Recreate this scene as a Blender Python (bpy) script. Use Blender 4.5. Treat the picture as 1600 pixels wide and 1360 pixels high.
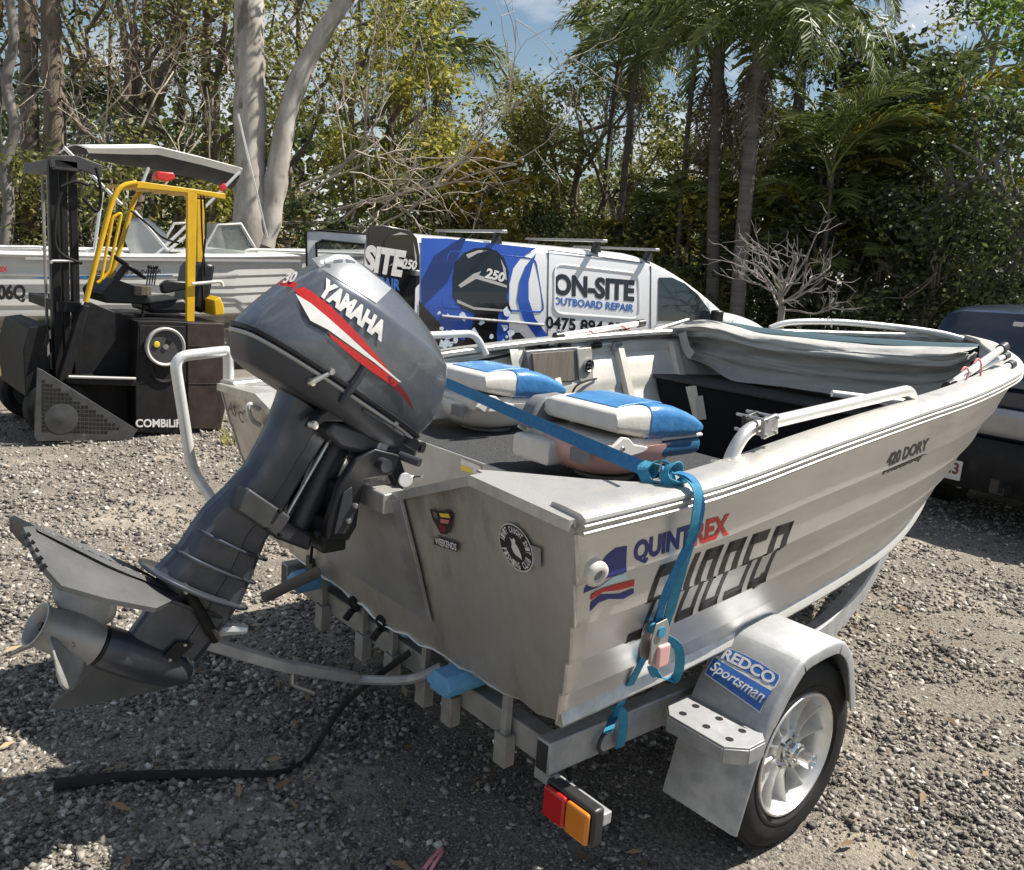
import bpy, bmesh, math, random
import numpy as np
from mathutils import Vector, Matrix, noise
V = Vector
for o in list(bpy.data.objects): bpy.data.objects.remove(o)
SC = bpy.context.scene
COL = SC.collection
rad = math.radians
random.seed(7)
# ------------------------------------------------------------------ camera
FPX = 1354.8561
CAM = V((2.16431, -1.40503, 1.63893))
CF = V((-0.740111, 0.643387, -0.195675)); CR = V((0.643218, 0.762177, 0.073191)); CU = V((-0.196229, 0.071692, 0.977934))
cd = bpy.data.cameras.new('camera'); cam = bpy.data.objects.new('camera', cd); COL.objects.link(cam)
cd.sensor_width = 36; cd.lens = FPX / 1600 * 36; cd.clip_start = 0.05; cd.clip_end = 3000
mw = Matrix.Identity(4)
for i in range(3):
    mw[i][0] = CR[i]; mw[i][1] = CU[i]; mw[i][2] = -CF[i]; mw[i][3] = CAM[i]
cam.matrix_world = mw; SC.camera = cam
SC.render.resolution_x = 1024; SC.render.resolution_y = 870
# ------------------------------------------------------------------ sky and sun
SUN = V((0.29, 0.67, 1.0)).normalized()
W = bpy.data.worlds.new('World'); SC.world = W; W.use_nodes = True
nt = W.node_tree; nt.nodes.clear()
sky = nt.nodes.new('ShaderNodeTexSky'); sky.sky_type = 'NISHITA'; sky.sun_disc = False
sky.sun_elevation = math.asin(SUN.z); sky.sun_rotation = math.atan2(SUN.x, SUN.y)
sky.air_density = 1.35; sky.dust_density = 0.2; sky.ozone_density = 2.2
bg = nt.nodes.new('ShaderNodeBackground'); bg.inputs['Strength'].default_value = 0.053
wo = nt.nodes.new('ShaderNodeOutputWorld')
tc = nt.nodes.new('ShaderNodeTexCoord'); mp = nt.nodes.new('ShaderNodeMapping'); mp.inputs['Scale'].default_value = (1, 1, 2.6)
nz = nt.nodes.new('ShaderNodeTexNoise'); nz.inputs['Scale'].default_value = 3.1; nz.inputs['Detail'].default_value = 9; nz.inputs['Roughness'].default_value = .58
cr = nt.nodes.new('ShaderNodeValToRGB'); cr.color_ramp.elements[0].position = .48; cr.color_ramp.elements[1].position = .66
mx = nt.nodes.new('ShaderNodeMix'); mx.data_type = 'RGBA'; mx.inputs['B'].default_value = (9.5, 9.6, 9.9, 1)
L = nt.links.new
L(tc.outputs['Generated'], mp.inputs['Vector']); L(mp.outputs[0], nz.inputs['Vector']); L(nz.outputs[0], cr.inputs[0])
L(cr.outputs[0], mx.inputs['Factor']); L(sky.outputs[0], mx.inputs['A']); L(mx.outputs['Result'], bg.inputs['Color']); L(bg.outputs[0], wo.inputs[0])
sd = bpy.data.lights.new('sun', 'SUN'); sd.energy = 5.0; sd.angle = rad(.5); sd.color = (1, .945, .86)
so = bpy.data.objects.new('sun', sd); COL.objects.link(so); so.rotation_euler = SUN.to_track_quat('Z', 'Y').to_euler(); so.location = (3, 6, 12)
SC.view_settings.view_transform = 'Standard'; SC.view_settings.look = 'None'; SC.view_settings.exposure = 0.80; SC.view_settings.gamma = 1.0
SC.render.engine = 'CYCLES'

# ------------------------------------------------------------------ points in the place seen at a picture point, at a known depth plane
def ray(u, v): return CF + CR * ((u - 800) / FPX) + CU * ((680 - v) / FPX)
def atx(u, v, x): d = ray(u, v); return CAM + d * ((x - CAM.x) / d.x)
def aty(u, v, y): d = ray(u, v); return CAM + d * ((y - CAM.y) / d.y)
def atz(u, v, z): d = ray(u, v); return CAM + d * ((z - CAM.z) / d.z)
def atd(u, v, dd): return CAM + ray(u, v) * dd

# ------------------------------------------------------------------ materials
MATS = {}
def mat(name, c, r=.5, m=0., c2=None, s=6., amt=1., det=6, lo=.35, hi=.65, b=0., bs=60., r2=None, coat=0., trans=0., stretch=None, spec=.5, ior=None, c3=None, s3=1.2, lo3=.5, hi3=.62, island=None, transl=0.):
    """procedural principled material: two-colour noise, optional second patch layer, bump, roughness variation"""
    M = bpy.data.materials.new(name); M.use_nodes = True; t = M.node_tree; n = t.nodes; P = n['Principled BSDF']; l = t.links.new
    P.inputs['Roughness'].default_value = r; P.inputs['Metallic'].default_value = m; P.inputs['Specular IOR Level'].default_value = spec
    P.inputs['Coat Weight'].default_value = coat; P.inputs['Coat Roughness'].default_value = .06
    if trans: P.inputs['Transmission Weight'].default_value = trans
    if ior: P.inputs['IOR'].default_value = ior
    P.inputs['Base Color'].default_value = (*c, 1)
    co = n.new('ShaderNodeTexCoord'); mpn = n.new('ShaderNodeMapping'); l(co.outputs['Object'], mpn.inputs[0])
    if stretch: mpn.inputs['Scale'].default_value = stretch
    src = None
    if c2 is not None:
        N = n.new('ShaderNodeTexNoise'); N.inputs['Scale'].default_value = s; N.inputs['Detail'].default_value = det; N.inputs['Roughness'].default_value = .62
        l(mpn.outputs[0], N.inputs['Vector'])
        R = n.new('ShaderNodeValToRGB'); R.color_ramp.elements[0].position = lo; R.color_ramp.elements[1].position = hi
        R.color_ramp.elements[0].color = (*c, 1); R.color_ramp.elements[1].color = (*c2, 1)
        l(N.outputs[0], R.inputs[0]); src = R.outputs[0]
        if r2 is not None:
            mr = n.new('ShaderNodeMapRange'); mr.inputs['From Min'].default_value = lo; mr.inputs['From Max'].default_value = hi
            mr.inputs['To Min'].default_value = r; mr.inputs['To Max'].default_value = r2; l(N.outputs[0], mr.inputs[0]); l(mr.outputs[0], P.inputs['Roughness'])
    if island:
        g = n.new('ShaderNodeNewGeometry'); R = n.new('ShaderNodeValToRGB'); e = R.color_ramp.elements
        R.color_ramp.interpolation = 'LINEAR'
        e[0].position = island[0][0]; e[0].color = (*island[0][1], 1); e[1].position = island[-1][0]; e[1].color = (*island[-1][1], 1)
        for pos, cc in island[1:-1]:
            k = e.new(pos); k.color = (*cc, 1)
        l(g.outputs['Random Per Island'], R.inputs[0])
        if src is not None:
            X = n.new('ShaderNodeMix'); X.data_type = 'RGBA'; X.blend_type = 'MULTIPLY'; X.inputs['Factor'].default_value = 1
            l(R.outputs[0], X.inputs['A']); l(src, X.inputs['B']); src = X.outputs['Result']
        else: src = R.outputs[0]
    if c3 is not None:
        N = n.new('ShaderNodeTexNoise'); N.inputs['Scale'].default_value = s3; N.inputs['Detail'].default_value = 7; N.inputs['Roughness'].default_value = .65
        l(mpn.outputs[0], N.inputs['Vector'])
        R = n.new('ShaderNodeValToRGB'); R.color_ramp.elements[0].position = lo3; R.color_ramp.elements[1].position = hi3; l(N.outputs[0], R.inputs[0])
        X = n.new('ShaderNodeMix'); X.data_type = 'RGBA'; l(R.outputs[0], X.inputs['Factor'])
        if src is None: X.inputs['A'].default_value = (*c, 1)
        else: l(src, X.inputs['A'])
        X.inputs['B'].default_value = (*c3, 1); src = X.outputs['Result']
    if src is not None: l(src, P.inputs['Base Color'])
    if b:
        N = n.new('ShaderNodeTexNoise'); N.inputs['Scale'].default_value = bs; N.inputs['Detail'].default_value = 5; l(mpn.outputs[0], N.inputs['Vector'])
        B = n.new('ShaderNodeBump'); B.inputs['Strength'].default_value = b; B.inputs['Distance'].default_value = .01; l(N.outputs[0], B.inputs['Height']); l(B.outputs[0], P.inputs['Normal'])
    if transl:
        T = n.new('ShaderNodeBsdfTranslucent'); A = n.new('ShaderNodeMixShader'); A.inputs[0].default_value = transl
        if src is not None: l(src, T.inputs['Color'])
        else: T.inputs['Color'].default_value = (*c, 1)
        l(P.outputs[0], A.inputs[1]); l(T.outputs[0], A.inputs[2]); l(A.outputs[0], n['Material Output'].inputs['Surface'])
    MATS[name] = M
    return M

# ------------------------------------------------------------------ mesh building
class MB:
    def __init__(s): s.v = []; s.f = []
    def add(s, vs, fs):
        k = len(s.v); s.v += [tuple(a) for a in vs]; s.f += [tuple(i + k for i in q) for q in fs]; return s
    def box(s, c, d, rot=None):
        x, y, z = d[0] / 2, d[1] / 2, d[2] / 2
        vs = [V((a * x, b_ * y, e * z)) for a in (-1, 1) for b_ in (-1, 1) for e in (-1, 1)]
        if rot is not None: vs = [rot @ q for q in vs]
        c = V(c)
        return s.add([q + c for q in vs], [(0, 1, 3, 2), (4, 6, 7, 5), (0, 4, 5, 1), (2, 3, 7, 6), (0, 2, 6, 4), (1, 5, 7, 3)])
    def bb(s, x0, x1, y0, y1, z0, z1): return s.box(((x0 + x1) / 2, (y0 + y1) / 2, (z0 + z1) / 2), (abs(x1 - x0), abs(y1 - y0), abs(z1 - z0)))
    def ext(s, pts, vec):
        n = len(pts); pts = [V(p_) for p_ in pts]; vec = V(vec)
        nn = V((0, 0, 0))
        for i in range(n): nn += pts[i].cross(pts[(i + 1) % n])
        if nn.dot(vec) > 0: pts = pts[::-1]
        return s.add(pts + [p_ + vec for p_ in pts], [tuple(range(n)), tuple(range(2 * n - 1, n - 1, -1))] + [(i, i + n, (i + 1) % n + n, (i + 1) % n) for i in range(n)])
    def loft(s, secs, ring=True, cap=True, closed=False):
        n = len(secs[0]); m = len(secs); vs = [q for sec in secs for q in sec]; fs = []
        for i in range(m if closed else m - 1):
            a = i * n; b_ = ((i + 1) % m) * n
            for j in range(n if ring else n - 1):
                k = (j + 1) % n; fs.append((a + j, a + k, b_ + k, b_ + j))
        if cap and ring and not closed:
            fs.append(tuple(range(n - 1, -1, -1))); fs.append(tuple((m - 1) * n + j for j in range(n)))
        return s.add(vs, fs)
    def tube(s, pts, r, n=10, cap=True, closed=False, flat=None):
        pts = [V(q) for q in pts]; m = len(pts); rs = r if isinstance(r, (list, tuple)) else [r] * m
        secs = []; up = None
        for i in range(m):
            if closed: t = pts[(i + 1) % m] - pts[i - 1]
            else: t = pts[min(i + 1, m - 1)] - pts[max(i - 1, 0)]
            if t.length < 1e-9: t = V((0, 0, 1))
            t.normalize()
            if up is None: up = V((0, 0, 1)) if abs(t.z) < .95 else V((1, 0, 0))
            sx = t.cross(up).normalized(); up = sx.cross(t).normalized()
            fl = flat or 1
            secs.append([pts[i] + (sx * math.cos(a) + up * math.sin(a) * fl) * rs[i] for a in [2 * math.pi * j / n for j in range(n)]])
        return s.loft(secs, True, cap, closed)
    def lathe(s, prof, o, ax, n=24, cap=True):
        ax = V(ax).normalized(); o = V(o); a = ax.orthogonal().normalized(); b_ = ax.cross(a)
        secs = [[o + ax * h + (a * math.cos(t) + b_ * math.sin(t)) * r for t in [2 * math.pi * j / n for j in range(n)]] for r, h in prof]
        return s.loft(secs, True, cap)
    def grid(s, fn, nu, nv, thick=0):
        k = len(s.v)
        P_ = [[V(fn(i / nu, j / nv)) for j in range(nv + 1)] for i in range(nu + 1)]
        vs = [q for row in P_ for q in row]; fs = [(i * (nv + 1) + j, (i + 1) * (nv + 1) + j, (i + 1) * (nv + 1) + j + 1, i * (nv + 1) + j + 1) for i in range(nu) for j in range(nv)]
        return s.add(vs, fs)
    def ball(s, c, r, nu=16, nv=10, fn=None):
        c = V(c); r = r if isinstance(r, (tuple, list)) else (r, r, r)
        secs = []
        for j in range(nv + 1):
            ph = math.pi * j / nv; ph = min(max(ph, .02), math.pi - .02)
            secs.append([c + V((r[0] * math.sin(ph) * math.cos(t), r[1] * math.sin(ph) * math.sin(t), -r[2] * math.cos(ph))) for t in [2 * math.pi * i / nu for i in range(nu)]])
        return s.loft(secs)
    def xf(s, fn): s.v = [tuple(fn(V(q))) for q in s.v]; return s
    def mesh(s, name):
        me = bpy.data.meshes.new(name); me.from_pydata(s.v, [], s.f); me.validate(); me.update(); return me

def obj(name, mb, m, parent=None, smooth=35, bev=0, seg=2, sol=0, sub=0):
    me = mb if isinstance(mb, bpy.types.Mesh) else mb.mesh(name)
    if not isinstance(mb, bpy.types.Mesh):
        bm = bmesh.new(); bm.from_mesh(me); bmesh.ops.recalc_face_normals(bm, faces=bm.faces); bm.to_mesh(me); bm.free()
    if not me.materials: me.materials.append(MATS[m] if isinstance(m, str) else m)
    o = bpy.data.objects.new(name, me); COL.objects.link(o)
    if parent: o.parent = parent
    if smooth:
        me.polygons.foreach_set('use_smooth', [True] * len(me.polygons)); me.set_sharp_from_angle(angle=rad(smooth))
    if sol:
        q = o.modifiers.new('solid', 'SOLIDIFY'); q.thickness = sol; q.offset = 0
    if bev:
        q = o.modifiers.new('bevel', 'BEVEL'); q.width = bev; q.segments = seg; q.limit_method = 'ANGLE'; q.angle_limit = rad(32); q.harden_normals = False
    if sub:
        q = o.modifiers.new('sub', 'SUBSURF'); q.levels = sub; q.render_levels = sub
    return o
def tag(o, label, cat, group=None):
    o['label'] = label; o['category'] = cat
    if group: o['group'] = group
    return o
def thing(name, label, cat, loc=(0, 0, 0), group=None, rz=0):
    o = bpy.data.objects.new(name, None); COL.objects.link(o); o.location = loc; o.rotation_euler = (0, 0, rz); o.empty_display_size = .1
    return tag(o, label, cat, group)
class At:
    """parts given in world coordinates, stored relative to a thing's base"""
    def __init__(s, root): s.r = root; s.i = Matrix.LocRotScale(root.location, root.rotation_euler, None).inverted()
    def __call__(s, name, mb, m, par=None, **k):
        mb.xf(lambda q: s.i @ q); return obj(name, mb, m, par or s.r, **k)
def spline(pts, n=8, closed=False):
    pts = [V(q) for q in pts]; m = len(pts); out = []
    for i in range(m if closed else m - 1):
        g = (lambda k: pts[k % m]) if closed else (lambda k: pts[min(max(k, 0), m - 1)])
        a, b_, c, d = g(i - 1), g(i), g(i + 1), g(i + 2)
        for j in range(n):
            t = j / n
            out.append(.5 * ((2 * b_) + (c - a) * t + (2 * a - 5 * b_ + 4 * c - d) * t * t + (3 * b_ - a - 3 * c + d) * t ** 3))
    if not closed: out.append(pts[-1])
    return out
def bent(pts, r=.05, n=5):
    """polyline with rounded corners"""
    pts = [V(q) for q in pts]; out = [pts[0]]
    for i in range(1, len(pts) - 1):
        a, b_, c = pts[i - 1], pts[i], pts[i + 1]
        p0 = b_ + (a - b_).normalized() * min(r, (a - b_).length * .49); p1 = b_ + (c - b_).normalized() * min(r, (c - b_).length * .49)
        for j in range(n + 1):
            t = j / n; out.append(p0 * (1 - t) ** 2 + b_ * 2 * t * (1 - t) + p1 * t * t)
    out.append(pts[-1]); return out
# ---- lettering: text as a flat mesh fitted to the unit square, then laid on a surface by a mapping
def text2d(body, bold=0., shear=0., space=1.):
    cu = bpy.data.curves.new('t', 'FONT'); cu.body = body; cu.size = 1; cu.offset = bold; cu.shear = shear; cu.space_character = space; cu.resolution_u = 4; cu.fill_mode = 'FRONT'
    o = bpy.data.objects.new('t', cu); COL.objects.link(o); dg = bpy.context.evaluated_depsgraph_get()
    me = bpy.data.meshes.new_from_object(o.evaluated_get(dg)); bpy.data.objects.remove(o)
    vs = [tuple(q.co) for q in me.vertices]; fs = [tuple(q.vertices) for q in me.polygons]; bpy.data.meshes.remove(me)
    x0 = min(q[0] for q in vs); x1 = max(q[0] for q in vs); y0 = min(q[1] for q in vs); y1 = max(q[1] for q in vs)
    return [((q[0] - x0) / (x1 - x0), (q[1] - y0) / (y1 - y0)) for q in vs], fs
def cutmap(vs, fs, fn, cu=0, cv=0):
    """subdivide a flat mesh on a grid and map it"""
    bm = bmesh.new(); bv = [bm.verts.new((q[0], q[1], 0)) for q in vs]
    for q in fs:
        try: bm.faces.new([bv[i] for i in q])
        except ValueError: pass
    for k in range(1, cu): bmesh.ops.bisect_plane(bm, geom=bm.verts[:] + bm.edges[:] + bm.faces[:], plane_co=(k / cu, 0, 0), plane_no=(1, 0, 0))
    for k in range(1, cv): bmesh.ops.bisect_plane(bm, geom=bm.verts[:] + bm.edges[:] + bm.faces[:], plane_co=(0, k / cv, 0), plane_no=(0, 1, 0))
    mb = MB(); bm.verts.index_update()
    mb.add([fn(q.co.x, q.co.y) for q in bm.verts], [tuple(w.index for w in q.verts) for q in bm.faces]); bm.free()
    return mb
def quad(a, b_, c, d):
    """bilinear map from unit square: a=(0,0) b=(1,0) c=(1,1) d=(0,1)"""
    a, b_, c, d = V(a), V(b_), V(c), V(d)
    return lambda u, v: a * (1 - u) * (1 - v) + b_ * u * (1 - v) + c * u * v + d * (1 - u) * v
def poly2d(pts):
    x0 = min(q[0] for q in pts); x1 = max(q[0] for q in pts); y0 = min(q[1] for q in pts); y1 = max(q[1] for q in pts)
    return [((q[0] - x0) / (x1 - x0), (q[1] - y0) / (y1 - y0)) for q in pts], (x0, x1, y0, y1)
def flatten(mb, name, m, parent, n=None, T=.0012):
    """a printed mark: thin sheet with normals left as they are"""
    return obj(name, mb, m, parent, smooth=0)
# ------------------------------------------------------------------ palette
mat('dirt', (.085, .075, .062), .95, c2=(.31, .272, .222), s=95, det=4, lo=.38, hi=.64, c3=(.38, .325, .25), s3=.8, lo3=.52, hi3=.66, b=1., bs=150)
mat('gravel', (.75, .75, .75), .9, c2=(1, 1, 1), s=40, island=[(0, (.06, .055, .049)), (.22, (.152, .138, .119)), (.55, (.28, .254, .219)), (.82, (.40, .362, .308)), (.95, (.53, .485, .42)), (1, (.68, .65, .59))], b=.3, bs=90)
mat('leaf_litter', (.2, .12, .06), .8, island=[(0, (.10, .06, .03)), (.5, (.25, .15, .07)), (1, (.42, .31, .18))])
mat('alu', (.76, .76, .755), .30, .85, c2=(.58, .575, .56), s=4, lo=.3, hi=.7, b=.22, bs=6, r2=.46, stretch=(1, .35, 1.6), c3=(.42, .395, .355), s3=2.6, lo3=.58, hi3=.78)
mat('alu_transom', (.64, .615, .57), .36, .75, c2=(.40, .37, .325), s=5, det=10, lo=.36, hi=.66, b=.25, bs=6, r2=.55, stretch=(1.2, 1.2, .4), c3=(.24, .20, .155), s3=4.2, lo3=.54, hi3=.72)
mat('alu_bright', (.60, .585, .555), .38, .7, c2=(.43, .415, .38), s=16, det=9, lo=.35, hi=.7, b=.10, bs=180, r2=.58, c3=(.38, .36, .32), s3=7, lo3=.60, hi3=.74)
mat('alu_plate', (.40, .405, .41), .42, .6, c2=(.31, .312, .315), s=6, det=9, c3=(.24, .22, .19), s3=3, lo3=.56, hi3=.74, b=.04, bs=120)
mat('alu_inner', (.74, .71, .63), .5, .35, c2=(.60, .57, .50), s=5, b=.05, bs=150)
mat('galv', (.44, .445, .45), .5, .55, c2=(.33, .335, .34), s=14, det=8, lo=.35, hi=.6, r2=.62, b=.05, bs=80, c3=(.56, .56, .55), s3=5, lo3=.55, hi3=.75)
mat('galv_dirty', (.36, .355, .34), .6, .45, c2=(.27, .26, .24), s=12, det=8, b=.08, bs=90, c3=(.22, .19, .15), s3=4, lo3=.55, hi3=.8)
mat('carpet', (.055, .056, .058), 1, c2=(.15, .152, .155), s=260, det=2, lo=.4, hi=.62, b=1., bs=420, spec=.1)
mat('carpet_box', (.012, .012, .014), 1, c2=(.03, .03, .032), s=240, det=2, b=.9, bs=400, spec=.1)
mat('rubber', (.010, .010, .010), .75, spec=.25, c2=(.022, .021, .02), s=20, b=.15, bs=120)
mat('tyre', (.014, .014, .014), .75, spec=.25, c2=(.035, .034, .031), s=9, lo=.4, hi=.75, b=.12, bs=90)
mat('black_plastic', (.016, .016, .017), .42, c2=(.03, .03, .03), s=12)
mat('black_gloss', (.010, .010, .011), .12, coat=.6)
mat('steel', (.62, .61, .59), .25, .95, c2=(.45, .44, .42), s=30, r2=.4)
mat('chrome', (.80, .80, .80), .12, 1.)
mat('rim', (.80, .79, .77), .3, .75, c2=(.66, .65, .62), s=14, r2=.45)
mat('motor_grey', (.150, .162, .182), .24, .55, c2=(.112, .122, .138), s=22, det=9, coat=.5, r2=.36, b=.03, bs=12, c3=(.24, .25, .265), s3=34, lo3=.66, hi3=.72)
mat('motor_grey_low', (.085, .096, .118), .26, .5, c2=(.062, .070, .087), s=16, det=9, coat=.3, r2=.46, b=.05, bs=16, c3=(.11, .105, .095), s3=5, lo3=.62, hi3=.8)
mat('motor_top', (.30, .31, .325), .4, .4, c2=(.22, .23, .245), s=24, r2=.6, c3=(.38, .38, .38), s3=18, lo3=.6, hi3=.7)
mat('motor_black', (.011, .012, .014), .4, spec=.35, c2=(.02, .021, .024), s=18, b=.06, bs=140)
mat('motor_mid', (.052, .056, .067), .4, .3, c2=(.05, .053, .062), s=12, b=.04, bs=160)
mat('prop_grey', (.46, .455, .44), .45, .35, c2=(.33, .325, .315), s=12, c3=(.06, .06, .06), s3=26, lo3=.66, hi3=.70, b=.08, bs=120)
mat('fin_grey', (.062, .064, .067), .5, c2=(.10, .10, .10), s=9, b=.1, bs=180)
mat('decal_red', (.52, .022, .018), .3, coat=.3, c2=(.44, .02, .016), s=30)
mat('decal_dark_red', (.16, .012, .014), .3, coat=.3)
mat('decal_white', (.74, .73, .70), .38, c2=(.62, .61, .58), s=30)
mat('decal_black', (.016, .015, .015), .4, c2=(.030, .028, .026), s=25)
mat('decal_navy', (.014, .022, .17), .4, c2=(.02, .03, .14), s=25)
mat('decal_pale_blue', (.48, .66, .72), .4)
mat('decal_blue', (.03, .12, .42), .4, c2=(.05, .16, .46), s=25)
mat('decal_yellow', (.75, .55, .05), .4)
mat('decal_pink', (.55, .16, .18), .4)
mat('decal_grey', (.42, .41, .39), .4)
mat('seat_white', (.70, .67, .615), .45, c2=(.58, .545, .485), s=7, det=9, b=.12, bs=60, c3=(.52, .47, .40), s3=4, lo3=.6, hi3=.8)
mat('seat_shell', (.70, .68, .64), .38, c2=(.60, .575, .53), s=5)
mat('seat_pink', (.66, .40, .36), .4, c2=(.60, .34, .31), s=4)
mat('seat_grey', (.16, .16, .17), .6, c2=(.20, .20, .21), s=9)
mat('seat_blue', (.035, .165, .40), .34, c2=(.075, .255, .50), s=7, det=8, b=.25, bs=40, coat=.15)
mat('seat_teal', (.02, .10, .22), .45, c2=(.03, .13, .27), s=9)
mat('strap_blue', (.015, .15, .36), .7, c2=(.025, .20, .42), s=60, b=.4, bs=400)
mat('strap_teal', (.02, .20, .34), .7, c2=(.035, .27, .42), s=60, b=.4, bs=400)
mat('skid_blue', (.09, .27, .48), .55, c2=(.14, .36, .58), s=18)
mat('canvas_grey', (.46, .45, .42), .85, c2=(.38, .372, .35), s=5, b=.5, bs=14, c3=(.27, .27, .265), s3=2, lo3=.5, hi3=.8)
mat('canvas_teal', (.020, .058, .080), .8, c2=(.03, .078, .10), s=6, b=.1, bs=500)
mat('tube_white', (.80, .80, .78), .3, .35, c2=(.68, .68, .66), s=12)
mat('tube_alu', (.74, .72, .68), .38, .75, c2=(.60, .58, .54), s=18, r2=.5)
mat('rope', (.62, .56, .45), .9, c2=(.45, .40, .31), s=60, b=.6, bs=200)
mat('cord_pink', (.70, .25, .26), .7)
mat('cord_red', (.42, .07, .06), .7)
mat('tape', (.66, .64, .56), .6, c2=(.52, .50, .43), s=18)
mat('wood_panel', (.235, .20, .155), .6, c2=(.17, .145, .115), s=9, stretch=(6, 6, .6), b=.08, bs=60)
mat('lens_red', (.45, .012, .012), .2, coat=.5)
mat('lens_amber', (.62, .20, .02), .2, coat=.5)
mat('glass', (.03, .04, .045), .06, spec=.8, coat=.3)
mat('glass_screen', (.42, .45, .45), .08, trans=.75, ior=1.2)
mat('white_paint', (.80, .81, .82), .25, c2=(.74, .75, .76), s=3, coat=.5)
mat('van_blue', (.020, .075, .40), .25, c2=(.028, .10, .46), s=2, coat=.5)
mat('van_blue_dark', (.010, .028, .14), .25, coat=.5)
mat('van_black', (.012, .012, .015), .25, c2=(.02, .02, .022), s=4, coat=.5)
mat('splash', (.50, .66, .82), .4, c2=(.78, .84, .90), s=40)
mat('navy_paint', (.010, .018, .042), .2, c2=(.014, .024, .05), s=3, coat=.6)
mat('silver_paint', (.36, .37, .38), .3, .6, c2=(.31, .32, .33), s=6)
mat('fork_black', (.009, .009, .010), .55, spec=.25, c2=(.018, .017, .017), s=9, c3=(.075, .062, .05), s3=3, lo3=.6, hi3=.8, b=.06, bs=60)
mat('fork_grey', (.045, .046, .048), .5, spec=.3, c2=(.07, .07, .07), s=10, c3=(.16, .15, .14), s3=5, lo3=.6, hi3=.8)
mat('fork_brown', (.032, .022, .018), .6, spec=.25, c2=(.06, .044, .036), s=7)
mat('fork_yellow', (.72, .44, .015), .4, c2=(.62, .36, .012), s=8, c3=(.22, .13, .04), s3=7, lo3=.66, hi3=.74)
mat('boat_white', (.66, .66, .63), .35, c2=(.58, .58, .55), s=2, coat=.2)
mat('boat_side', (.70, .70, .67), .4, c2=(.60, .60, .57), s=2)
mat('bimini_white', (.78, .77, .73), .8, c2=(.70, .69, .66), s=4)
mat('bimini_shade', (.030, .028, .027), .9, c2=(.05, .048, .046), s=5)  # shade under the white bimini, put in as a dark colour
mat('red_plastic', (.50, .03, .03), .4)
# vegetation
mat('bark_gum', (.46, .425, .375), .85, c2=(.27, .24, .20), s=4, det=9, lo=.35, hi=.62, stretch=(1, 1, .35), b=.35, bs=22, c3=(.15, .12, .095), s3=2.4, lo3=.56, hi3=.62)
mat('bark_brown', (.115, .085, .062), .95, c2=(.21, .165, .125), s=7, det=9, stretch=(1, 1, .25), b=1., bs=26)
mat('bark_grey', (.22, .20, .175), .9, c2=(.13, .115, .10), s=7, det=8, stretch=(1, 1, .4), b=.6, bs=24)
mat('bark_palm', (.14, .122, .10), .9, c2=(.075, .064, .053), s=2.2, det=6, stretch=(.3, .3, 5), b=.6, bs=14)
mat('twig_pale', (.46, .40, .32), .9, c2=(.30, .25, .19), s=5)
mat('twig_grey', (.30, .275, .25), .9, c2=(.21, .19, .17), s=6)
def leafmat(nm, cols, tr=.42, r=.5):
    k = len(cols) - 1
    return mat(nm, cols[0], r, island=[(i / k, c) for i, c in enumerate(cols)], transl=tr)
leafmat('leaf_gum', [(0.098, 0.114, 0.032), (0.163, 0.179, 0.050), (0.240, 0.245, 0.071), (0.371, 0.338, 0.106)])
leafmat('leaf_olive', [(0.120, 0.132, 0.025), (0.216, 0.221, 0.042), (0.336, 0.324, 0.063), (0.480, 0.432, 0.091)])
leafmat('leaf_dark', [(0.028, 0.043, 0.014), (0.052, 0.076, 0.024), (0.086, 0.112, 0.036), (0.147, 0.166, 0.060)])
leafmat('leaf_green', [(0.066, 0.126, 0.025), (0.112, 0.204, 0.038), (0.187, 0.286, 0.054), (0.299, 0.388, 0.095)])
leafmat('leaf_brown', [(0.145, 0.099, 0.038), (0.248, 0.178, 0.069), (0.373, 0.277, 0.115), (0.228, 0.198, 0.076)])
leafmat('leaf_yellow', [(.160, .140, .030), (.340, .240, .030), (.480, .310, .030), (.300, .260, .070)])
leafmat('frond', [(0.055, 0.081, 0.022), (0.098, 0.134, 0.035), (0.146, 0.182, 0.049), (0.234, 0.263, 0.075)], .25)
leafmat('frond_gold', [(0.084, 0.102, 0.018), (0.192, 0.192, 0.027), (0.360, 0.300, 0.036), (0.120, 0.144, 0.027)], .35)
leafmat('frond_dead', [(.070, .052, .035), (.120, .090, .060), (.170, .135, .095), (.100, .080, .050)], .15)
# ------------------------------------------------------------------ ground
def hgt(x, y):
    d = math.hypot((x - .2) / 2.8, (y - 6.9) / 2.6)
    h = -.16 * max(0, 1 - d * .62) ** 1.0 if d < 1.6 else 0
    r = math.hypot(x, y - 1)
    k = min(1, max(0, (r - 3) / 4))
    return h + k * .018 * (math.sin(x * 1.7 + 1) * math.cos(y * 1.3) + .5 * math.sin(x * 3.1 + y * 2.3))
def axis_pts(lo, hi, fine, flo, fhi):
    a = list(np.arange(flo, fhi + 1e-6, fine)); s = fine; q = fhi
    while q < hi: s *= 1.35; q += s; a.append(q)
    s = fine; q = flo
    while q > lo: s *= 1.35; q -= s; a.insert(0, q)
    return a
gx = axis_pts(-900, 900, .16, -9, 4); gy = axis_pts(-900, 900, .16, -3, 9)
g = MB(); g.add([(x, y, hgt(x, y) + random.uniform(-.006, .006)) for x in gx for y in gy], [(i * len(gy) + j, (i + 1) * len(gy) + j, (i + 1) * len(gy) + j + 1, i * len(gy) + j + 1) for i in range(len(gx) - 1) for j in range(len(gy) - 1)])
gr = obj('ground', g, 'dirt', smooth=180); gr['kind'] = 'structure'
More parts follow.
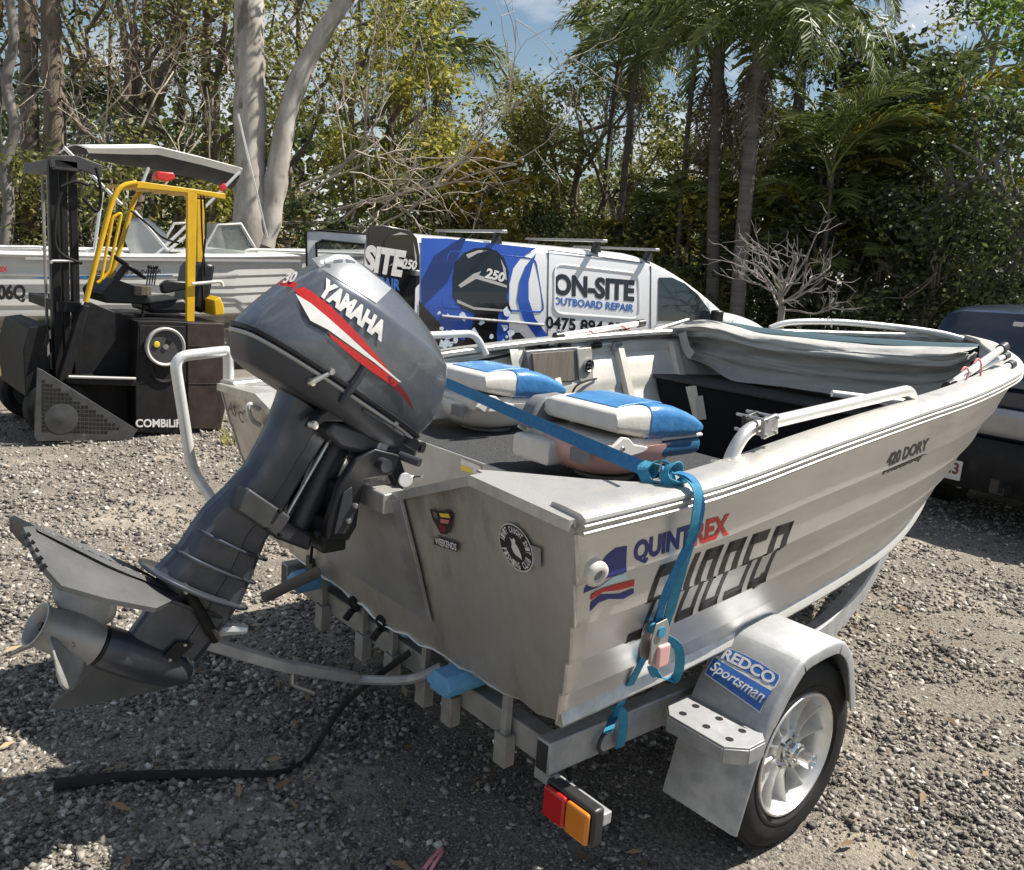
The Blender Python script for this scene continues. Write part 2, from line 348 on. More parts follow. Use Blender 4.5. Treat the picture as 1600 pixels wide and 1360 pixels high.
def fast_mesh(name, verts, faces):
    me = bpy.data.meshes.new(name); n = len(faces); k = faces.shape[1]
    me.vertices.add(len(verts)); me.vertices.foreach_set('co', np.ascontiguousarray(verts, dtype=np.float32).ravel())
    me.loops.add(n * k); me.loops.foreach_set('vertex_index', np.ascontiguousarray(faces, dtype=np.int32).ravel())
    me.polygons.add(n); me.polygons.foreach_set('loop_start', np.arange(0, n * k, k, dtype=np.int32)); me.polygons.foreach_set('loop_total', np.full(n, k, dtype=np.int32))
    me.update(calc_edges=True); return me
RS = np.random.RandomState(3)
def stones(n, r0, r1, smin, smax, seed, spread=1.0):
    rs = np.random.RandomState(seed)
    az = -.855 + rs.uniform(-spread, spread, n); r = (r0 ** .55 + rs.uniform(0, 1, n) * (r1 ** .55 - r0 ** .55)) ** (1 / .55)
    x = 2.16 + np.sin(az) * r; y = -1.4 + np.cos(az) * r
    size = (smin + (smax - smin) * rs.uniform(0, 1, n) ** 4.0) * (1 + .09 * (r - 1.8).clip(0, 9))
    m_ = np.sin(x * 2.1 + 1.3 * np.sin(y * 1.7)) + np.sin(y * 2.6 + 1.1 * np.sin(x * 1.3 + 2)) + .6 * np.sin(x * 5.1 - y * 4.3)
    size = size * np.where((m_ > .75) & (rs.uniform(0, 1, n) < .8), .42, 1.0)      # compacted patches hold mostly fines
    z = np.array([hgt(a, b_) for a, b_ in zip(x, y)])
    oc = np.array([(1, 0, 0), (-1, 0, 0), (0, 1, 0), (0, -1, 0), (0, 0, 1), (0, 0, -1)], float)
    vs = (oc[None] * rs.uniform(.65, 1.3, (n, 6, 1)) + rs.uniform(-.38, .38, (n, 6, 3))) * (size[:, None, None] * .55 * np.stack([rs.uniform(.8, 1.35, n), rs.uniform(.7, 1.1, n), rs.uniform(.45, .8, n)], 1)[:, None])
    th = rs.uniform(0, 6.28, n); c, s = np.cos(th)[:, None], np.sin(th)[:, None]
    ta = rs.uniform(-.9, .9, n); ct, st = np.cos(ta)[:, None], np.sin(ta)[:, None]
    X, Y, Z = vs[..., 0], vs[..., 1], vs[..., 2]
    X, Z = X * ct + Z * st, -X * st + Z * ct
    X, Y = X * c - Y * s, X * s + Y * c
    out = np.stack([X + x[:, None], Y + y[:, None], Z + (z + size * .10)[:, None]], 2).reshape(-1, 3)
    q = np.array([(0, 2, 4), (2, 1, 4), (1, 3, 4), (3, 0, 4), (2, 0, 5), (1, 2, 5), (3, 1, 5), (0, 3, 5)])
    fs = (q[None] + (np.arange(n) * 6)[:, None, None]).reshape(-1, 3)
    return out, fs
a_, f_ = stones(245000, .8, 8.6, .0060, .031, 5, .80)
go = obj('gravel', fast_mesh('gravel', a_, f_), 'gravel', smooth=0); go['kind'] = 'stuff'; tag(go, 'loose crushed grey gravel covering the yard', 'gravel')
# ------------------------------------------------------------------ aluminium dinghy on the trailer
ST = [((.94, -.14, 1.09), (.79, 0, .545), (0, 0, .50)), ((.958, .3, 1.12), (.81, .44, .588), (0, .44, .53)), ((.967, .8, 1.185), (.805, .9, .625), (0, .9, .56)),
      ((.955, 1.3, 1.235), (.765, 1.38, .652), (0, 1.4, .59)), ((.93, 1.75, 1.27), (.70, 1.8, .672), (0, 1.9, .62)), ((.87, 2.2, 1.302), (.60, 2.2, .70), (0, 2.4, .655)),
      ((.78, 2.58, 1.318), (.47, 2.6, .745), (0, 2.8, .695)), ((.62, 2.98, 1.333), (.33, 2.95, .80), (0, 3.15, .75)), ((.42, 3.38, 1.345), (.18, 3.25, .87), (0, 3.4, .82)),
      ((.22, 3.74, 1.358), (.07, 3.5, .95), (0, 3.58, .91)), ((0.0, 3.98, 1.366), (0, 3.62, 1.0), (0, 3.66, .98))]
NS = 6
GW = spline([a for a, b_, c in ST], NS); CH = spline([b_ for a, b_, c in ST], NS); KE = spline([c for a, b_, c in ST], NS)
NH = len(GW)
PLK = [0, .17, .36, .56, .77, 1.0]
def gn(i):
    t = GW[min(i + 1, NH - 1)] - GW[max(i - 1, 0)]; t.z = 0; t.normalize(); return V((t.y, -t.x, 0)) if i < NH - 1 else V((0, 1, 0))
def side(i, t, off=0., lip=1):
    """outer starboard skin at station i (float), height t 0..1, lapped planks"""
    i0 = min(int(i), NH - 2); fr = i - i0
    def at(k):
        p_ = CH[k].lerp(GW[k], t); n = gn(k)
        belly = math.sin(math.pi * t) * .022 * (1 - k / NH)
        e = 0
        for a in range(5):
            if PLK[a] <= t <= PLK[a + 1] and (t < PLK[a + 1] or a == 4): e = float(np.interp((t - PLK[a]) / (PLK[a + 1] - PLK[a]), (0, .12, .5, .88, 1), (.010, .006, .0012, 0, 0)))
        if lip == 2: e = max(e, .010 if any(-.014 < t - q < .004 for q in PLK[1:5]) else 0)
        if lip == 0: e = 0
        return p_ + n * (belly + e * min(1, (NH - 1 - k) / 12) + off)
    return at(i0).lerp(at(i0 + 1), fr)
boat = thing('aluminium_dinghy', 'open bare aluminium fishing dinghy on trailer, blue and red maker lettering on its side', 'boat', (0, 1.8, .55))
B = At(boat)
TT = []
for a in range(5):
    for q in (0, .12, .5, .88, .999): TT.append(PLK[a] + (PLK[a + 1] - PLK[a]) * q)
TT.append(1.0)
def skin(sgn):
    mb = MB(); secs = []
    for k in range(NH): secs.append([V((sgn * q.x, q.y, q.z)) for q in [side(k, t) for t in TT]])
    return mb.loft(secs, ring=False, cap=False)
for sgn, nm in ((1, 'starboard'), (-1, 'port')):
    B('hull_side', skin(sgn), 'alu', smooth=22, sol=.004)
bt = MB(); secs = []
for k in range(NH):
    c = CH[k]; kk = KE[k]; ln = []
    for t in np.linspace(-1, 1, 25):
        w = abs(t); rib = .012 if (int((w + .02) * 9) % 2 == 0) else 0
        q = kk.lerp(c, w); ln.append(V((math.copysign(q.x, t) if t else 0, q.y, q.z - .0 - rib * (1 - k / NH))))
    secs.append(ln)
B('hull_bottom', bt.loft(secs, ring=False, cap=False), 'alu', smooth=20, sol=.004)
for sgn in (1, -1):   # bright chine extrusion along the bottom edge
    mb = MB(); secs = []
    for k in range(NH - 6):
        n = gn(k); c = side(k, 0); c = V((c.x * sgn, c.y, c.z)); n = V((n.x * sgn, n.y, 0)); z = V((0, 0, 1))
        secs.append([c - n * .01 - z * .012, c + n * .016 - z * .012, c + n * .020 - z * .004, c + n * .012 + z * .014, c + n * .002 + z * .028, c - n * .01 + z * .028])
    B('chine_strip', mb.loft(secs), 'alu_bright', smooth=30)
    mb = MB(); secs = []   # gunwale extrusion: flat top, ridged outer face
    prof = [(-.004, -.004), (.020, -.003), (.024, .004), (.019, .008), (.023, .012), (.025, .020), (.019, .024), (.024, .029), (.022, .036), (.008, .043), (-.045, .046), (-.085, .046), (-.09, .040), (-.09, .024), (-.004, .020)]
    for k in range(NH):
        n = gn(k); n = V((n.x * sgn, n.y, 0)); c = V((GW[k].x * sgn, GW[k].y, GW[k].z)); w = min(1, .35 + (NH - 1 - k) / 14)
        secs.append([c + n * (o if o > 0 else o * w) + V((0, 0, z)) for o, z in prof])
    B('gunwale', mb.loft(secs), 'alu_bright', smooth=28)
# transom plate, raked, with the motor cut-out
def ty(z): return -.14 * (z - .545) / .545 - .004 if z > .5 else 0.002
def hx(z):
    """half width of hull at the stern at height z"""
    t = min(1, max(0, (z - .545) / .545)); return side(0, t).x
left = [(hx(z), z) for z in [.545 + .545 * PLK[a] + e for a in range(5) for e in (.002, .545 * (PLK[a + 1] - PLK[a]) - .003)]]
top = [(.925, 1.115), (.60, 1.132), (.262, 1.005), (.215, .985)]
bot = []
for i in range(1, 24):
    x = .79 - .79 * i / 24; rb = .016 * (1 - abs((i % 4) - 2) / 2.0); bot.append((x, .548 - .045 * (1 - (x / .79)) - rb))
half = bot[::-1] + left + top
pts2 = half + [(-x, z) for x, z in half[::-1]]
tr = MB(); tr.ext([V((x, ty(z), z)) for x, z in pts2], (0, .006, 0))
B('transom', tr, 'alu_transom', smooth=20)
for sgn in (1, -1):
    cap_ = MB(); path = [(.94, 1.120), (.60, 1.137), (.262, 1.010), (.212, .992)]
    for (xa, za), (xb, zb) in zip(path, path[1:]):
        ya, yb = ty(za), ty(zb)
        cap_.loft([[V((sgn * xa, ya - .012, za - .026)), V((sgn * xa, ya - .012, za)), V((sgn * xa, ya + .05, za + .004)), V((sgn * xa, ya + .05, za - .010)), V((sgn * xa, ya - .008, za - .010))],
                   [V((sgn * xb, yb - .012, zb - .026)), V((sgn * xb, yb - .012, zb)), V((sgn * xb, yb + .05, zb + .004)), V((sgn * xb, yb + .05, zb - .010)), V((sgn * xb, yb - .008, zb - .010))]])
    B('transom_cap', cap_, 'alu_bright', smooth=25)
    br = MB(); br.ext([V((sgn * x, y, 1.112)) for x, y in ((.93, -.11), (.60, -.09), (.50, -.07), (.56, .0), (.70, .14), (.80, .27), (.86, .33), (.90, .30))], (0, 0, .007))
    B('quarter_deck', br, 'alu_bright', smooth=0, bev=.002)
    wd = MB(); wd.tube([V((sgn * (x + .001), ty(z) - .002, z)) for x, z in left], .0035, 6); B('corner_weld', wd, 'alu_bright')
b1 = MB(); b1.bb(-.212, .212, -.155, -.075, .93, .988); B('motor_board', b1, 'alu_bright', bev=.004)
sk = MB(); sk.ext([V((x, ty(z) - .018, z)) for x, z in ((-.30, .62), (.30, .62), (.285, .80), (.26, .985), (-.26, .985), (-.285, .80))], (0, .012, 0)); B('transom_pad', sk, 'alu_plate', bev=.002)
# floors and bulkheads
def inx(y, z):
    """inner half width at y, z"""
    for k in range(NH - 1):
        if GW[k].y <= y <= GW[k + 1].y:
            f_ = (y - GW[k].y) / (GW[k + 1].y - GW[k].y); c = CH[k].lerp(CH[k + 1], f_); w = GW[k].lerp(GW[k + 1], f_)
            t = max(0, min(1, (z - c.z) / (w.z - c.z))); return c.x + (w.x - c.x) * t - .028
    return .02
def plan(z, y0, y1, n=10): 
    ys = np.linspace(y0, y1, n); r_ = [V((inx(y, z), y, z)) for y in ys]; return r_ + [V((-q.x, q.y, q.z)) for q in r_[::-1]]
dk = MB(); dk.ext(plan(.935, .44, 1.36), (0, 0, .018)); B('carpet_deck', dk, 'carpet', bev=.006)
bh = MB(); bh.ext([V((-.70, .428, .62)), V((.70, .428, .62)), V((inx(.43, .952), .428, .952)), V((-inx(.43, .952), .428, .952))], (0, .012, 0)); B('bulkhead', bh, 'alu_plate', smooth=0)
wf = MB(); wf.ext(plan(.66, .0, .43), (0, 0, .01)); B('well_floor', wf, 'alu_plate')
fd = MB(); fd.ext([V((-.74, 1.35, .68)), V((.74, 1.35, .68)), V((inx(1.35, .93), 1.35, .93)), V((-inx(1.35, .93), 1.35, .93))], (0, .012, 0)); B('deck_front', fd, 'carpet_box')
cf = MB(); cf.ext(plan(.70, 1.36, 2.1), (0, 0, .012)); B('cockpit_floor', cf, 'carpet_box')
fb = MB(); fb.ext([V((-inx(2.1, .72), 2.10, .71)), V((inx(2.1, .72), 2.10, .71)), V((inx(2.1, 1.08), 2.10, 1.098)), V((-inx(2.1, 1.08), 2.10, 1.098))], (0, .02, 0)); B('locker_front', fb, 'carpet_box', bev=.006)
ft = MB(); ft.ext(plan(1.10, 2.085, 3.6, 14), (0, 0, .02)); B('locker_top', ft, 'carpet', bev=.008, seg=3)
# inner side liners with pressed ribs and frames
for sgn in (1, -1):
    ln = MB(); secs = []
    for k in range(0, NH - 8):
        row = []
        for t in np.linspace(.02, .985, 22):
            q = CH[k].lerp(GW[k], t); n = gn(k); w = (t * 3.2) % 1; d = .026 + (.010 if w < .8 else 0); q = q - n * d; row.append(V((q.x * sgn, q.y, q.z)))
        secs.append(row)
    B('side_liner', ln.loft(secs, ring=False, cap=False), 'alu_inner', smooth=25)
    for k in (8, 14, 20, 26, 31):
        fr = MB(); a = [CH[k].lerp(GW[k], t) - gn(k) * .034 for t in np.linspace(.25, .97, 8)]; t_ = (GW[k + 1] - GW[k]).normalized()
        secs = []
        for q in a:
            q = V((q.x * sgn, q.y, q.z)); n = gn(k); n = V((n.x * sgn, n.y, 0)); tt = V((t_.x * sgn, t_.y, 0))
            secs.append([q + tt * .028, q + tt * .018 - n * .03, q - tt * .018 - n * .03, q - tt * .028])
        B('side_frame', fr.loft(secs, ring=True), 'alu_inner', smooth=20)
# ------------------------------------------------------------------ galvanised trailer
trl = thing('boat_trailer', 'galvanised steel boat trailer with square mudguards under the dinghy', 'trailer', (0, .8, 0))
T = At(trl)
def beam(pts, w, h):
    """box section along a path"""
    mb = MB(); pts = [V(q) for q in pts]; secs = []
    for i, q in enumerate(pts):
        t = (pts[min(i + 1, len(pts) - 1)] - pts[max(i - 1, 0)]); t.z = 0; t.normalize(); n = V((t.y, -t.x, 0))
        z = V((0, 0, 1)); secs.append([q + n * w / 2 - z * h / 2, q + n * w / 2 + z * h / 2, q - n * w / 2 + z * h / 2, q - n * w / 2 - z * h / 2])
    return mb.loft(secs)
for s in (1, -1):
    T('chassis_rail', beam(bent([(s * .735, .02, .408), (s * .735, 1.30, .408), (s * .56, 1.95, .415), (s * .05, 3.4, .44)], .25), .05, .092), 'galv', bev=.004, smooth=30)
    e = MB(); e.bb(s * .715, s * .755, .0185, .0197, .370, .446); T('rail_bore', e, 'black_plastic')
T('drawbar', beam([(0, 3.2, .44), (0, 3.55, .42)], .06, .09), 'galv', bev=.004)
T('rear_crossmember', beam([(-.71, .075, .398), (.71, .075, .398)], .055, .075), 'galv_dirty', bev=.004)
T('crossmember', beam([(-.71, 1.15, .398), (.71, 1.15, .398)], .05, .06), 'galv_dirty', bev=.004)
T('crossmember', beam([(-.45, 2.2, .40), (.45, 2.2, .40)], .05, .06), 'galv_dirty', bev=.004)
T('axle', beam([(-.86, .794, .29), (.86, .794, .29)], .045, .045), 'galv_dirty', bev=.003)

for s in (1, -1):
    sp = MB()
    for i in range(3): sp.loft([[V((s * .735 + dx, y, .30 + i * .0078 + .06 * ((y - .794) / .32) ** 2 + dz)) for dx, dz in ((-.022, 0), (.022, 0), (.022, .008), (-.022, .008))] for y in np.linspace(.794 - .32 + i * .06, .794 + .32 - i * .06, 9)])
    T('leaf_spring', sp, 'galv_dirty')
# bolted brackets that carry the skids, with stems up to the hull
for x, zt in ((.58, .515), (.335, .51), (.20, .505), (.02, .50), (-.16, .50), (-.44, .51)):
    mb = MB(); mb.bb(x - .024, x + .024, .010, .046, .305, .395)
    br = T('skid_bracket', mb, 'galv_dirty', bev=.0015)
    st = MB(); st.bb(x - .011, x + .011, .018, .037, .33, zt); T('stem', st, 'galv_dirty', par=br)
    bo = MB(); bo.lathe([(.0, -.022), (.006, -.022), (.006, -.012), (.011, -.012), (.011, -.004), (.005, -.003), (.005, .012)], (x - .022, .028, .35), (1, 0, 0), 8, cap=False); T('bolt', bo, 'steel', par=br)
for i, (x0, x1) in enumerate(((.33, .445), (-.545, -.43))):
    mb = MB(); n = 10; secs = []
    for y, sc in ((-.065, .7), (-.058, 1), (.10, 1), (.8, 1), (1.6, 1)):
        xm = (x0 + x1) / 2; w = (x1 - x0) / 2; zz = .045 * y
        secs.append([V((xm + dx * w, y, zz + .472 + dz * sc * .8)) for dx, dz in ((-.62, -.03), (.62, -.03), (.62, -.012), (.9, -.008), (.9, .004), (1, .008), (.55, .046), (-.55, .046), (-1, .008), (-.9, .004), (-.9, -.008), (-.62, -.012))])
    T('blue_skid', mb.loft(secs), 'skid_blue', bev=.003)
for x in (.05, -.24):
    mb = MB(); mb.lathe([(.002, -.03), (.022, -.026), (.028, -.01), (.028, .01), (.022, .026), (.002, .03)], (x, .055, .485), (1, 0, 0), 14); T('blue_roller', mb, 'skid_blue')
# mudguards with step, flap and sticker
GP = [(.452, .185), (.520, .43), (.572, .53), (.655, .618), (.70, .642), (.855, .652), (.915, .630), (.975, .570), (1.035, .40)]
def guard(s):
    mb = MB(); sp_ = bent([V((0, y, z)) for y, z in GP], .06, 3); secs = []
    for i, q in enumerate(sp_):
        t = (sp_[min(i + 1, len(sp_) - 1)] - sp_[max(i - 1, 0)]).normalized(); nn = V((0, -t.z, t.y))
        lip = min(1, i / 6.) * .026
        secs.append([V((s * x, q.y, q.z)) + nn * d for x, d in ((.80, 0), (1.036, 0), (1.045, -.005), (1.049, -.012), (1.049, -.012 - lip), (1.044, -.012 - lip), (1.043, -.011), (1.034, -.005), (.80, -.005))])
    return mb.loft(secs)
for s in (1, -1):
    gd = T('mudguard', guard(s), 'galv', smooth=40)
    mb = MB(); zt = .452
    top = [(.79, .60), (.79, .462), (.835, .415), (1.02, .41), (1.062, .46), (1.062, .53), (1.0, .60)]
    mb.ext([(s * x, y - .02, zt) for x, y in top], (0, 0, .005))
    edge = top[1:6]
    for (xa, ya), (xb, yb) in zip(edge, edge[1:]):
        mb.ext([(s * xa, ya - .02, zt - .0002), (s * xb, yb - .02, zt - .0002), (s * xb, yb - .02, zt - .042), (s * xa, ya - .02, zt - .042)], V(((ya - yb), (xb - xa), 0)).normalized() * (-.004))
    stp = T('step_plate', mb, 'galv', par=gd, bev=.0015)
    for hx_ in (.845, .925, 1.0):
        for hy in (.455, .52):
            h = MB(); h.lathe([(.0, 0), (.011, 0), (.011, .0006)], (s * (hx_ + (.52 - hy) * .1), hy - .022, zt + .0052), (0, 0, 1), 12, cap=False); T('step_hole', h, 'rubber', par=gd)
    bk = MB(); bk.bb(s * .76, s * .80, .66, .93, .40, .445); T('guard_bracket', bk, 'galv', par=gd)
    # wheel
    wc = V((s * .932, .794, .29)); ax = V((s, 0, 0))
    wh = bpy.data.objects.new('wheel', None); COL.objects.link(wh); wh.parent = trl; wh.location = wc - V(trl.location)
    def wpart(nm, mb, m, **k): mb.xf(lambda q: q - wc); return obj(nm, mb, m, wh, **k)
    r0 = .292
    ty_ = MB(); ty_.lathe([(.188, -.070), (.200, -.079), (.235, -.084), (.268, -.080), (.284, -.068), (r0 - .002, -.05), (r0, -.02), (r0, .02), (r0 - .002, .05), (.284, .068), (.268, .080), (.235, .084), (.215, .081), (.213, .0835), (.205, .0835), (.200, .079), (.188, .070)], wc, ax, 64, cap=False)
    wpart('tyre', ty_, 'tyre', smooth=40)
    tg = MB()   # tread blocks
    for k in range(72):
        a0 = 2 * math.pi * k / 72
        for xo, w in ((-.052, .026), (-.018, .024), (.018, .024), (.052, .026)):
            a = a0 + (.022 if xo > 0 else 0); c = wc + V((s * xo, math.cos(a) * (r0 + .001 - (abs(xo) > .04) * .003), math.sin(a) * (r0 + .001 - (abs(xo) > .04) * .003)))
            tg.box(c, (w, .017, .008), Matrix.Rotation(a - math.pi / 2, 3, 'X') @ Matrix.Rotation(.35, 3, 'Z'))
    wpart('tread', tg, 'tyre', smooth=0)
    rm = MB(); rm.lathe([(.150, -.06), (.178, -.055), (.190, -.066), (.193, -.066), (.193, .072), (.188, .079), (.182, .079), (.178, .070), (.172, .050), (.166, .03), (.164, -.02), (.150, -.045)], wc, ax, 48, cap=False)
    wpart('rim', rm, 'rim', smooth=40)
    for k in range(12):
        a = 2 * math.pi * k / 12 + .1; u = V((0, math.cos(a), math.sin(a))); w = V((0, -math.sin(a), math.cos(a)))
        sk_ = MB(); secs = []
        for r_, hw, x0, x1 in ((.055, .014, .020, .044), (.09, .010, .016, .040), (.13, .0085, .012, .044), (.172, .013, .006, .056)):
            secs.append([wc + u * r_ + w * hw * .25 + ax * x1, wc + u * r_ + w * hw + ax * x0, wc + u * r_ - w * hw + ax * x0, wc + u * r_ - w * hw * .25 + ax * x1])
        wpart('spoke', sk_.loft(secs), 'rim', smooth=25)
    ct = MB(); ct.lathe([(.0, .01), (.062, .01), (.066, .03), (.060, .044), (.04, .046), (.04, .04), (.0, .04)], wc, ax, 28, cap=False); wpart('hub_disc', ct, 'rim')
    dsk = MB(); dsk.lathe([(.0, -.01), (.150, -.01), (.150, 0.0), (.0, 0.0)], wc, ax, 28, cap=False); wpart('brake_drum', dsk, 'galv_dirty')
    for k in range(5):
        a = 2 * math.pi * k / 5; c = wc + V((0, math.cos(a), math.sin(a))) * .05
        nb = MB(); nb.lathe([(.0, .066), (.007, .065), (.0095, .06), (.0095, .044)], c, ax, 6, cap=False); wpart('wheel_nut', nb, 'chrome', smooth=20)
    cp = MB(); cp.lathe([(.034, .044), (.034, .072), (.031, .076), (.027, .078), (.027, .088), (.023, .09), (.023, .125), (.019, .128), (.017, .128), (.014, .120), (.0, .120)], wc, ax, 24, cap=False); wpart('hub_cap', cp, 'chrome', smooth=30)
    for k in range(5):
        a = 2 * math.pi * k / 5 + .6; c = wc + V((0, math.cos(a), math.sin(a))) * .105
        hb = MB(); hb.lathe([(.0, .0005), (.012, .0005), (.012, .001)], c, ax, 10, cap=False); wpart('drum_hole', hb, 'rubber')
# sticker on the slanted rear face of the starboard mudguard
def guard_face(u, v):
    """u across (0 inner .. 1 outer), v up the slanted face"""
    y = .512 + (.655 - .512) * v; i = 0
    pts_ = GP
    for (ya, za), (yb, zb) in zip(pts_, pts_[1:]):
        if ya <= y <= yb: z = za + (zb - za) * (y - ya) / (yb - ya); n = V((0, -(zb - za), yb - ya)).normalized(); break
    return V((.80 + .24 * u, y, z)) + n * .0042
def px_on(fn_plane): pass
def gpanel(u, v, off=0): 
    q = guard_face(.06 + .86 * u, .30 + .56 * v); return q + V((0, -.7, .7)) * off
blk = [(.0, .16), (.0, .62), (.07, .70), (.07, .97), (.30, 1.0), (.60, .985), (.97, .90), (1.0, .80), (1.0, .58), (.97, .52), (.97, .0)]
T('maker_sticker', cutmap(blk, [tuple(range(len(blk)))], lambda u, v: gpanel(u, v, .001), 6, 8), 'decal_white', par=None, smooth=0)
T('sticker_panel', cutmap([(.015, .18), (.015, .60), (.99, .46), (.955, .02)], [(0, 1, 2, 3)], lambda u, v: gpanel(u, v, .0018), 6, 8), 'decal_blue', smooth=0)
T('sticker_panel', cutmap([(.085, .66), (.085, .955), (.30, .985), (.60, .97), (.96, .885), (.985, .80), (.985, .60), (.5, .62)], [tuple(range(8))], lambda u, v: gpanel(u, v, .0018), 6, 8), 'decal_blue', smooth=0)
vs, fs = text2d('REDCO', .035); T('sticker_text', cutmap(vs, fs, lambda u, v: gpanel(.10 + .84 * u, .655 + .29 * v - .12 * u * u * .6, .0026), 10, 6), 'decal_white', smooth=0)
vs, fs = text2d('Sportsman', .012, .3); T('sticker_text', cutmap(vs, fs, lambda u, v: gpanel(.04 + .90 * u, .20 + .34 * v - .15 * u, .0026), 10, 6), 'decal_white', smooth=0)
# tail lamp on its bracket at the starboard rear corner
lb = MB(); lb.bb(.70, .95, .03, .06, .328, .3605)
lm = T('lamp_arm', lb, 'galv', bev=.003)
lh = MB(); lh.bb(.785, .955, -.008, .0295, .285, .385); T('lamp_housing', lh, 'black_plastic', par=lm, bev=.008)
l1 = MB(); l1.bb(.792, .869, -.024, -.0085, .293, .377); T('lamp_lens', l1, 'lens_red', par=lm, bev=.008, seg=3)
l2 = MB(); l2.bb(.872, .948, -.024, -.0085, .293, .377); T('lamp_lens', l2, 'lens_amber', par=lm, bev=.008, seg=3)
mb = MB(); mb.tube(spline([(.86, .035, .30), (.82, .06, .29), (.78, .09, .33), (.735, .14, .352), (.735, .4, .352)], 5), .006, 6); T('lamp_wire', mb, 'rubber', par=lm)
# ------------------------------------------------------------------ motor support bar between the outboard leg and the trailer
bar = thing('motor_support_bar', 'galvanised transom saver bar propping the tilted outboard leg off the trailer', 'support bar', (0, -.3, .45))
S_ = At(bar)
A0 = atx(318, 1003, -.02); A1 = atx(440, 1040, .03); A2 = aty(560, 1062, -.08); A3 = aty(640, 1062, -.02); A4 = aty(690, 1042, .045)
S_('square_tube', beam([A0, A0.lerp(A1, .5), A1, A2 + V((0, 0, .004))], .034, .036), 'galv', bev=.004)
mb = MB(); mb.tube(spline([A1.lerp(A2, .9), A2, A3, A4], 6), .015, 10); S_('bent_pipe', mb, 'galv')
mb = MB(); mb.tube(spline([A0 + V((0, 0, .015)), A0 + V((.03, .05, .035)), A0 + V((.06, .10, .036))], 4), [.012, .016, .016, .016, .017, .016, .015, .014, .01], 8); S_('rest_fork', mb, 'tube_white')
mb = MB(); q = A1 + V((.01, .03, -.03)); mb.tube(bent([q, q + V((0, 0, -.035)), q + V((.02, .06, -.07))], .01), .006, 8); S_('locking_pin', mb, 'steel')
# ------------------------------------------------------------------ black rubber strip trailing on the ground
hose = MB(); hp = spline([atz(85, 1226, .012), atz(200, 1213, .012), atz(320, 1209, .012), atz(430, 1208, .012), atz(475, 1190, .012), atz(505, 1150, .06), aty(535, 1105, -.06), aty(575, 1068, -.04), aty(640, 1020, .03)], 6)
n_ = len(hp); hose.tube(hp, [.030 - .019 * min(1, i / (n_ * .55)) for i in range(n_)], 8, flat=.35)
tag(obj('rubber_strip', hose, 'rubber'), 'long black rubber strip trailing over gravel beneath the motor', 'rubber strip')
# ------------------------------------------------------------------ outboard motor, tilted up; local frame: a up the leg, b forward
MO = V((0, -.25, 1.28)); MA = V((0, .53, .848)).normalized(); MBv = V((0, .848, -.53)).normalized()
def ML(b_, x, a): return MO + MBv * b_ + MA * a + V((x, 0, 0))
mot = thing('outboard_motor', 'dark grey tilted outboard motor with red and white stripes on its cowling', 'outboard motor', (0, -.15, .98))
Mo = At(mot)
def sup(n, p=3.2):
    out = []
    for i in range(n):
        t = 2 * math.pi * i / n; c, s = math.cos(t), math.sin(t)
        out.append((math.copysign(abs(c) ** (2 / p), c), math.copysign(abs(s) ** (2 / p), s)))
    return out
CWL = [(0, -0.269, 0.331, .150), (.02, -0.271, 0.341, .155), (.06, -0.262, 0.352, .160), (.10, -0.249, 0.352, .160), (.14, -0.234, 0.346, .157), (.18, -0.218, 0.334, .155), (.225, -0.196, 0.308, .147), (.232, -0.192, 0.302, .143), (.262, -0.174, 0.271, .112), (.290, -0.156, 0.226, .082), (.314, -0.129, 0.161, .055), (.330, -0.094, 0.086, .032), (.336, -0.074, 0.036, .016)]
SUPN = 96; SUPP = 4.2
def tp(u): return 1 - .24 * max(0, -u) ** 2 - .08 * max(0, u) ** 2
def cowl_par(a):
    for q, w in zip(CWL, CWL[1:]):
        if q[0] <= a <= w[0]:
            t = (a - q[0]) / (w[0] - q[0]); return [q[i] + (w[i] - q[i]) * t for i in (1, 2, 3)]
    return CWL[-1][1:] if a > 0 else CWL[0][1:]
def cowl_x(b_, a):
    b0, b1, w = cowl_par(a); c, l = (b0 + b1) / 2, (b1 - b0) / 2; q = min(.999, abs((b_ - c) / l)); return w * (1 - q ** SUPP) ** (1 / SUPP) * tp(max(-1, min(1, (b_ - c) / l)))
mb = MB(); secs = []
for a in (0, .01, .02, .04, .06, .08, .10, .12, .14, .16, .18, .20, .215, .225, .232, .247, .262, .276, .290, .302, .314, .322, .330, .336):
    b0, b1, w = cowl_par(min(a, .336)); c, l = (b0 + b1) / 2, (b1 - b0) / 2
    secs.append([ML(c + l * u, w * v * tp(u), a) for u, v in sup(SUPN, SUPP)])
cow = Mo('cowling', mb.loft(secs), 'motor_grey', smooth=24)
mb = MB(); secs = []   # seam band between the covers
for a, g_ in ((-.004, .004), (.0, .010), (.008, .011), (.012, .004)):
    b0, b1, w = cowl_par(0); secs.append([ML((b0 + b1) / 2 + ((b1 - b0) / 2 + g_) * u, (w + g_) * v * tp(u), a) for u, v in sup(SUPN, SUPP)])
Mo('seam_band', mb.loft(secs), 'motor_black', smooth=40)
mb = MB(); secs = []   # bright rubbing line under the seam
for a, g_ in ((-.016, .0), (-.013, .006), (-.008, .006), (-.005, .0)):
    b0, b1, w = cowl_par(0); secs.append([ML((b0 + b1) / 2 + ((b1 - b0) / 2 + g_) * u, (w + g_) * v * tp(u), a) for u, v in sup(SUPN, SUPP)])
Mo('trim_line', mb.loft(secs), 'decal_grey', smooth=40)
mb = MB(); secs = []
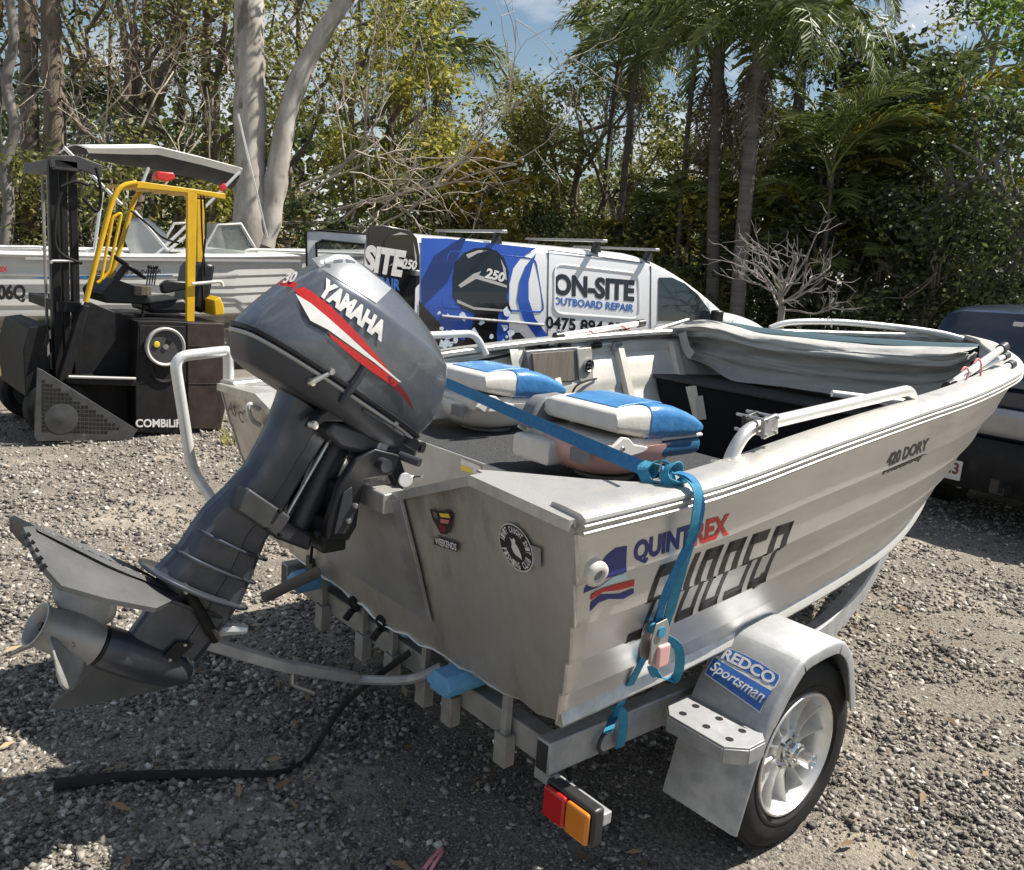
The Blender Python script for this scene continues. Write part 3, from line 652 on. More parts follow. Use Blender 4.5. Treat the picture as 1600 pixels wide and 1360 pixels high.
for a, b0, b1, w in ((-.006, -.269, .330, .150), (-.012, -.268, .330, .150), (-.045, -.252, .322, .144), (-.066, -.236, .312, .137), (-.074, -.226, .304, .130), (-.078, -.210, .290, .118), (-.0785, -.10, .15, .07)):
    secs.append([ML((b0 + b1) / 2 + (b1 - b0) / 2 * u, w * v * tp(u), a) for u, v in sup(SUPN, 4.2)])
Mo('lower_cover', mb.loft(secs), 'motor_mid', smooth=24)
# projecting marks onto the cowling
def on_cowl(u, v, off=.0016):
    x = .14
    for _ in range(14):
        q = atx(u, v, x); d = q - MO; b_, a = d.dot(MBv), d.dot(MA); x = .5 * x + .5 * (cowl_x(b_, max(0, min(.335, a))) + off)
    q = atx(u, v, x); return q
def cowl_poly(nm, pts, m, off=.0016, cu=8, cv=8):
    P_, (x0, x1, y0, y1) = poly2d([(q[0], q[1]) for q in pts])
    bm = cutmap(P_, [tuple(range(len(P_)))], lambda u, v: on_cowl(x0 + (x1 - x0) * u, y0 + (y1 - y0) * v, off), cu, cv)
    return Mo(nm, bm, m, par=cow, smooth=60)
def cowl_text(nm, body, q4, m, bold=.03, shear=0, off=.0050):
    vs, fs = text2d(body, bold, shear); f4 = quad(*[(x, y, 0) for x, y in q4])
    def fn(u, v): p_ = f4(u, v); return on_cowl(p_.x, p_.y, off)
    return Mo(nm, cutmap(vs, fs, fn, 14, 6), m, par=cow, smooth=60)
cowl_poly('top_panel', [(487, 404), (512, 397), (545, 399), (612, 451), (588, 474), (500, 419)], 'motor_top', .0028, 12, 10)
cowl_poly('red_stripe', [(436.4, 440.2), (458.5, 440.2), (485.3, 454.7), (515.9, 477.7), (546.5, 508.3), (569.4, 533.1), (592.4, 559.9), (615.3, 588.6), (624.9, 595.4), (600.0, 574.0), (577.1, 552.6), (554.1, 532.4), (523.6, 506.7), (500.6, 488.4), (473.8, 468.5), (454.7, 449.0), (435.6, 445.9)], 'decal_red', .003, 14, 10)
cowl_poly('white_stripe', [(461.6, 459.3), (485.3, 473.8), (512.1, 496.0), (546.5, 526.6), (569.4, 547.3), (600.0, 574.0), (627.6, 597.7), (623.0, 597.0), (584.7, 566.4), (546.5, 539.6), (512.1, 515.1), (485.3, 501.4), (479.6, 491.4)], 'decal_white', .0036, 14, 10)
cowl_poly('black_stripe', [(463.1, 468.1), (478.4, 492.2), (483.8, 502.1), (512.1, 516.7), (510.6, 519.7), (481.5, 505.2), (473.8, 493.0)], 'motor_black', .003)
cowl_poly('red_stripe', [(512.8, 519.7), (546.5, 541.9), (577.1, 563.3), (603.9, 582.4), (623.0, 599.3), (615.3, 603.9), (607.7, 599.3), (577.1, 578.6), (554.1, 561.0), (516.7, 528.1)], 'decal_red', .0042, 12, 10)
cowl_poly('dark_stripe', [(603.9, 582.4), (621.1, 598.1), (636.4, 617.2), (647.8, 644.0), (634.5, 624.9), (619.2, 609.6), (607.7, 600.0)], 'decal_dark_red', .0042)
cowl_text('maker_name', 'YAMAHA', [(494, 458), (596, 535), (607, 507), (510, 434)], 'decal_white', .06)
cowl_text('power_number', '30', [(441, 443), (461, 440), (466, 424), (446, 427)], 'decal_white', .03, .2)
# seam latch, pull loop and lower side fittings
def on_x(u, v, x): return atx(u, v, x)
mb = MB(); mb.tube([on_x(488, 597, .150), on_x(516, 582, .150)], .008, 8); lt = Mo('cover_latch', mb, 'steel')
for u, v in ((487, 598), (517, 581)):
    k = MB(); k.lathe([(.0, .010), (.008, .009), (.011, .0), (.010, -.012)], on_x(u, v, .150), (1, 0, 0), 12, cap=False); Mo('latch_bolt', k, 'steel', par=lt)
mb = MB(); mb.tube([on_x(535, 632, .150), on_x(545, 612, .160), on_x(560, 592, .163), on_x(571, 574, .166)], [.010, .012, .012, .010], 6); Mo('cover_clip', mb, 'motor_mid')
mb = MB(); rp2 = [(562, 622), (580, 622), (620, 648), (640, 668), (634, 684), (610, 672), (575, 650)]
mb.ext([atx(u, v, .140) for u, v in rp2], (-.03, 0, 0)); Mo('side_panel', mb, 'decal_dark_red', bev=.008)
mb = MB(); mb.tube([atx(566, 640, .146), atx(600, 660, .146), atx(628, 680, .142)], .006, 8); Mo('panel_ridge', mb, 'motor_mid')
mb = MB(); mb.lathe([(.0, .010), (.008, .009), (.012, .002), (.012, -.01)], atx(617, 662, .143), (1, 0, 0), 10, cap=False); Mo('panel_bolt', mb, 'steel')
# leg
LP = [(-1, -.28), (-.93, -.55), (-.78, -.80), (-.55, -.95), (-.30, -1), (.25, -1), (.30, -.93), (.80, -.90), (.92, -.74), (1, -.5), (1, .5), (.92, .74), (.80, .90), (.30, .93), (.25, 1), (-.30, 1), (-.55, .95), (-.78, .80), (-.93, .55), (-1, .28)]
LEG = [(-.085, -0.079, .105, 0.067), (-.12, -0.072, .10, 0.060), (-.20, -0.058, .095, 0.057), (-.30, -0.054, .095, 0.053), (-.38, -0.072, .098, 0.052), (-.43, -0.089, .10, 0.052), (-.455, -0.096, .098, 0.048), (-.50, -0.100, .105, 0.050), (-.56, -0.102, .118, 0.048), (-.64, -0.124, .13, 0.047), (-.655, -0.109, .128, 0.039), (-.70, -0.096, .124, 0.034), (-.76, -0.092, .118, 0.031), (-.82, -0.099, .108, 0.029)]
mb = MB(); secs = []
for a, b0, b1, w in LEG: secs.append([ML((b0 + b1) / 2 + (b1 - b0) / 2 * u, w * v, a) for u, v in LP])
Mo('leg', mb.loft(secs), 'motor_grey_low', smooth=20)
def plate(a, b0, b1, w, th, p=2.4, taper=.5):
    mb = MB(); n = 30; secs = []
    for d, k in ((-th / 2, .985), (-th / 4, 1), (th / 4, 1), (th / 2, .985)):
        secs.append([ML((b0 + b1) / 2 + (b1 - b0) / 2 * k * u, w * k * v * (1 - taper * max(0, u)), a + d) for u, v in sup(n, p)])
    return mb.loft(secs)
Mo('splash_plate', plate(-.645, -.165, .165, .115, .010), 'motor_grey_low', smooth=40)
Mo('splash_fin', plate(-.505, -.10, .145, .082, .008), 'motor_grey_low', smooth=40)
Mo('splash_fin', plate(-.575, -.12, .15, .080, .008), 'motor_grey_low', smooth=40)
Mo('anti_ventilation_plate', plate(-.69, -.26, .14, .075, .010), 'motor_grey_low', smooth=40)
# hydrofoil wings bolted to the plate
for s in (1, -1):
    W_ = [(-0.047, .03, -0.678), (-0.094, .10, -0.690), (-0.141, .145, -0.710), (-0.273, .165, -0.725), (-0.376, .165, -0.732), (-0.414, .15, -0.715), (-0.446, .12, -0.695), (-0.475, .05, -0.665), (-0.437, .0, -0.660), (-0.357, .0, -0.665), (-0.235, .0, -0.674), (-0.122, .0, -0.678)]
    mb = MB(); n = len(W_); up = [ML(b_, s * x, a + .006) for b_, x, a in W_]; dn = [ML(b_, s * x, a - .006) for b_, x, a in W_]
    c1 = ML(-.28, s * .07, -.678); c2 = ML(-.28, s * .07, -.702)
    mb.add(up + dn + [c1, c2], [(i, (i + 1) % n, 2 * n) for i in range(n)] + [((i + 1) % n + n, i + n, 2 * n + 1) for i in range(n)] + [(i, i + n, (i + 1) % n + n, (i + 1) % n) for i in range(n)])
    wing = Mo('hydrofoil_wing', mb, 'fin_grey', smooth=30)
    for k in range(5):
        t = k / 5; q0 = V((-.420 - .049 * t, .15 - .1 * t, -.710 + .045 * t)); k_ = MB(); c = ML(q0.x - .006, s * q0.y, q0.z + .004); k_.box(c, (.012, .016, .007), Matrix.Rotation(rad(32), 3, 'X')); Mo('wing_tooth', k_, 'motor_black', par=wing)
    rg = MB(); rg.loft([[ML(b_, s * x, a + .006), ML(b_ - .0, s * (x - .012), a + .010 * h + .006), ML(b_, s * (x - .022), a + .006)] for b_, x, a, h in ((-.07, .045, -.678, .1), (-.15, .05, -.676, .8), (-.28, .05, -.672, .8), (-.38, .045, -.665, .3), (-.44, .04, -.662, .05))]); Mo('wing_rib', rg, 'fin_grey', par=wing, smooth=40)
# gearcase, skeg, propeller
mb = MB(); ga = -.865; secs = []
for b_, r_ in ((.125, .004), (.118, .02), (.10, .034), (.06, .048), (.0, .054), (-.06, .056), (-.12, .055), (-.15, .052)):
    secs.append([ML(b_, r_ * math.cos(t), ga + r_ * math.sin(t)) for t in [2 * math.pi * i / 20 for i in range(20)]])
Mo('gearcase', mb.loft(secs), 'motor_grey_low', smooth=50)
mb = MB(); SK = [(.095, -.885), (.085, -.905), (.02, -.945), (-.06, -.99), (-.13, -1.03), (-.175, -1.045), (-.175, -1.03), (-.145, -.96), (-.135, -.90)]
secs = []
mb.add([ML(b_, .016 if i in (0, 8) else .010 if i in (1, 2, 7) else .004, a) for i, (b_, a) in enumerate(SK)] + [ML(b_, -.016 if i in (0, 8) else -.010 if i in (1, 2, 7) else -.004, a) for i, (b_, a) in enumerate(SK)], [tuple(range(9)), tuple(range(17, 8, -1))] + [(i, i + 9, (i + 1) % 9 + 9, (i + 1) % 9) for i in range(9)])
Mo('skeg', mb, 'fin_grey', smooth=30)
mb = MB(); mb.tube([ML(-.150, 0, ga), ML(-.158, 0, ga)], .050, 20); Mo('prop_collar', mb, 'motor_black')
prp = bpy.data.objects.new('propeller', None); COL.objects.link(prp); prp.parent = mot; prp.location = ML(-.22, 0, ga) - V(mot.location)
def pp(nm, mb, m, **k): c = ML(-.22, 0, ga); mb.xf(lambda q: q - c); return obj(nm, mb, m, prp, **k)
mb = MB(); mb.lathe([(.046, .0), (.056, .004), (.057, .05), (.054, .10), (.050, .135), (.052, .148), (.055, .155), (.050, .156), (.040, .14), (.036, .11), (.0, .11)], ML(-.160, 0, ga), -MBv, 28, cap=False); pp('hub', mb, 'prop_grey', smooth=40)
mb = MB(); mb.lathe([(.0, -.035), (.010, -.035), (.012, -.02), (.022, -.018), (.022, .0)], ML(-.27, 0, ga), MBv, 10, cap=False); pp('prop_nut', mb, 'motor_black')
for k in range(3):
    th = rad(95) + 2 * math.pi * k / 3; mb = MB()
    def bl(u, v, d=0):
        r_ = .046 + (.152 - .046) * u; wdt = .80 * math.sin(math.pi * (.20 + .66 * u)) ** .7 * (1 if u < .7 else math.sqrt(max(.02, 1 - ((u - .7) / .32) ** 2)))
        an = th + (v - .5) * wdt * 1.25; pitch = -(v - .5) * wdt * .17
        return ML(-.225 + pitch - .03 * u, r_ * math.cos(an), ga + r_ * math.sin(an))
    mb.grid(bl, 8, 8); pp('blade', mb, 'prop_grey', smooth=60, sol=.005)
mb = MB(); mb.ext([ML(.012, .0385, -.785), ML(.058, .0375, -.775), ML(.040, .0375, -.832), ML(-.006, .0385, -.842)], (.004, 0, 0)); it = Mo('water_intake', mb, 'motor_black')
for b_, a in ((.034, -.785), (.018, -.833)):
    k = MB(); k.lathe([(.0, .006), (.004, .006), (.006, .003)], ML(b_, .042, a), (1, 0, 0), 8, cap=False); Mo('intake_screw', k, 'steel', par=it)
# lower mount cover, trim rod, swivel bracket
mb = MB(); mb.loft([[ML(b_, x, a) for b_, a in ((-.062, -.352), (.09, -.368), (.088, -.435), (-.062, -.416))] for x in (.0, .092)]); bx_ = Mo('lower_mount_cover', mb, 'fork_grey', bev=.006)
for u, v in ((437, 798), (437, 835), (418, 826)):
    k = MB(); k.lathe([(.0, .010), (.005, .009), (.007, .0)], atx(u, v, .092), (1, 0, 0), 8, cap=False); Mo('cover_bolt', k, 'motor_black', par=bx_)
mb = MB(); mb.tube([ML(.15, 0, -.10), ML(.155, 0, -.16), ML(.17, 0, -.30), ML(.175, 0, -.40)], [.042, .045, .040, .036], 16); Mo('swivel_tube', mb, 'motor_mid', smooth=40)
mb = MB(); mb.loft([[ML(b_ , x, a) for b_, a in ((.09, -.385), (.20, -.385), (.22, -.43), (.10, -.44))] for x in (-.06, .06)]); Mo('lower_yoke', mb, 'motor_mid', bev=.01)
mb = MB(); mb.tube(bent([ML(.20, .07, -.38), ML(.25, .07, -.33), ML(.26, .07, -.28), ML(.21, .07, -.27)], .03), .010, 8); Mo('tilt_lever', mb, 'motor_mid')
mb = MB(); mb.tube([ML(.10, .05, -.40), ML(.095, .055, -.14)], .006, 8); mb.tube([ML(.095, .055, -.14), ML(.095, .055, -.125)], .010, 8); Mo('shift_rod', mb, 'steel')
# steering arm and upper mount, reaching over the transom
mb = MB(); secs = []
for u, v, h in ((492, 662, .020), (515, 647, .026), (560, 645, .030), (600, 660, .028), (640, 688, .022), (655, 700, .016)):
    q = atx(u, v, .125); secs.append([q + MA * h + V((-.05, 0, 0)), q + MA * h, q - MA * h, q - MA * h + V((-.05, 0, 0))])
Mo('steering_arm', mb.loft(secs), 'motor_black', bev=.006, smooth=30)
mb = MB(); mb.loft([[ML(b_, x, a) for b_, a in ((.04, -.09), (.33, -.02), (.345, -.05), (.24, -.105), (.10, -.145), (.04, -.13))] for x in (-.115, .115)]); Mo('upper_mount', mb, 'motor_mid', bev=.012)
mb = MB(); q = atx(640, 694, .06); w = atx(662, 700, .10); mb.tube([q, q.lerp(w, .7), w], .017, 12); Mo('throttle_friction_knob', mb, 'motor_black')
mb = MB(); mb.tube([q.lerp(w, .58), q.lerp(w, .74)], .020, 12); Mo('knob_ring', mb, 'tube_alu')
mb = MB(); mb.lathe([(.0, .012), (.009, .011), (.013, .004), (.013, -.01)], atx(490, 665, .128), (1, 0, 0), 12, cap=False); Mo('pivot_bolt', mb, 'steel')
mb = MB(); mb.box(atx(592, 696, .10), (.05, .035, .05), Matrix.Rotation(rad(-20), 3, 'X')); Mo('steering_stop', mb, 'alu_plate', bev=.005)
# transom clamp plates and screws
for s in (1, -1):
    CP = [(-.285, .852), (-.215, .842), (-.190, .88), (-.182, .96), (-.172, 1.012), (-.085, 1.018), (-.070, .99), (-.062, .92), (-.045, .92), (-.035, 1.02), (-.06, 1.075), (-.14, 1.10), (-.20, 1.075), (-.245, 1.01), (-.28, .91)]
    mb = MB(); mb.ext([V((s * .105, y, z)) for y, z in CP], (s * .030, 0, 0)); cl = Mo('clamp_bracket', mb, 'motor_black', bev=.005)
    mb = MB(); mb.ext([V((s * .1355, y, z)) for y, z in ((-.265, .87), (-.225, .865), (-.205, .90), (-.215, 1.0), (-.24, .985))], (s * .006, 0, 0)); Mo('clamp_rib', mb, 'motor_mid', par=cl, bev=.002)
    for y, z in ((-.225, .905), (-.205, .945)):
        k = MB(); k.lathe([(.0, .014), (.006, .013), (.009, .008), (.009, .0)], (s * .142, y, z), (s, 0, 0), 6, cap=False); Mo('clamp_bolt', k, 'steel', par=cl)
    k = MB(); k.tube([(s * .08, -.055, .975), (s * .08, .03, .985)], .009, 10); k.tube([(s * .08 - .045, .03, .972), (s * .08 + .045, .03, .998)], .007, 8); k.lathe([(.010, -.006), (.022, -.006), (.022, .006), (.010, .006)], (s * .08, -.05, .975), (0, 1, 0), 14); Mo('clamp_screw', k, 'steel', par=cl)
mb = MB(); mb.tube([(-.15, -.12, 1.055), (.165, -.12, 1.055)], .019, 14); mb.tube([(.12, -.05, 1.07), (.18, -.02, 1.058)], .013, 12); Mo('tilt_tube', mb, 'motor_mid')
mb = MB(); mb.lathe([(.010, -.006), (.019, -.006), (.021, 0), (.019, .006), (.010, .006)], (.172, -.06, 1.01), (1, -.4, .2), 16); Mo('white_bush', mb, 'decal_white')
mb = MB(); mb.bb(-.10, .10, -.275, -.20, .80, .90); mb.bb(-.10, .10, -.24, -.19, .90, 1.0); Mo('tilt_pin_block', mb, 'motor_black', bev=.008)
# dark hose of the gear shift at the leg bottom and the leg rest tube
mb = MB(); mb.tube([atx(290, 920, .06), atx(312, 955, .06), atx(338, 1000, .05)], .014, 10); Mo('rubber_rest', mb, 'rubber')
mb = MB(); mb.tube([atx(285, 915, .065), atx(292, 925, .065)], .011, 10); Mo('rest_pin', mb, 'steel')
# ------------------------------------------------------------------ marks and fittings of the dinghy
def hull_it(y, z):
    lo, hi = 0., NH - 1.001
    for _ in range(26):
        i = (lo + hi) / 2; k = int(i); fr = i - k; c = CH[k].lerp(CH[k + 1], fr); g_ = GW[k].lerp(GW[k + 1], fr)
        t = max(0, min(1, (z - c.z) / (g_.z - c.z)))
        if c.y + (g_.y - c.y) * t < y: lo = i
        else: hi = i
    return i, t
def on_hull(u, v, off=.003):
    x = .9
    for _ in range(9):
        q = atx(u, v, x); i, t = hull_it(q.y, q.z); x = .3 * x + .7 * side(i, t, .004, 0).x
    q = atx(u, v, x); i, t = hull_it(q.y, q.z); return side(i, t, off, 2)
def hull_poly(nm, pts, m, off=.0028, cu=10, cv=34):
    P_, (x0, x1, y0, y1) = poly2d(pts)
    return B(nm, cutmap(P_, [tuple(range(len(P_)))], lambda u, v: on_hull(x0 + (x1 - x0) * u, y0 + (y1 - y0) * v, off), cu, cv), m, smooth=0)
def hull_text(nm, body, q4, m, bold=.03, shear=0, off=.0032, cu=10, cv=30):
    vs, fs = text2d(body, bold, shear); f4 = quad(*[(x, y, 0) for x, y in q4])
    def fn(u, v): p_ = f4(u, v); return on_hull(p_.x, p_.y, off)
    return B(nm, cutmap(vs, fs, fn, cu, cv), m, smooth=0)
hull_text('maker_name', 'QUINT', [(987, 884), (1076, 857), (1083, 818), (992, 847)], 'decal_navy', .045)
hull_text('maker_name', 'REX', [(1080, 853), (1135, 834), (1141, 802), (1087, 817)], 'decal_red', .045)
z4 = lambda pts: [(860 + x / 4, 780 + y / 4) for x, y in pts]
hull_poly('flag_mark', z4([(480, 292), (458, 466), (400, 470), (340, 508), (290, 556), (210, 590), (216, 556), (250, 510), (310, 400), (350, 350), (410, 305)]), 'decal_navy')
hull_poly('flag_mark', z4([(270, 582), (340, 528), (400, 484), (466, 468), (490, 490), (430, 512), (340, 545)]), 'decal_pale_blue', .0034)
hull_poly('flag_mark', z4([(258, 596), (310, 562), (430, 530), (528, 503), (522, 543), (430, 568), (330, 580), (252, 632)]), 'decal_red', .0038)
hull_poly('flag_mark', z4([(243, 698), (255, 645), (320, 596), (430, 592), (520, 556), (518, 585), (450, 622), (360, 622), (300, 645)]), 'decal_navy', .0038)
# registration in squared italic letters, split along the lap
def stroke(rects): return rects
W1, W2 = .31, .22
GLY = {'S': 'tamlb', 'U': 'LRb', '0': 'tLRb', '8': 'tLRb', '5': 'tamlb', 'Q': 'tLRbq'}
def glyph(ch):
    out = []
    for k in GLY[ch]:
        if k == 't': out.append((0, 1, 1 - .18, 1))
        if k == 'b': out.append((0, 1, 0, .13))
        if k == 'm': out.append((0, 1, .50, .57))
        if k == 'L': out += [(0, W1, .5, 1), (0, W2, 0, .5)]
        if k == 'R': out += [(1 - W1, 1, .5, 1), (1 - W2, 1, 0, .5)]
        if k == 'a': out.append((0, W1, .5, 1))
        if k == 'l': out.append((1 - W2, 1, 0, .5))
        if k == 'q': out.append((.6, .8, -.10, .18))
    return out
F4 = quad(*[(x, y, 0) for x, y in [(974, 1006), (1198, 905), (1242, 814), (1028, 886)]])
for n_, ch in enumerate('SU085Q'):
    vs, fs = [], []
    for x0, x1, y0, y1 in glyph(ch):
        k = len(vs); ux = lambda x: (n_ + .06 + x * .76) / 5.9
        sh = lambda y: -.012 if y <= .501 and y1 <= .501 else .012
        vs += [(ux(x0) + sh(y0), y0), (ux(x1) + sh(y0), y0), (ux(x1) + sh(y0), y1), (ux(x0) + sh(y0), y1)]; fs.append((k, k + 1, k + 2, k + 3))
    def fn(u, v): p_ = F4(u, v); return on_hull(p_.x, p_.y, .003)
    B('registration_letter', cutmap(vs, fs, fn, 40, 44), 'decal_black', smooth=0)
hull_text('model_name', '420 DORY', [(1382, 730), (1447, 702), (1452, 684), (1387, 710)], 'decal_black', .04, .15)
hull_text('model_name', 'WideBody', [(1376, 747), (1443, 718), (1446, 706), (1380, 734)], 'decal_black', .045, .2)
c = on_hull(926, 894, .010); n_ = V((.97, -.05, -.25)).normalized()
mb = MB(); mb.lathe([(.013, .004), (.016, .012), (.022, .012), (.029, .008), (.031, .002), (.030, -.02)], c, n_, 28, cap=False); fl = B('drain_flange', mb, 'seat_white', smooth=50)
mb = MB(); mb.lathe([(.0, .005), (.0135, .005), (.0135, .0045)], c, n_, 20, cap=False); B('drain_hole', mb, 'seat_grey', par=fl)
# transom marks
def on_tr(u, v, off=.008):
    k = .14 / .545; d = ray(u, v); y0 = -.004 + .545 * k - off     # y + k z = y0
    t = (y0 - CAM.y - k * CAM.z) / (d.y + k * d.z); return CAM + d * t
def tr_pt(c, e1, e2, u, v, off=0): return c + e1 * u + e2 * v + V((0, -off, -.2 * off))
cS = on_tr(806, 856); e1 = V((1, 0, 0)); e2 = V((0, -.249, .9685)); R_ = (on_tr(806, 856) - on_tr(806, 889)).length
def disc(r0, r1, m, off, nm='sticker_ring'):
    mb = MB(); n = 40; 
    if r0 == 0: mb.add([tr_pt(cS, e1, e2, r1 * math.cos(t), r1 * math.sin(t), off) for t in [2 * math.pi * i / n for i in range(n)]], [tuple(range(n))])
    else: mb.loft([[tr_pt(cS, e1, e2, r * math.cos(t), r * math.sin(t), off) for t in [2 * math.pi * i / n for i in range(n)]] for r in (r0, r1)], cap=False)
    return B(nm, mb, m, smooth=0)
stk = disc(0, R_, 'decal_white', 0, 'round_sticker'); disc(0, R_ * .95, 'decal_black', .0008, 'sticker_face')
def arc_text(s, r_in, r_out, a0, a1, flip):
    n = len(s)
    for i, ch in enumerate(s):
        if ch == ' ': continue
        vs, fs = text2d(ch, .03); t0 = a0 + (a1 - a0) * (i + .10) / n; t1 = a0 + (a1 - a0) * (i + .90) / n
        def fn(u, v):
            t = t0 + (t1 - t0) * u; r = r_in + (r_out - r_in) * (1 - v if flip else v); return tr_pt(cS, e1, e2, r * math.cos(t), r * math.sin(t), .0016)
        B('sticker_letter', cutmap(vs, fs, fn, 2, 2), 'decal_white', smooth=0)
arc_text("AIN'T CAUGHT SHIT", R_ * .62, R_ * .90, rad(172), rad(-2), False)
arc_text("FISHING CLUB", R_ * .60, R_ * .90, rad(196), rad(344), True)
fish = [(-.30, .38), (-.12, .30), (-.05, .42), (.06, .34), (.02, .22), (.18, .05), (.30, -.20), (.32, -.42), (.16, -.36), (.0, -.34), (-.16, -.22), (-.24, -.02), (-.18, .12), (-.22, .26)]
mb = MB(); mb.add([tr_pt(cS, e1, e2, x * R_, y * R_, .0016) for x, y in fish], [tuple(range(len(fish)))]); B('sticker_fish', mb, 'decal_white', smooth=0)
def tr_poly(nm, pts, m, off): mb = MB(); mb.add([on_tr(u, v, .008 + off) for u, v in pts], [tuple(range(len(pts)))]); return B(nm, mb, m, smooth=0)
tr_poly('cartoon_sticker', [(671, 794), (682, 800), (700, 797), (707, 806), (704, 824), (699, 836), (688, 834), (682, 822), (676, 812)], 'decal_black', 0)
tr_poly('sticker_patch', [(686, 802), (701, 803), (703, 810), (688, 808)], 'decal_yellow', .0012)
tr_poly('sticker_patch', [(688, 811), (702, 813), (700, 819), (688, 817)], 'decal_pink', .0012)
tr_poly('sticker_patch', [(684, 819), (698, 822), (696, 832), (688, 831)], 'decal_dark_red', .0012)
tr_poly('sticker_patch', [(676, 798), (683, 802), (684, 812), (678, 808)], 'bark_brown', .0012)
vs, fs = text2d('WEEKENDS', .03); q4 = quad(on_tr(680, 850, .0096), on_tr(713, 861, .0096), on_tr(713, 850, .0096), on_tr(679, 839, .0096))
tr_poly('sticker_banner', [(678, 851), (715, 863), (715, 849), (678, 838)], 'decal_black', .0004)
B('sticker_text', cutmap(vs, fs, q4), 'decal_white', smooth=0)
tr_poly('old_sticker_mark', [(826, 851), (845, 857), (845, 888), (828, 883)], 'alu_plate', -.0006)
# bulkhead warning label, scuppers with rubber flaps
def yq(nm, pts, y, m): mb = MB(); mb.add([aty(u, v, y) for u, v in pts], [tuple(range(len(pts)))]); return B(nm, mb, m, smooth=0)
yq('warning_label', [(720, 735), (751, 742), (751, 729), (720, 716)], .4255, 'decal_white'); yq('label_strip', [(720, 735), (738, 740), (738, 733), (720, 726)], .4245, 'decal_yellow')
for u, v in ((597, 974), (554, 944)):
    c = on_tr(u, v, .004); mb = MB(); mb.lathe([(.0, .004), (.016, .004), (.018, .008), (.026, .008), (.028, .004), (.028, -.004)], c, (0, -.97, -.25), 22, cap=False); sc = B('scupper', mb, 'rubber', smooth=40)
    mb = MB(); mb.tube([c + V((0, -.008, -.02)), c + V((-.005, -.03, -.05))], .012, 10); B('scupper_flap', mb, 'rubber', par=sc)
# sonar transducer on its arm with cable
c0 = on_tr(486, 893, .012); c1 = c0 + V((0, -.055, -.012))
mb = MB(); mb.box(c0, (.05, .02, .11)); ar = B('transducer_bracket', mb, 'black_plastic', bev=.004)
mb = MB(); q0 = aty(497, 893, c0.y - .05); q1 = aty(412, 934, c0.y - .12); mb.loft([[q + V((dx, 0, dz)) for dx, dz in ((-.02, -.014), (.02, -.014), (.024, .006), (.012, .016), (-.012, .016), (-.024, .006))] for q in (q0, q0.lerp(q1, .1), q0.lerp(q1, .9), q1)]); B('transducer', mb, 'black_plastic', par=ar, bev=.004)
mb = MB(); mb.tube(spline([on_tr(486, 905, .03), on_tr(470, 908, .06), on_tr(446, 912, .06), on_tr(447, 922, .06)], 5), .005, 6); B('transducer_cable', mb, 'rubber', par=ar)
mb = MB(); mb.tube(spline([on_tr(487, 790, .012), on_tr(484, 815, .02), on_tr(488, 845, .012), on_tr(485, 880, .02)], 6), .0055, 8); B('hanging_cable', mb, 'rubber')
# side grab rail with clamp block, rope, cleat
rp = bent([atx(1128, 752, .87), atx(1150, 695, .87), atx(1172, 668, .87), atx(1424, 609, .87), atx(1429, 662, .87)], .05, 6)
mb = MB(); mb.tube(rp, .0185, 14); gr_ = B('grab_rail', mb, 'tube_alu', smooth=50)
for q in (rp[0], rp[-1]):
    mb = MB(); mb.box(q + V((0, 0, -.003)), (.06, .09, .012)); B('rail_foot', mb, 'alu_bright', par=gr_, bev=.004)
cb = atx(1187, 663, .87); mb = MB(); mb.box(cb, (.012, .065, .055), Matrix.Rotation(rad(12), 3, 'X')); blk_ = None
mb.v = [(x + .03, y, z) for x, y, z in mb.v]; pb_ = B('clamp_plate', mb, 'alu_plate', par=gr_, bev=.003)
mb = MB(); mb.box(cb - V((.03, 0, 0)), (.014, .06, .05), Matrix.Rotation(rad(12), 3, 'X')); B('clamp_plate', mb, 'black_plastic', par=gr_, bev=.003)
for dy, dz in ((-.022, .018), (.022, .024), (-.022, -.022), (.022, -.016)):
    mb = MB(); mb.tube([cb + V((-.06, dy, dz)), cb + V((.042, dy, dz))], .0045, 8); B('clamp_bolt', mb, 'steel', par=gr_)
base = rp[0] + V((0, .005, .028)); mb = MB()
mb.tube([base + V((.030 * math.cos(t) * (1 + .12 * math.sin(7 * t)), .032 * math.sin(t), .010 * math.sin(t * .5 + 1) + .006 * (t / 3))) for t in np.linspace(0, 12, 60)], .008, 7); B('rope_lashing', mb, 'rope')
mb = MB(); q = atx(1190, 722, .86); mb.box(q + V((0, 0, -.004)), (.02, .03, .03)); mb.box(q + V((0, 0, .014)), (.018, .06, .012)); B('cleat', mb, 'black_plastic', bev=.003)
pr = bent([(-.88, .30, 1.17), (-.88, .32, 1.29), (-.88, .98, 1.315), (-.88, 1.05, 1.22)], .05, 6)
mb = MB(); mb.tube(pr, .016, 12); B('grab_rail', mb, 'tube_white', smooth=50)
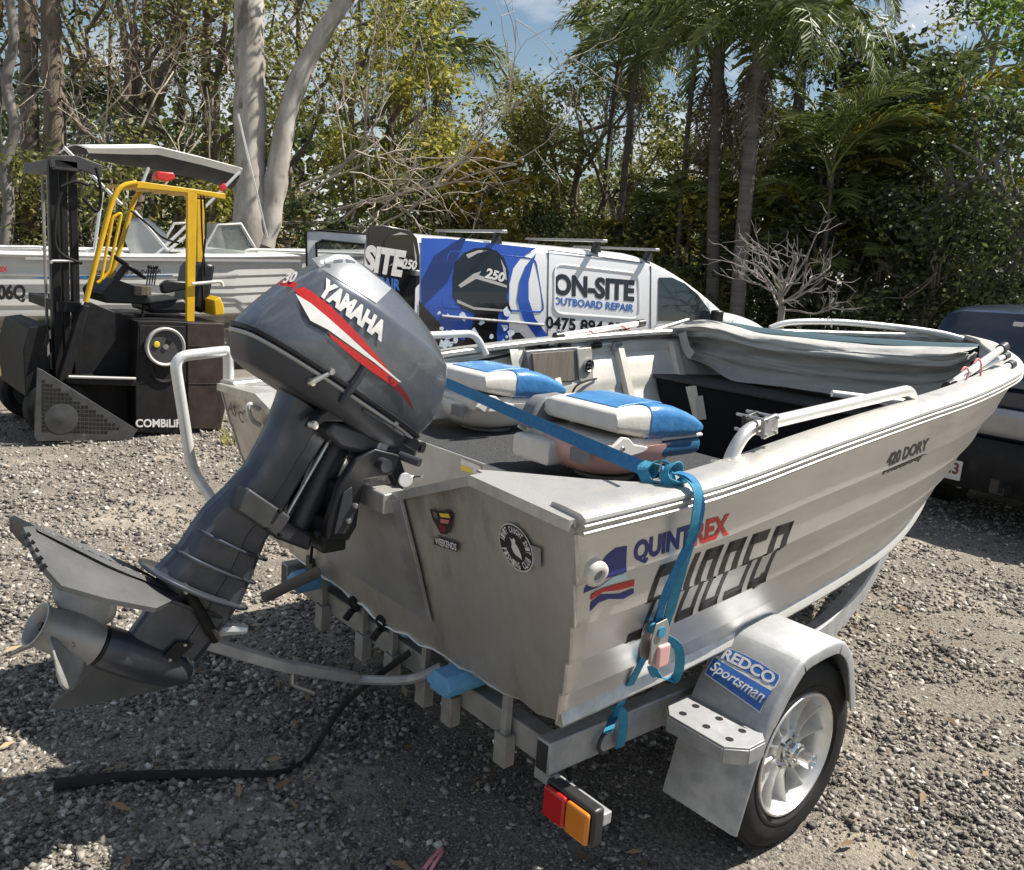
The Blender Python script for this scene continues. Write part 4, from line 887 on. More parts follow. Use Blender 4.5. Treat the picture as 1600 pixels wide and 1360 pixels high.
# stern boarding rail, port quarter
lr = bent([atx(357, 592, -.80), atx(357, 549, -.80), atx(357, 549, -.80) + V((.0, -.02, .0)), atx(272, 558, -.80), atx(300, 735, -.80), atx(345, 800, -.72)], .05, 6)
mb = MB(); mb.tube(lr, .019, 14); sr = B('boarding_rail', mb, 'tube_white', smooth=50)
mb = MB(); mb.tube([atx(357, 549, -.80), atx(378, 548, -.80)], .019, 12); mb.box(atx(374, 549, -.80), (.05, .03, .05)); B('rail_bracket', mb, 'tube_white', par=sr, bev=.004)
mb = MB(); mb.tube(bent([on_tr(405, 640, .01), on_tr(386, 628, .05), on_tr(391, 655, .05), on_tr(405, 664, .01)], .03), .009, 8); B('transom_handle', mb, 'tube_white')
vs, fs = text2d('AS C', .02); B('hull_letters', cutmap(vs, fs, quad(on_tr(356, 642, .01), on_tr(381, 663, .01), on_tr(380, 646, .01), on_tr(357, 625, .01))), 'decal_black', smooth=0)
# port side: switch box with timber face, round outlet, straps, cable
X_ = -.845
def xq(nm, pts, x, th, m, bev=.003): mb = MB(); mb.ext([atx(u, v, x) for u, v in pts], (-th, 0, 0)); return B(nm, mb, m, bev=bev, smooth=30)
sb = xq('switch_box', [(822, 549), (907, 542), (922, 588), (905, 597), (835, 600)], X_, .05, 'alu_plate')
xq('timber_face', [(832, 553), (896, 548), (898, 595), (837, 598)], X_ + .008, .007, 'wood_panel', .001)
xq('outlet_plate', [(902, 545), (924, 543), (928, 595), (907, 597)], X_ + .012, .010, 'alu_inner')
c = atx(919, 571, X_ + .013); mb = MB(); mb.lathe([(.0, .006), (.026, .006), (.030, .010), (.036, .008), (.036, 0)], c, (1, 0, 0), 24, cap=False); ol = B('round_outlet', mb, 'steel', smooth=40)
mb = MB(); mb.lathe([(.0, .0068), (.024, .0068), (.024, .006)], c, (1, 0, 0), 20, cap=False); B('outlet_face', mb, 'motor_black', par=ol)
for k in range(4):
    mb = MB(); a = 1.57 * k + .7; mb.lathe([(.0, .012), (.006, .011), (.006, .006)], c + V((0, math.cos(a), math.sin(a))) * .013, (1, 0, 0), 10, cap=False); B('outlet_socket', mb, 'steel', par=ol)
mb = MB(); mb.tube(spline([atx(932, 592, X_ + .02), atx(915, 596, X_ + .03), atx(900, 604, X_ + .04), atx(893, 618, X_ + .03)], 5), .005, 6); B('cable', mb, 'rubber')
mb = MB(); mb.tube(spline([atx(690, 573, -.93), atx(740, 566, -.90), atx(790, 556, -.89), atx(800, 552, -.9)], 5), .007, 6); B('cable', mb, 'rubber')
def strap(nm, pts, w, m, par=None, th=.003, wdir=None, n=6):
    """flat webbing along a path; wdir gives the width direction at each point (or one for all)"""
    sp_ = spline(pts, n); mb = MB(); secs = []
    for i, q in enumerate(sp_):
        t = (sp_[min(i + 1, len(sp_) - 1)] - sp_[max(i - 1, 0)]).normalized(); w_ = V(wdir if not isinstance(wdir, list) else wdir[min(len(wdir) - 1, i * len(wdir) // len(sp_))]); w_ = (w_ - t * w_.dot(t)).normalized(); nn = t.cross(w_)
        secs.append([q + w_ * w / 2 + nn * th / 2, q - w_ * w / 2 + nn * th / 2, q - w_ * w / 2 - nn * th / 2, q + w_ * w / 2 - nn * th / 2])
    return mb.loft(secs)
B('webbing_strap', strap('s', [atx(802, 535, -.93), atx(803, 548, -.87), atx(808, 575, -.86)], .05, 'tape', wdir=(0, 1, 0)), 'tape', smooth=50)
B('webbing_strap', strap('s', [atx(816, 534, -.93), atx(815, 550, -.87), atx(808, 578, -.86)], .03, 'tape', wdir=(0, 1, 0)), 'tape', smooth=50)
B('webbing_strap', strap('s', [atx(1006, 533, -.90), atx(1003, 545, -.86), atx(1012, 582, -.80), atx(1020, 625, -.76)], .05, 'tape', wdir=(0, 1, 0)), 'rubber', smooth=50)
B('webbing_strap', strap('s', [atx(1018, 531, -.90), atx(1014, 545, -.86), atx(1020, 582, -.80), atx(1026, 622, -.76)], .03, 'tape', wdir=(0, 1, 0)), 'tape', smooth=50)
mb = MB(); mb.add([aty(u, v, 2.095) for u, v in ((1071, 605), (1088, 602), (1096, 655), (1083, 653))], [(0, 1, 2, 3)]); B('tape_strip', mb, 'tape', smooth=0)
mb = MB(); mb.add([aty(u, v, 2.093) for u, v in ((1086, 620), (1098, 618), (1104, 655), (1090, 657))], [(0, 1, 2, 3)]); B('tape_strip', mb, 'decal_grey', smooth=0)
# bow rail with lettering
br = spline([V((-.66, 2.93, 1.375)), V((-.60, 3.03, 1.415)), V((-.46, 3.28, 1.435)), V((-.28, 3.56, 1.43)), V((-.10, 3.76, 1.415)), V((.02, 3.85, 1.39))], 6)
mb = MB(); mb.tube(br, .018, 12); bow = B('bow_rail', mb, 'tube_white', smooth=50)
vs, fs = text2d('LIFEJACKETS', .02)
def bl_(u, v):
    k = 10 + u * 6; i = int(k); q = br[i].lerp(br[i + 1], k - i); a = rad(-30 + 110 * v); d = (CAM - q); d.z = 0; d.normalize(); return q + d * 0.0195 * math.cos(a) + V((0, 0, 0.0195 * math.sin(a)))
pl_ = [(0, -.2), (1.0, -.2), (1.0, 1.2), (0, 1.2)]
B('rail_label', cutmap(vs, fs, bl_, 10, 4), 'decal_black', par=bow, smooth=0)
# ------------------------------------------------------------------ folding seats
def seat(cx, cy, cz, label, pink, rz=0, lift=1.0):
    r = thing('folding_boat_seat', label, 'boat seat', (cx, cy, cz), 'folding seats on the carpet deck', rz)
    def rr(w, h, rr_=.3, n=6):
        out = []
        for sx, sy, a0 in ((1, 1, 0), (-1, 1, 90), (-1, -1, 180), (1, -1, 270)):
            q = min(w, h) * rr_
            for k in range(n): a = rad(a0 + 90 * k / (n - 1)); out.append((sx * (w / 2 - q) + q * math.cos(a), sy * (h / 2 - q) + q * math.sin(a)))
        return out
    # lower bowl
    mb = MB(); secs = []
    for z, w, y0, y1 in ((-.132, .10, .10, .24), (-.128, .20, .04, .30), (-.112, .30, -.01, .35), (-.085, .36, -.045, .385), (-.05, .40, -.065, .40), (-.02, .415, -.07, .41), (-.005, .42, -.065, .41)):
        ym, yl = (y0 + y1) / 2, (y1 - y0) / 2; secs.append([V((w / 2 * u, ym + yl * v, z)) for u, v in sup(32, 2.6)])
    obj('seat_shell', mb.loft(secs), 'seat_pink' if pink else 'seat_shell', r, smooth=50)
    mb = MB(); mb.add([V((w, -.058 - .004 * (1 - abs(w) * 4), z)) for w, z in ((.06, -.065), (.15, -.065), (.15, -.02), (.06, -.02))], [(0, 1, 2, 3)]); mb.xf(lambda q: q + V((0, -.012, 0))); obj('shell_label', mb, 'seat_grey', r, smooth=0)
    # seat pad: blue with white trim, front roll
    def pad(nm, m, x0, x1, y0, y1, z0, z1, rd=.35, par=r, tilt=0):
        mb = MB(); secs = []; n = 14
        for k in range(n + 1):
            t = k / n; y = y0 + (y1 - y0) * (.5 - .5 * math.cos(math.pi * t)); e = max(.12, (1 - abs(2 * t - 1) ** 5)) ** .5
            secs.append([V(((x0 + x1) / 2 + u * (x1 - x0) / (abs(x1 - x0)) * (1 if e > .9 else .96 + .04 * e), y, (z0 + z1) / 2 + w * (.55 + .45 * e) + tilt * (t - .5))) for u, w in rr(abs(x1 - x0), abs(z1 - z0), rd)])
        return obj(nm, mb.loft(secs), m, par, smooth=50)
    pad('seat_pad', 'seat_white', -.20, .20, -.05, .24, -.03, .022)
    pad('seat_pad', 'seat_teal', -.20, .20, .22, .455, -.065, .012, .45)
    pad('pad_trim', 'seat_white', -.203, .203, .235, .462, .004, .018, .45)
    pad('rear_roll', 'seat_white', -.205, -.015, -.10, -.02, -.105, -.018, .18, tilt=.0)
    # folded backrest
    mb = MB(); secs = []
    prof = [(-.035, .085, .135), (-.045, .105, .150), (-.03, .075, .160), (.02, .045, .168), (.10, .032, .170), (.20, .028, .160), (.30, .030, .140), (.36, .036, .118), (.40, .050, .095), (.412, .066, .075)]
    def bsec(y, z0, z1, g=0): return [V((u + .035, y, (z0 + z1) / 2 + w)) for u, w in rr(.36 + 2 * g, z1 - z0 + 2 * g, .34)]
    k1 = [(y, a, b_) for y, a, b_ in ((-.020, .066, .104), (-.012, .052, .116), (.01, .046, .122), (.05, .038, .127), (.10, .028, .130), (.15, .018, .129))]
    obj('backrest_white', MB().loft([bsec(*q) for q in k1]), 'seat_white', r, smooth=45)
    k2 = [(.148, .013, .129), (.152, .013, .133), (.22, .012, .131), (.29, .011, .120), (.35, .012, .100), (.40, .018, .078), (.428, .026, .058), (.434, .034, .048)]
    obj('backrest_blue', MB().loft([bsec(*q, .003) for q in k2]), 'seat_blue', r, smooth=45)
    mb = MB(); q = [(-.1, .171), (.25, .165)]
    obj('stitch_panel', MB().loft([[V((u, y, z)) for u, z in ((-.09, zt), (.16, zt), (.16, zt + .006), (-.09, zt + .006))] for y, zt in ((.03, .1225), (.08, .1285), (.15, .1325), (.21, .133), (.26, .128))]), 'seat_blue', r, bev=.003)
    mb = MB(); mb.tube([V((s * .205, y, z)) for s, y, z in ((-1, .13, .03), (-1, .41, .046), (1, .41, .046), (1, .13, .03))], .006, 8); obj('piping', mb, 'seat_white', r)
    # rear grey bolster and cavity
    mb = MB(); mb.ext([V((-.215, y, z)) for y, z in ((-.075, .0), (-.085, .02), (-.05, .085), (-.015, .112), (.10, .118), (.12, .02))], (.075, 0, 0)); obj('side_bolster', mb, 'seat_grey', r, bev=.012, seg=3)
    for s in (1, -1):
        mb = MB(); mb.ext([V((s * .212, y, z)) for y, z in ((-.07, -.005), (-.03, -.028), (.03, -.03), (.10, -.022), (.13, -.012), (.13, -.002), (.06, .012), (.03, .035), (-.0, .04), (-.03, .02))], (s * .016, 0, 0)); hg = obj('hinge_lug', mb, 'seat_shell', r, bev=.004)
        mb = MB(); mb.lathe([(.0, .008), (.007, .007), (.010, .0)], (s * .228, 0, .002), (s, 0, 0), 10, cap=False); obj('hinge_bolt', mb, 'steel', hg)
    mb = MB(); mb.lathe([(.11, 0), (.11, .012), (.05, .018), (.05, .05)], (0, .17, .955 - cz), (0, 0, 1), 20); obj('swivel_base', mb, 'galv_dirty', r)
    r.scale = (.94, .94, .94); r.location.z -= .0092
    return r
seat(.195, .575, 1.105, 'blue and white folded boat seat nearer the starboard gunwale, pinkish underside', True)
seat(-.60, .69, 1.10, 'blue and white folded boat seat beside the port gunwale, behind the motor', False)
# ------------------------------------------------------------------ blue ratchet strap
rs_ = thing('ratchet_strap', 'blue ratchet tie-down strap tied round the gunwale and down to the trailer', 'strap', (.9, .2, 1.15))
Rs = At(rs_)
g0 = V((.905, .175, 1.168)); pe = V((-.985, .60, 1.205))
Rs('webbing', strap('w', [pe + V((-.02, 0, -.10)), pe, pe.lerp(g0, .3) + V((0, 0, -.004)), pe.lerp(g0, .7) + V((0, 0, -.004)), g0 + V((-.05, .0, .005))], .036, '', wdir=(0, .35, 1)), 'strap_blue', smooth=50)
KN = [((1014, 742, .865), (.9, .4, .1), (.0, .3, 1.0)), ((1030, 738, .885), (.8, -.5, .3), (.3, .8, .4)), ((1040, 748, .90), (.7, .7, -.3), (-.3, .5, .9)), ((1054, 742, .92), (.9, .1, .5), (.2, 1., .1))]
for (pu, pv, px_), w1, up1 in KN:
    c = atx(pu, pv, px_); a = V(w1).normalized(); u1 = (V(up1) - a * V(up1).dot(a)).normalized(); w2 = a.cross(u1)
    Rs('knot_loop', strap('k', [c + u1 * (.030 * math.cos(t)) + w2 * (.026 * math.sin(t)) + a * (.010 * math.sin(2 * t + pu)) for t in np.linspace(.3, 6.0, 8)], .026, '', wdir=a), 'strap_teal', smooth=60)
T0 = [atx(1030, 742, .89), atx(1062, 740, .93), atx(1088, 762, .985), atx(1088, 800, .995), atx(1078, 850, .98), atx(1060, 910, .945), atx(1044, 965, .915), atx(1034, 995, .90)]
Rs('webbing', strap('w', T0, .026, '', wdir=[(.2, .9, .1), (.2, 1, 0), (.1, 1, .1), (.3, 1, .2), (.5, 1, .1), (.2, 1, .0)]), 'strap_teal', smooth=60)
T1 = [atx(1045, 738, .90), atx(1078, 745, .96), atx(1094, 775, .992), atx(1090, 820, .99), atx(1062, 880, .965), atx(1036, 940, .93), atx(1028, 985, .90)]
Rs('webbing', strap('w', T1, .020, '', wdir=[(.2, .9, .1), (.2, 1, 0), (.3, .6, .1), (.6, .5, .2), (.5, .6, .1), (.2, 1, .0)]), 'strap_blue', smooth=60)
T2 = [atx(1034, 995, .90), atx(1058, 1010, .93), atx(1062, 1040, .925), atx(1052, 1062, .90), atx(1026, 1056, .885), atx(1018, 1040, .885)]
Rs('loose_end', strap('w', T2, .024, '', wdir=[(.3, .2, 1), (.6, .6, .3), (1, .3, .0), (.6, .6, .2)]), 'strap_teal', smooth=60)
T3 = [atx(1020, 1000, .885), atx(1000, 1040, .85), atx(972, 1095, .80), atx(958, 1122, .775), aty(950, 1145, .14)]
Rs('webbing', strap('w', T3, .024, '', wdir=(.2, 1, .1)), 'strap_teal', smooth=60)
T4 = [atx(958, 1112, .79), atx(972, 1115, .80), atx(974, 1140, .79), atx(968, 1168, .775)]
Rs('loose_end', strap('w', T4, .028, '', wdir=(.2, 1, .1)), 'strap_teal', smooth=60)
c = atx(1022, 995, .905)
for dx in (-.016, .016):
    mb = MB(); mb.ext([c + V((dx, y, z)) for y, z in ((-.02, .045), (.02, .05), (.035, .02), (.028, -.05), (.0, -.07), (-.028, -.05), (-.032, .01))], (.003, 0, 0)); Rs('ratchet_plate', mb, 'galv_dirty', bev=.002)
mb = MB(); mb.tube([c + V((-.022, .0, .02)), c + V((.024, .0, .02))], .014, 12); Rs('ratchet_spool', mb, 'strap_teal')
mb = MB(); mb.box(atx(1030, 1022, .915), (.034, .045, .06)); Rs('ratchet_handle', mb, 'seat_pink', bev=.006)
mb = MB(); mb.tube(bent([atx(950, 1140, .77), atx(940, 1152, .775), atx(934, 1168, .775), atx(940, 1178, .775)], .01), .006, 8); Rs('strap_hook', mb, 'black_plastic')
# ------------------------------------------------------------------ folded sun canopy lying across the bow
cv = thing('folded_canopy', 'grey canvas sun canopy folded down on its frame across the dinghy bow', 'canopy', (0, 2.3, 1.15))
Cv = At(cv)
def prow(pts, yoff, z=0): return spline([aty(u, v, 2.36 - .16 * (u - 1062) / 470 + yoff) + V((0, 0, z)) for u, v in pts], 10)
TOP = [(1060, 506), (1085, 502), (1112, 501), (1150, 504), (1190, 508), (1260, 516), (1340, 523), (1430, 529), (1490, 532), (1532, 536)]
FOLD = [(1064, 522), (1085, 526), (1112, 527), (1150, 535), (1190, 545), (1260, 557), (1340, 566), (1430, 572), (1490, 572), (1522, 560)]
BOT = [(1074, 556), (1086, 561), (1112, 572), (1146, 594), (1190, 601), (1260, 610), (1340, 621), (1420, 627), (1462, 618), (1500, 585)]
GT = [(1060, 507), (1085, 503), (1112, 503), (1150, 512), (1190, 523), (1260, 531), (1340, 539), (1430, 545), (1490, 547), (1526, 545)]
r0 = prow(TOP, .22, -.10); r1 = prow(TOP, .20, .0); r2 = prow(GT, .06, .004); r3 = prow(GT, .02, .0)
def mid(a, b_, t, yo): return [p_.lerp(q, t) + V((0, yo, 0)) for p_, q in zip(a, b_)]
f_ = prow(FOLD, -.035); r4 = mid(r3, f_, .3, -.045); r5 = mid(r3, f_, .7, -.055)
g_ = prow(FOLD, .03, .012); bt_ = prow(BOT, .0); r7 = mid(g_, bt_, .25, -.005); r8 = mid(g_, bt_, .6, .01); r9 = mid(g_, bt_, .85, .0)
def wrk(rows, amp):
    out = []
    for j, row in enumerate(rows):
        n = len(row); nr = []
        for i, q in enumerate(row):
            s = i / n * 40; t = j * 1.3
            a = math.sin(s * 1.1 + t * .9) * .5 + math.sin(s * .37 - t * 1.6 + 2) * .8 + math.sin(s * 2.3 + t * 2.1) * .25
            e = math.exp(-i / 9.) * 1.6 + math.exp(-(n - i) / 7.) * 1.2 + .45
            nr.append(q + V((0, a * amp * e, .5 * amp * e * math.sin(s * .8 + t))))
        out.append(nr)
    return out
rows = [r2, r3, r4, mid(r4, r5, .5, -.006), r5, f_, g_, r7, mid(r7, r8, .5, 0), r8, r9, bt_]; nc_ = len(rows[0])
cols = [spline([rw[i] for rw in rows], 4) for i in range(nc_)]
def crumple(q, i, j):
    s = i / nc_; e = .55 + 1.5 * math.exp(-s * 9) + 1.1 * math.exp(-(1 - s) * 10); x = q.x
    a = noise.noise(V((x * 2.1 + j * .09, j * .16, 1.3))) * .030 + abs(noise.noise(V((x * 3.3 - j * .14, j * .30, 7.1)))) * -.030 + noise.noise(V((x * 9 + j * .5, j * .55, 3))) * .008 + .014 * math.sin(j * .52 + 2.2 * noise.noise(V((x * 2, 0, 5))))
    b2 = noise.noise(V((x * 2.7, j * .2, 9))) * .014
    return q + V((0, a * 1.5 * e * min(1, j / 3.), b2 * 1.4 * e * min(1, j / 3.)))
mb = MB(); mb.loft([[crumple(cols[i][j], i, j) for i in range(nc_)] for j in range(len(cols[0]))], ring=False, cap=False)
Cv('canvas', mb, 'canvas_grey', smooth=180, sol=.003)
mb = MB(); mb.loft(wrk([[q + V((0, .25, 0)) for q in bt_], r0, r1, mid(r1, r2, .5, 0), [q + V((0, -.002, .002)) for q in r2]], .004), ring=False, cap=False)
Cv('canvas_top', mb, 'canvas_teal', smooth=180, sub=1, sol=.003)
def tub(nm, a, b_, r_, m='tube_white', ends=True):
    mb = MB(); mb.tube([a, b_], r_, 12); o = Cv(nm, mb, m)
    if ends:
        for q, w in ((a, b_), (b_, a)):
            d = (w - q).normalized(); k = MB(); k.tube([q - d * .012, q + d * .035], r_ * 1.35, 12); Cv('end_joint', k, 'black_plastic', par=o)
    return o
xs = .80
tub('frame_tube', atx(1482, 604, xs), atx(1568, 543, xs - .03), .0155)
tub('frame_tube', atx(1463, 632, xs + .02), atx(1580, 570, xs - .02), .0145)
tub('frame_tube', atx(1520, 582, xs - .03), atx(1572, 556, xs - .05), .012)
tub('frame_tube', atx(1300, 615, .55), atx(1455, 634, xs - .02), .013, ends=False)
xp = -.90
tub('frame_tube', atx(870, 526, xp), atx(1003, 505, xp), .0155); tub('frame_tube', atx(846, 538, xp), atx(1062, 514, xp), .0145); tub('frame_tube', atx(930, 540, xp + .03), atx(1062, 526, xp + .03), .012)
tub('frame_tube', atx(1010, 520, xp), atx(1075, 500, xp), .010, 'tube_alu', ends=False)
for u0, v0, u1, v1, x in ((1508, 578, 1498, 618, xs + .03), (1528, 565, 1530, 605, xs + .02)):
    mb = MB(); mb.tube(spline([atx(u0 - 6, v0 + 3, x), atx(u0, v0 - 4, x), atx(u0 + 5, v0 + 6, x), atx(u1, v1, x)], 5), .004, 6); Cv('lashing_cord', mb, 'cord_pink')
for u0, v0, u1, v1 in ((918, 514, 942, 534), (968, 508, 1004, 527)):
    mb = MB(); mb.tube([atx(u0, v0, xp + .03), atx(u1, v1, xp + .03)], .003, 6); Cv('lashing_cord', mb, 'cord_red')
for pts in (((1066, 520), (1073, 545), (1082, 556)),):
    Cv('tie_strap', strap('s', [aty(u, v, 2.25) for u, v in pts], .05, '', wdir=(1, 0, 0)), 'decal_grey', smooth=40)
mb = MB(); mb.box(atx(962, 541, xp + .04), (.04, .06, .045)); Cv('frame_clip', mb, 'alu_plate', bev=.006)
mb = MB(); mb.box(atx(882, 540, xp + .02), (.03, .07, .02)); Cv('frame_clip', mb, 'black_plastic', bev=.005)
# ------------------------------------------------------------------ wrapped work van behind the dinghy
VO = V((-5.53, 3.80, 0)); VD = V((.22, .975, 0)).normalized(); VT = V((-VD.y, VD.x, 0))     # VD forward, VT away from the camera
van = thing('work_van', 'white and blue sign-wrapped work van parked behind the dinghy, rear doors open', 'van', VO)
Vn = At(van)
def VP(s, t, z): return VO + VD * s + VT * t + V((0, 0, z))
def tum(z): return .11 * max(0, (z - .95) / .9) ** 1.6
def vsz(u, v, off=0.):
    """picture point on the van's near side -> s, z"""
    t = 0
    for _ in range(6):
        d = ray(u, v); k = (VO + VT * t - CAM).dot(VT) / d.dot(VT); q = CAM + d * k; z = q.z; t = tum(z) - off
    return (q - VO).dot(VD), z
def vside(u, v, off=.006):
    s, z = vsz(u, v, off); return VP(s, tum(z) - off, z)
S1, ZR1 = vsz(1004, 402); S0, ZR0 = vsz(660, 368); SA, ZA = vsz(1138, 490); ZA = max(ZA, 1.06)
LN = SA + .95
def zroof(s):
    if s < S1 - .25: return ZR0 + (ZR1 + .03 - ZR0) * s / (S1 - .25)
    if s < S1: return ZR1 + .03 - .03 * ((s - S1 + .25) / .25) ** 2
    if s < SA: t = (s - S1) / (SA - S1); return ZR1 + (ZA - ZR1) * (t ** 1.45)
    t = (s - SA) / (LN - SA); return ZA - .30 * t ** 2.2
def vsec(s, k=1., w=1.86):
    zr = zroof(s); out = []; zs = [.30, .36, .6, .95]
    hi = max(1.0, zr - .10)
    lft = [(0.03, .30), (.0, .38), (0, .6), (0, min(.95, zr - .12))]
    if zr > 1.25: lft += [(tum(z), z) for z in np.linspace(1.05, zr - .16, 6)] + [(tum(zr - .16) + .02, zr - .08), (tum(zr) + .06, zr - .025), (tum(zr) + .16, zr), (w / 2, zr + .03)]
    else: lft += [(.005, min(.97, zr - .11))] * 0 + [(tum(z), z) for z in np.linspace(min(.96, zr - .11), zr - .10, 6)] + [(.03, zr - .06), (.08, zr - .02), (.2, zr), (w / 2, zr + .03)]
    r_ = lft + [(w - t, z) for t, z in lft[-2::-1]]
    return [VP(s, t, z) for t, z in r_]
mb = MB(); secs = [vsec(s) for s in [0, .03, .3] + list(np.linspace(.7, S1 - .3, 8)) + list(np.linspace(S1 - .2, SA, 12)) + list(np.linspace(SA + .1, LN, 8))]
body = Vn('body', mb.loft(secs), 'white_paint', smooth=35)
def vpoly(nm, pts, m, off=.006, cu=8, cv=8, par=None):
    P_, (x0, x1, y0, y1) = poly2d(pts); return Vn(nm, cutmap(P_, [tuple(range(len(P_)))], lambda u, v: vside(x0 + (x1 - x0) * u, y0 + (y1 - y0) * v, off), cu, cv), m, smooth=0, par=par)
def vtext(nm, body_, q4, m, bold=.03, shear=0, off=.0035, par=None):
    vs, fs = text2d(body_, bold, shear); f4 = quad(*[(x, y, 0) for x, y in q4])
    def fn(u, v): p_ = f4(u, v); return vside(p_.x, p_.y, off)
    return Vn(nm, cutmap(vs, fs, fn, 6, 4), m, smooth=0, par=par)
vpoly('blue_wrap', [(658, 372), (700, 373), (838, 388), (815, 402), (802, 420), (796, 445), (795, 560), (655, 580)], 'van_blue', .005)
vpoly('dark_wrap', [(655, 470), (700, 520), (740, 540), (800, 552), (800, 590), (655, 590)], 'van_black', .0065)
vpoly('dark_wrap', [(678, 400), (720, 372), (728, 373), (700, 440), (660, 480), (658, 440)], 'van_blue_dark', .0055)
vpoly('blue_crescent', [(838, 396), (822, 415), (812, 440), (808, 470), (818, 500), (840, 530), (862, 548), (884, 548), (856, 525), (836, 498), (826, 468), (826, 440), (832, 415)], 'van_blue', .006)
vpoly('black_stripe', [(796, 520), (812, 520), (850, 560), (820, 570)], 'van_black', .006)
# the printed outboard
pm = vpoly('printed_outboard', [(708, 432), (712, 410), (724, 396), (742, 388), (760, 387), (776, 392), (788, 404), (795, 425), (795, 450), (792, 466), (800, 488), (794, 492), (780, 484), (776, 520), (780, 560), (742, 560), (720, 548), (728, 528), (738, 512), (742, 490), (722, 482), (708, 464)], 'black_gloss', .0085, 10, 10)
vpoly('print_highlight', [(716, 446), (740, 428), (752, 424), (748, 430), (792, 446), (792, 450), (744, 436), (720, 450)], 'decal_grey', .0105, par=pm)
vpoly('print_highlight', [(728, 398), (748, 391), (764, 392), (746, 396), (732, 404)], 'decal_grey', .0105, par=pm)
vpoly('print_highlight', [(782, 404), (790, 420), (792, 438), (788, 436), (786, 420)], 'decal_grey', .0105, par=pm)
vpoly('print_highlight', [(714, 468), (740, 480), (786, 484), (786, 487), (740, 484), (714, 473)], 'decal_grey', .0105, par=pm)
vtext('printed_number', '250', [(757, 434), (788, 442), (790, 427), (760, 418)], 'decal_white', .04, .15, .013, par=pm)
random.seed(5)
for k in range(34):
    u = random.choice([random.gauss(700, 9), random.gauss(786, 9), random.gauss(735, 26)]); v = random.gauss(532, 12) if random.random() < .8 else random.gauss(490, 10); r_ = random.uniform(2, 8)
    n = 7; vpoly('printed_splash', [(u + r_ * random.uniform(.4, 1.2) * math.cos(6.283 * i / n), v + r_ * random.uniform(.5, 1.5) * math.sin(6.283 * i / n)) for i in range(n)], 'splash', .0110 + .0004 * (k % 9), 1, 1, par=pm)
vtext('sign_text', 'ON-SITE', [(865, 461), (991, 472), (992, 438), (865, 427)], 'van_black', .045)
vtext('sign_text', 'OUTBOARD REPAIR', [(865, 476), (990, 488), (991, 476), (865, 464)], 'decal_blue', .03)
vtext('phone_number', '0475 894 038', [(853, 514), (984, 525), (985, 506), (853, 494)], 'van_black', .03)
vtext('sign_text', 'BOATMEN.COM.AU', [(871, 527), (962, 533), (962, 524), (871, 517)], 'decal_blue', .02)
# pressed panels, shut lines, handles
def vloop(nm, pts, w, m, off, closed=True, r_=14):
    c = []
    n = len(pts)
    for i in range(n):
        a, b_, d = V((*pts[i - 1], 0)), V((*pts[i], 0)), V((*pts[(i + 1) % n], 0)); p0 = b_ + (a - b_).normalized() * r_; p1 = b_ + (d - b_).normalized() * r_
        for j in range(5): t = j / 4; c.append(p0 * (1 - t) ** 2 + b_ * 2 * t * (1 - t) + p1 * t * t)
    mb = MB(); mb.tube([vside(q.x, q.y, off) for q in c], w, 6, closed=True); return Vn(nm, mb, m)
vloop('panel_press', [(866, 413), (997, 428), (999, 499), (866, 490)], .016, 'white_paint', -.004)
vloop('panel_press', [(700, 392), (836, 404), (850, 488), (690, 480)], .012, 'van_blue', -.004, r_=10)
for x0, y0, x1, y1 in ((857, 391, 855, 560), (1017, 415, 1016, 560), (858, 391, 1004, 411)):
    mb = MB(); mb.tube([vside(x0 + (x1 - x0) * t, y0 + (y1 - y0) * t, .001) for t in np.linspace(0, 1, 9)], .006, 6); Vn('shut_line', mb, 'rubber')
mb = MB(); mb.tube([vside(690, 494, .01), vside(760, 500, .01), vside(850, 508, .01)], .014, 8); Vn('slide_rail', mb, 'galv')
vpoly('front_window', [(1029, 434), (1050, 434), (1070, 443), (1090, 460), (1108, 484), (1114, 502), (1028, 502)], 'glass', .006)
# windscreen glass, mirror, roof bars
mb = MB(); mb.loft([[VP(s, tum(zroof(s)) + .24, zroof(s) + .008), VP(s, .93, zroof(s) + .037), VP(s, 1.86 - tum(zroof(s)) - .24, zroof(s) + .006)] for s in np.linspace(S1 + .12, SA - .05, 8)], ring=False, cap=False); Vn('windscreen', mb, 'glass')
q = VP(SA - .28, -.10, 1.12); mb = MB(); mb.box(q, (.14, .12, .22), Matrix.Rotation(math.atan2(VD.y, VD.x), 3, 'Z')); Vn('door_mirror', mb, 'black_plastic', bev=.03, seg=3)
for u, v in ((780, 361), (936, 380), (1018, 392)):
    s, z = vsz(u, v, .02); zr = zroof(s); mb = MB(); zb = zr + .10
    mb.loft([[VP(s + ds, t, zb + dz) for ds, dz in ((-.04, 0), (.04, 0), (.03, .03), (-.03, .03))] for t in (-.02, 1.88)]); rk = Vn('roof_bar', mb, 'alu_bright', bev=.004)
    for t in (.16, 1.70):
        f2 = MB(); f2.loft([[VP(s + ds * k, t + dt * k, z_) for ds, dt in ((-.04, -.04), (.04, -.04), (.04, .04), (-.04, .04))] for z_, k in ((zr - .02, 1.2), (zb - .002, .7))]); Vn('bar_foot', f2, 'black_plastic', par=rk)
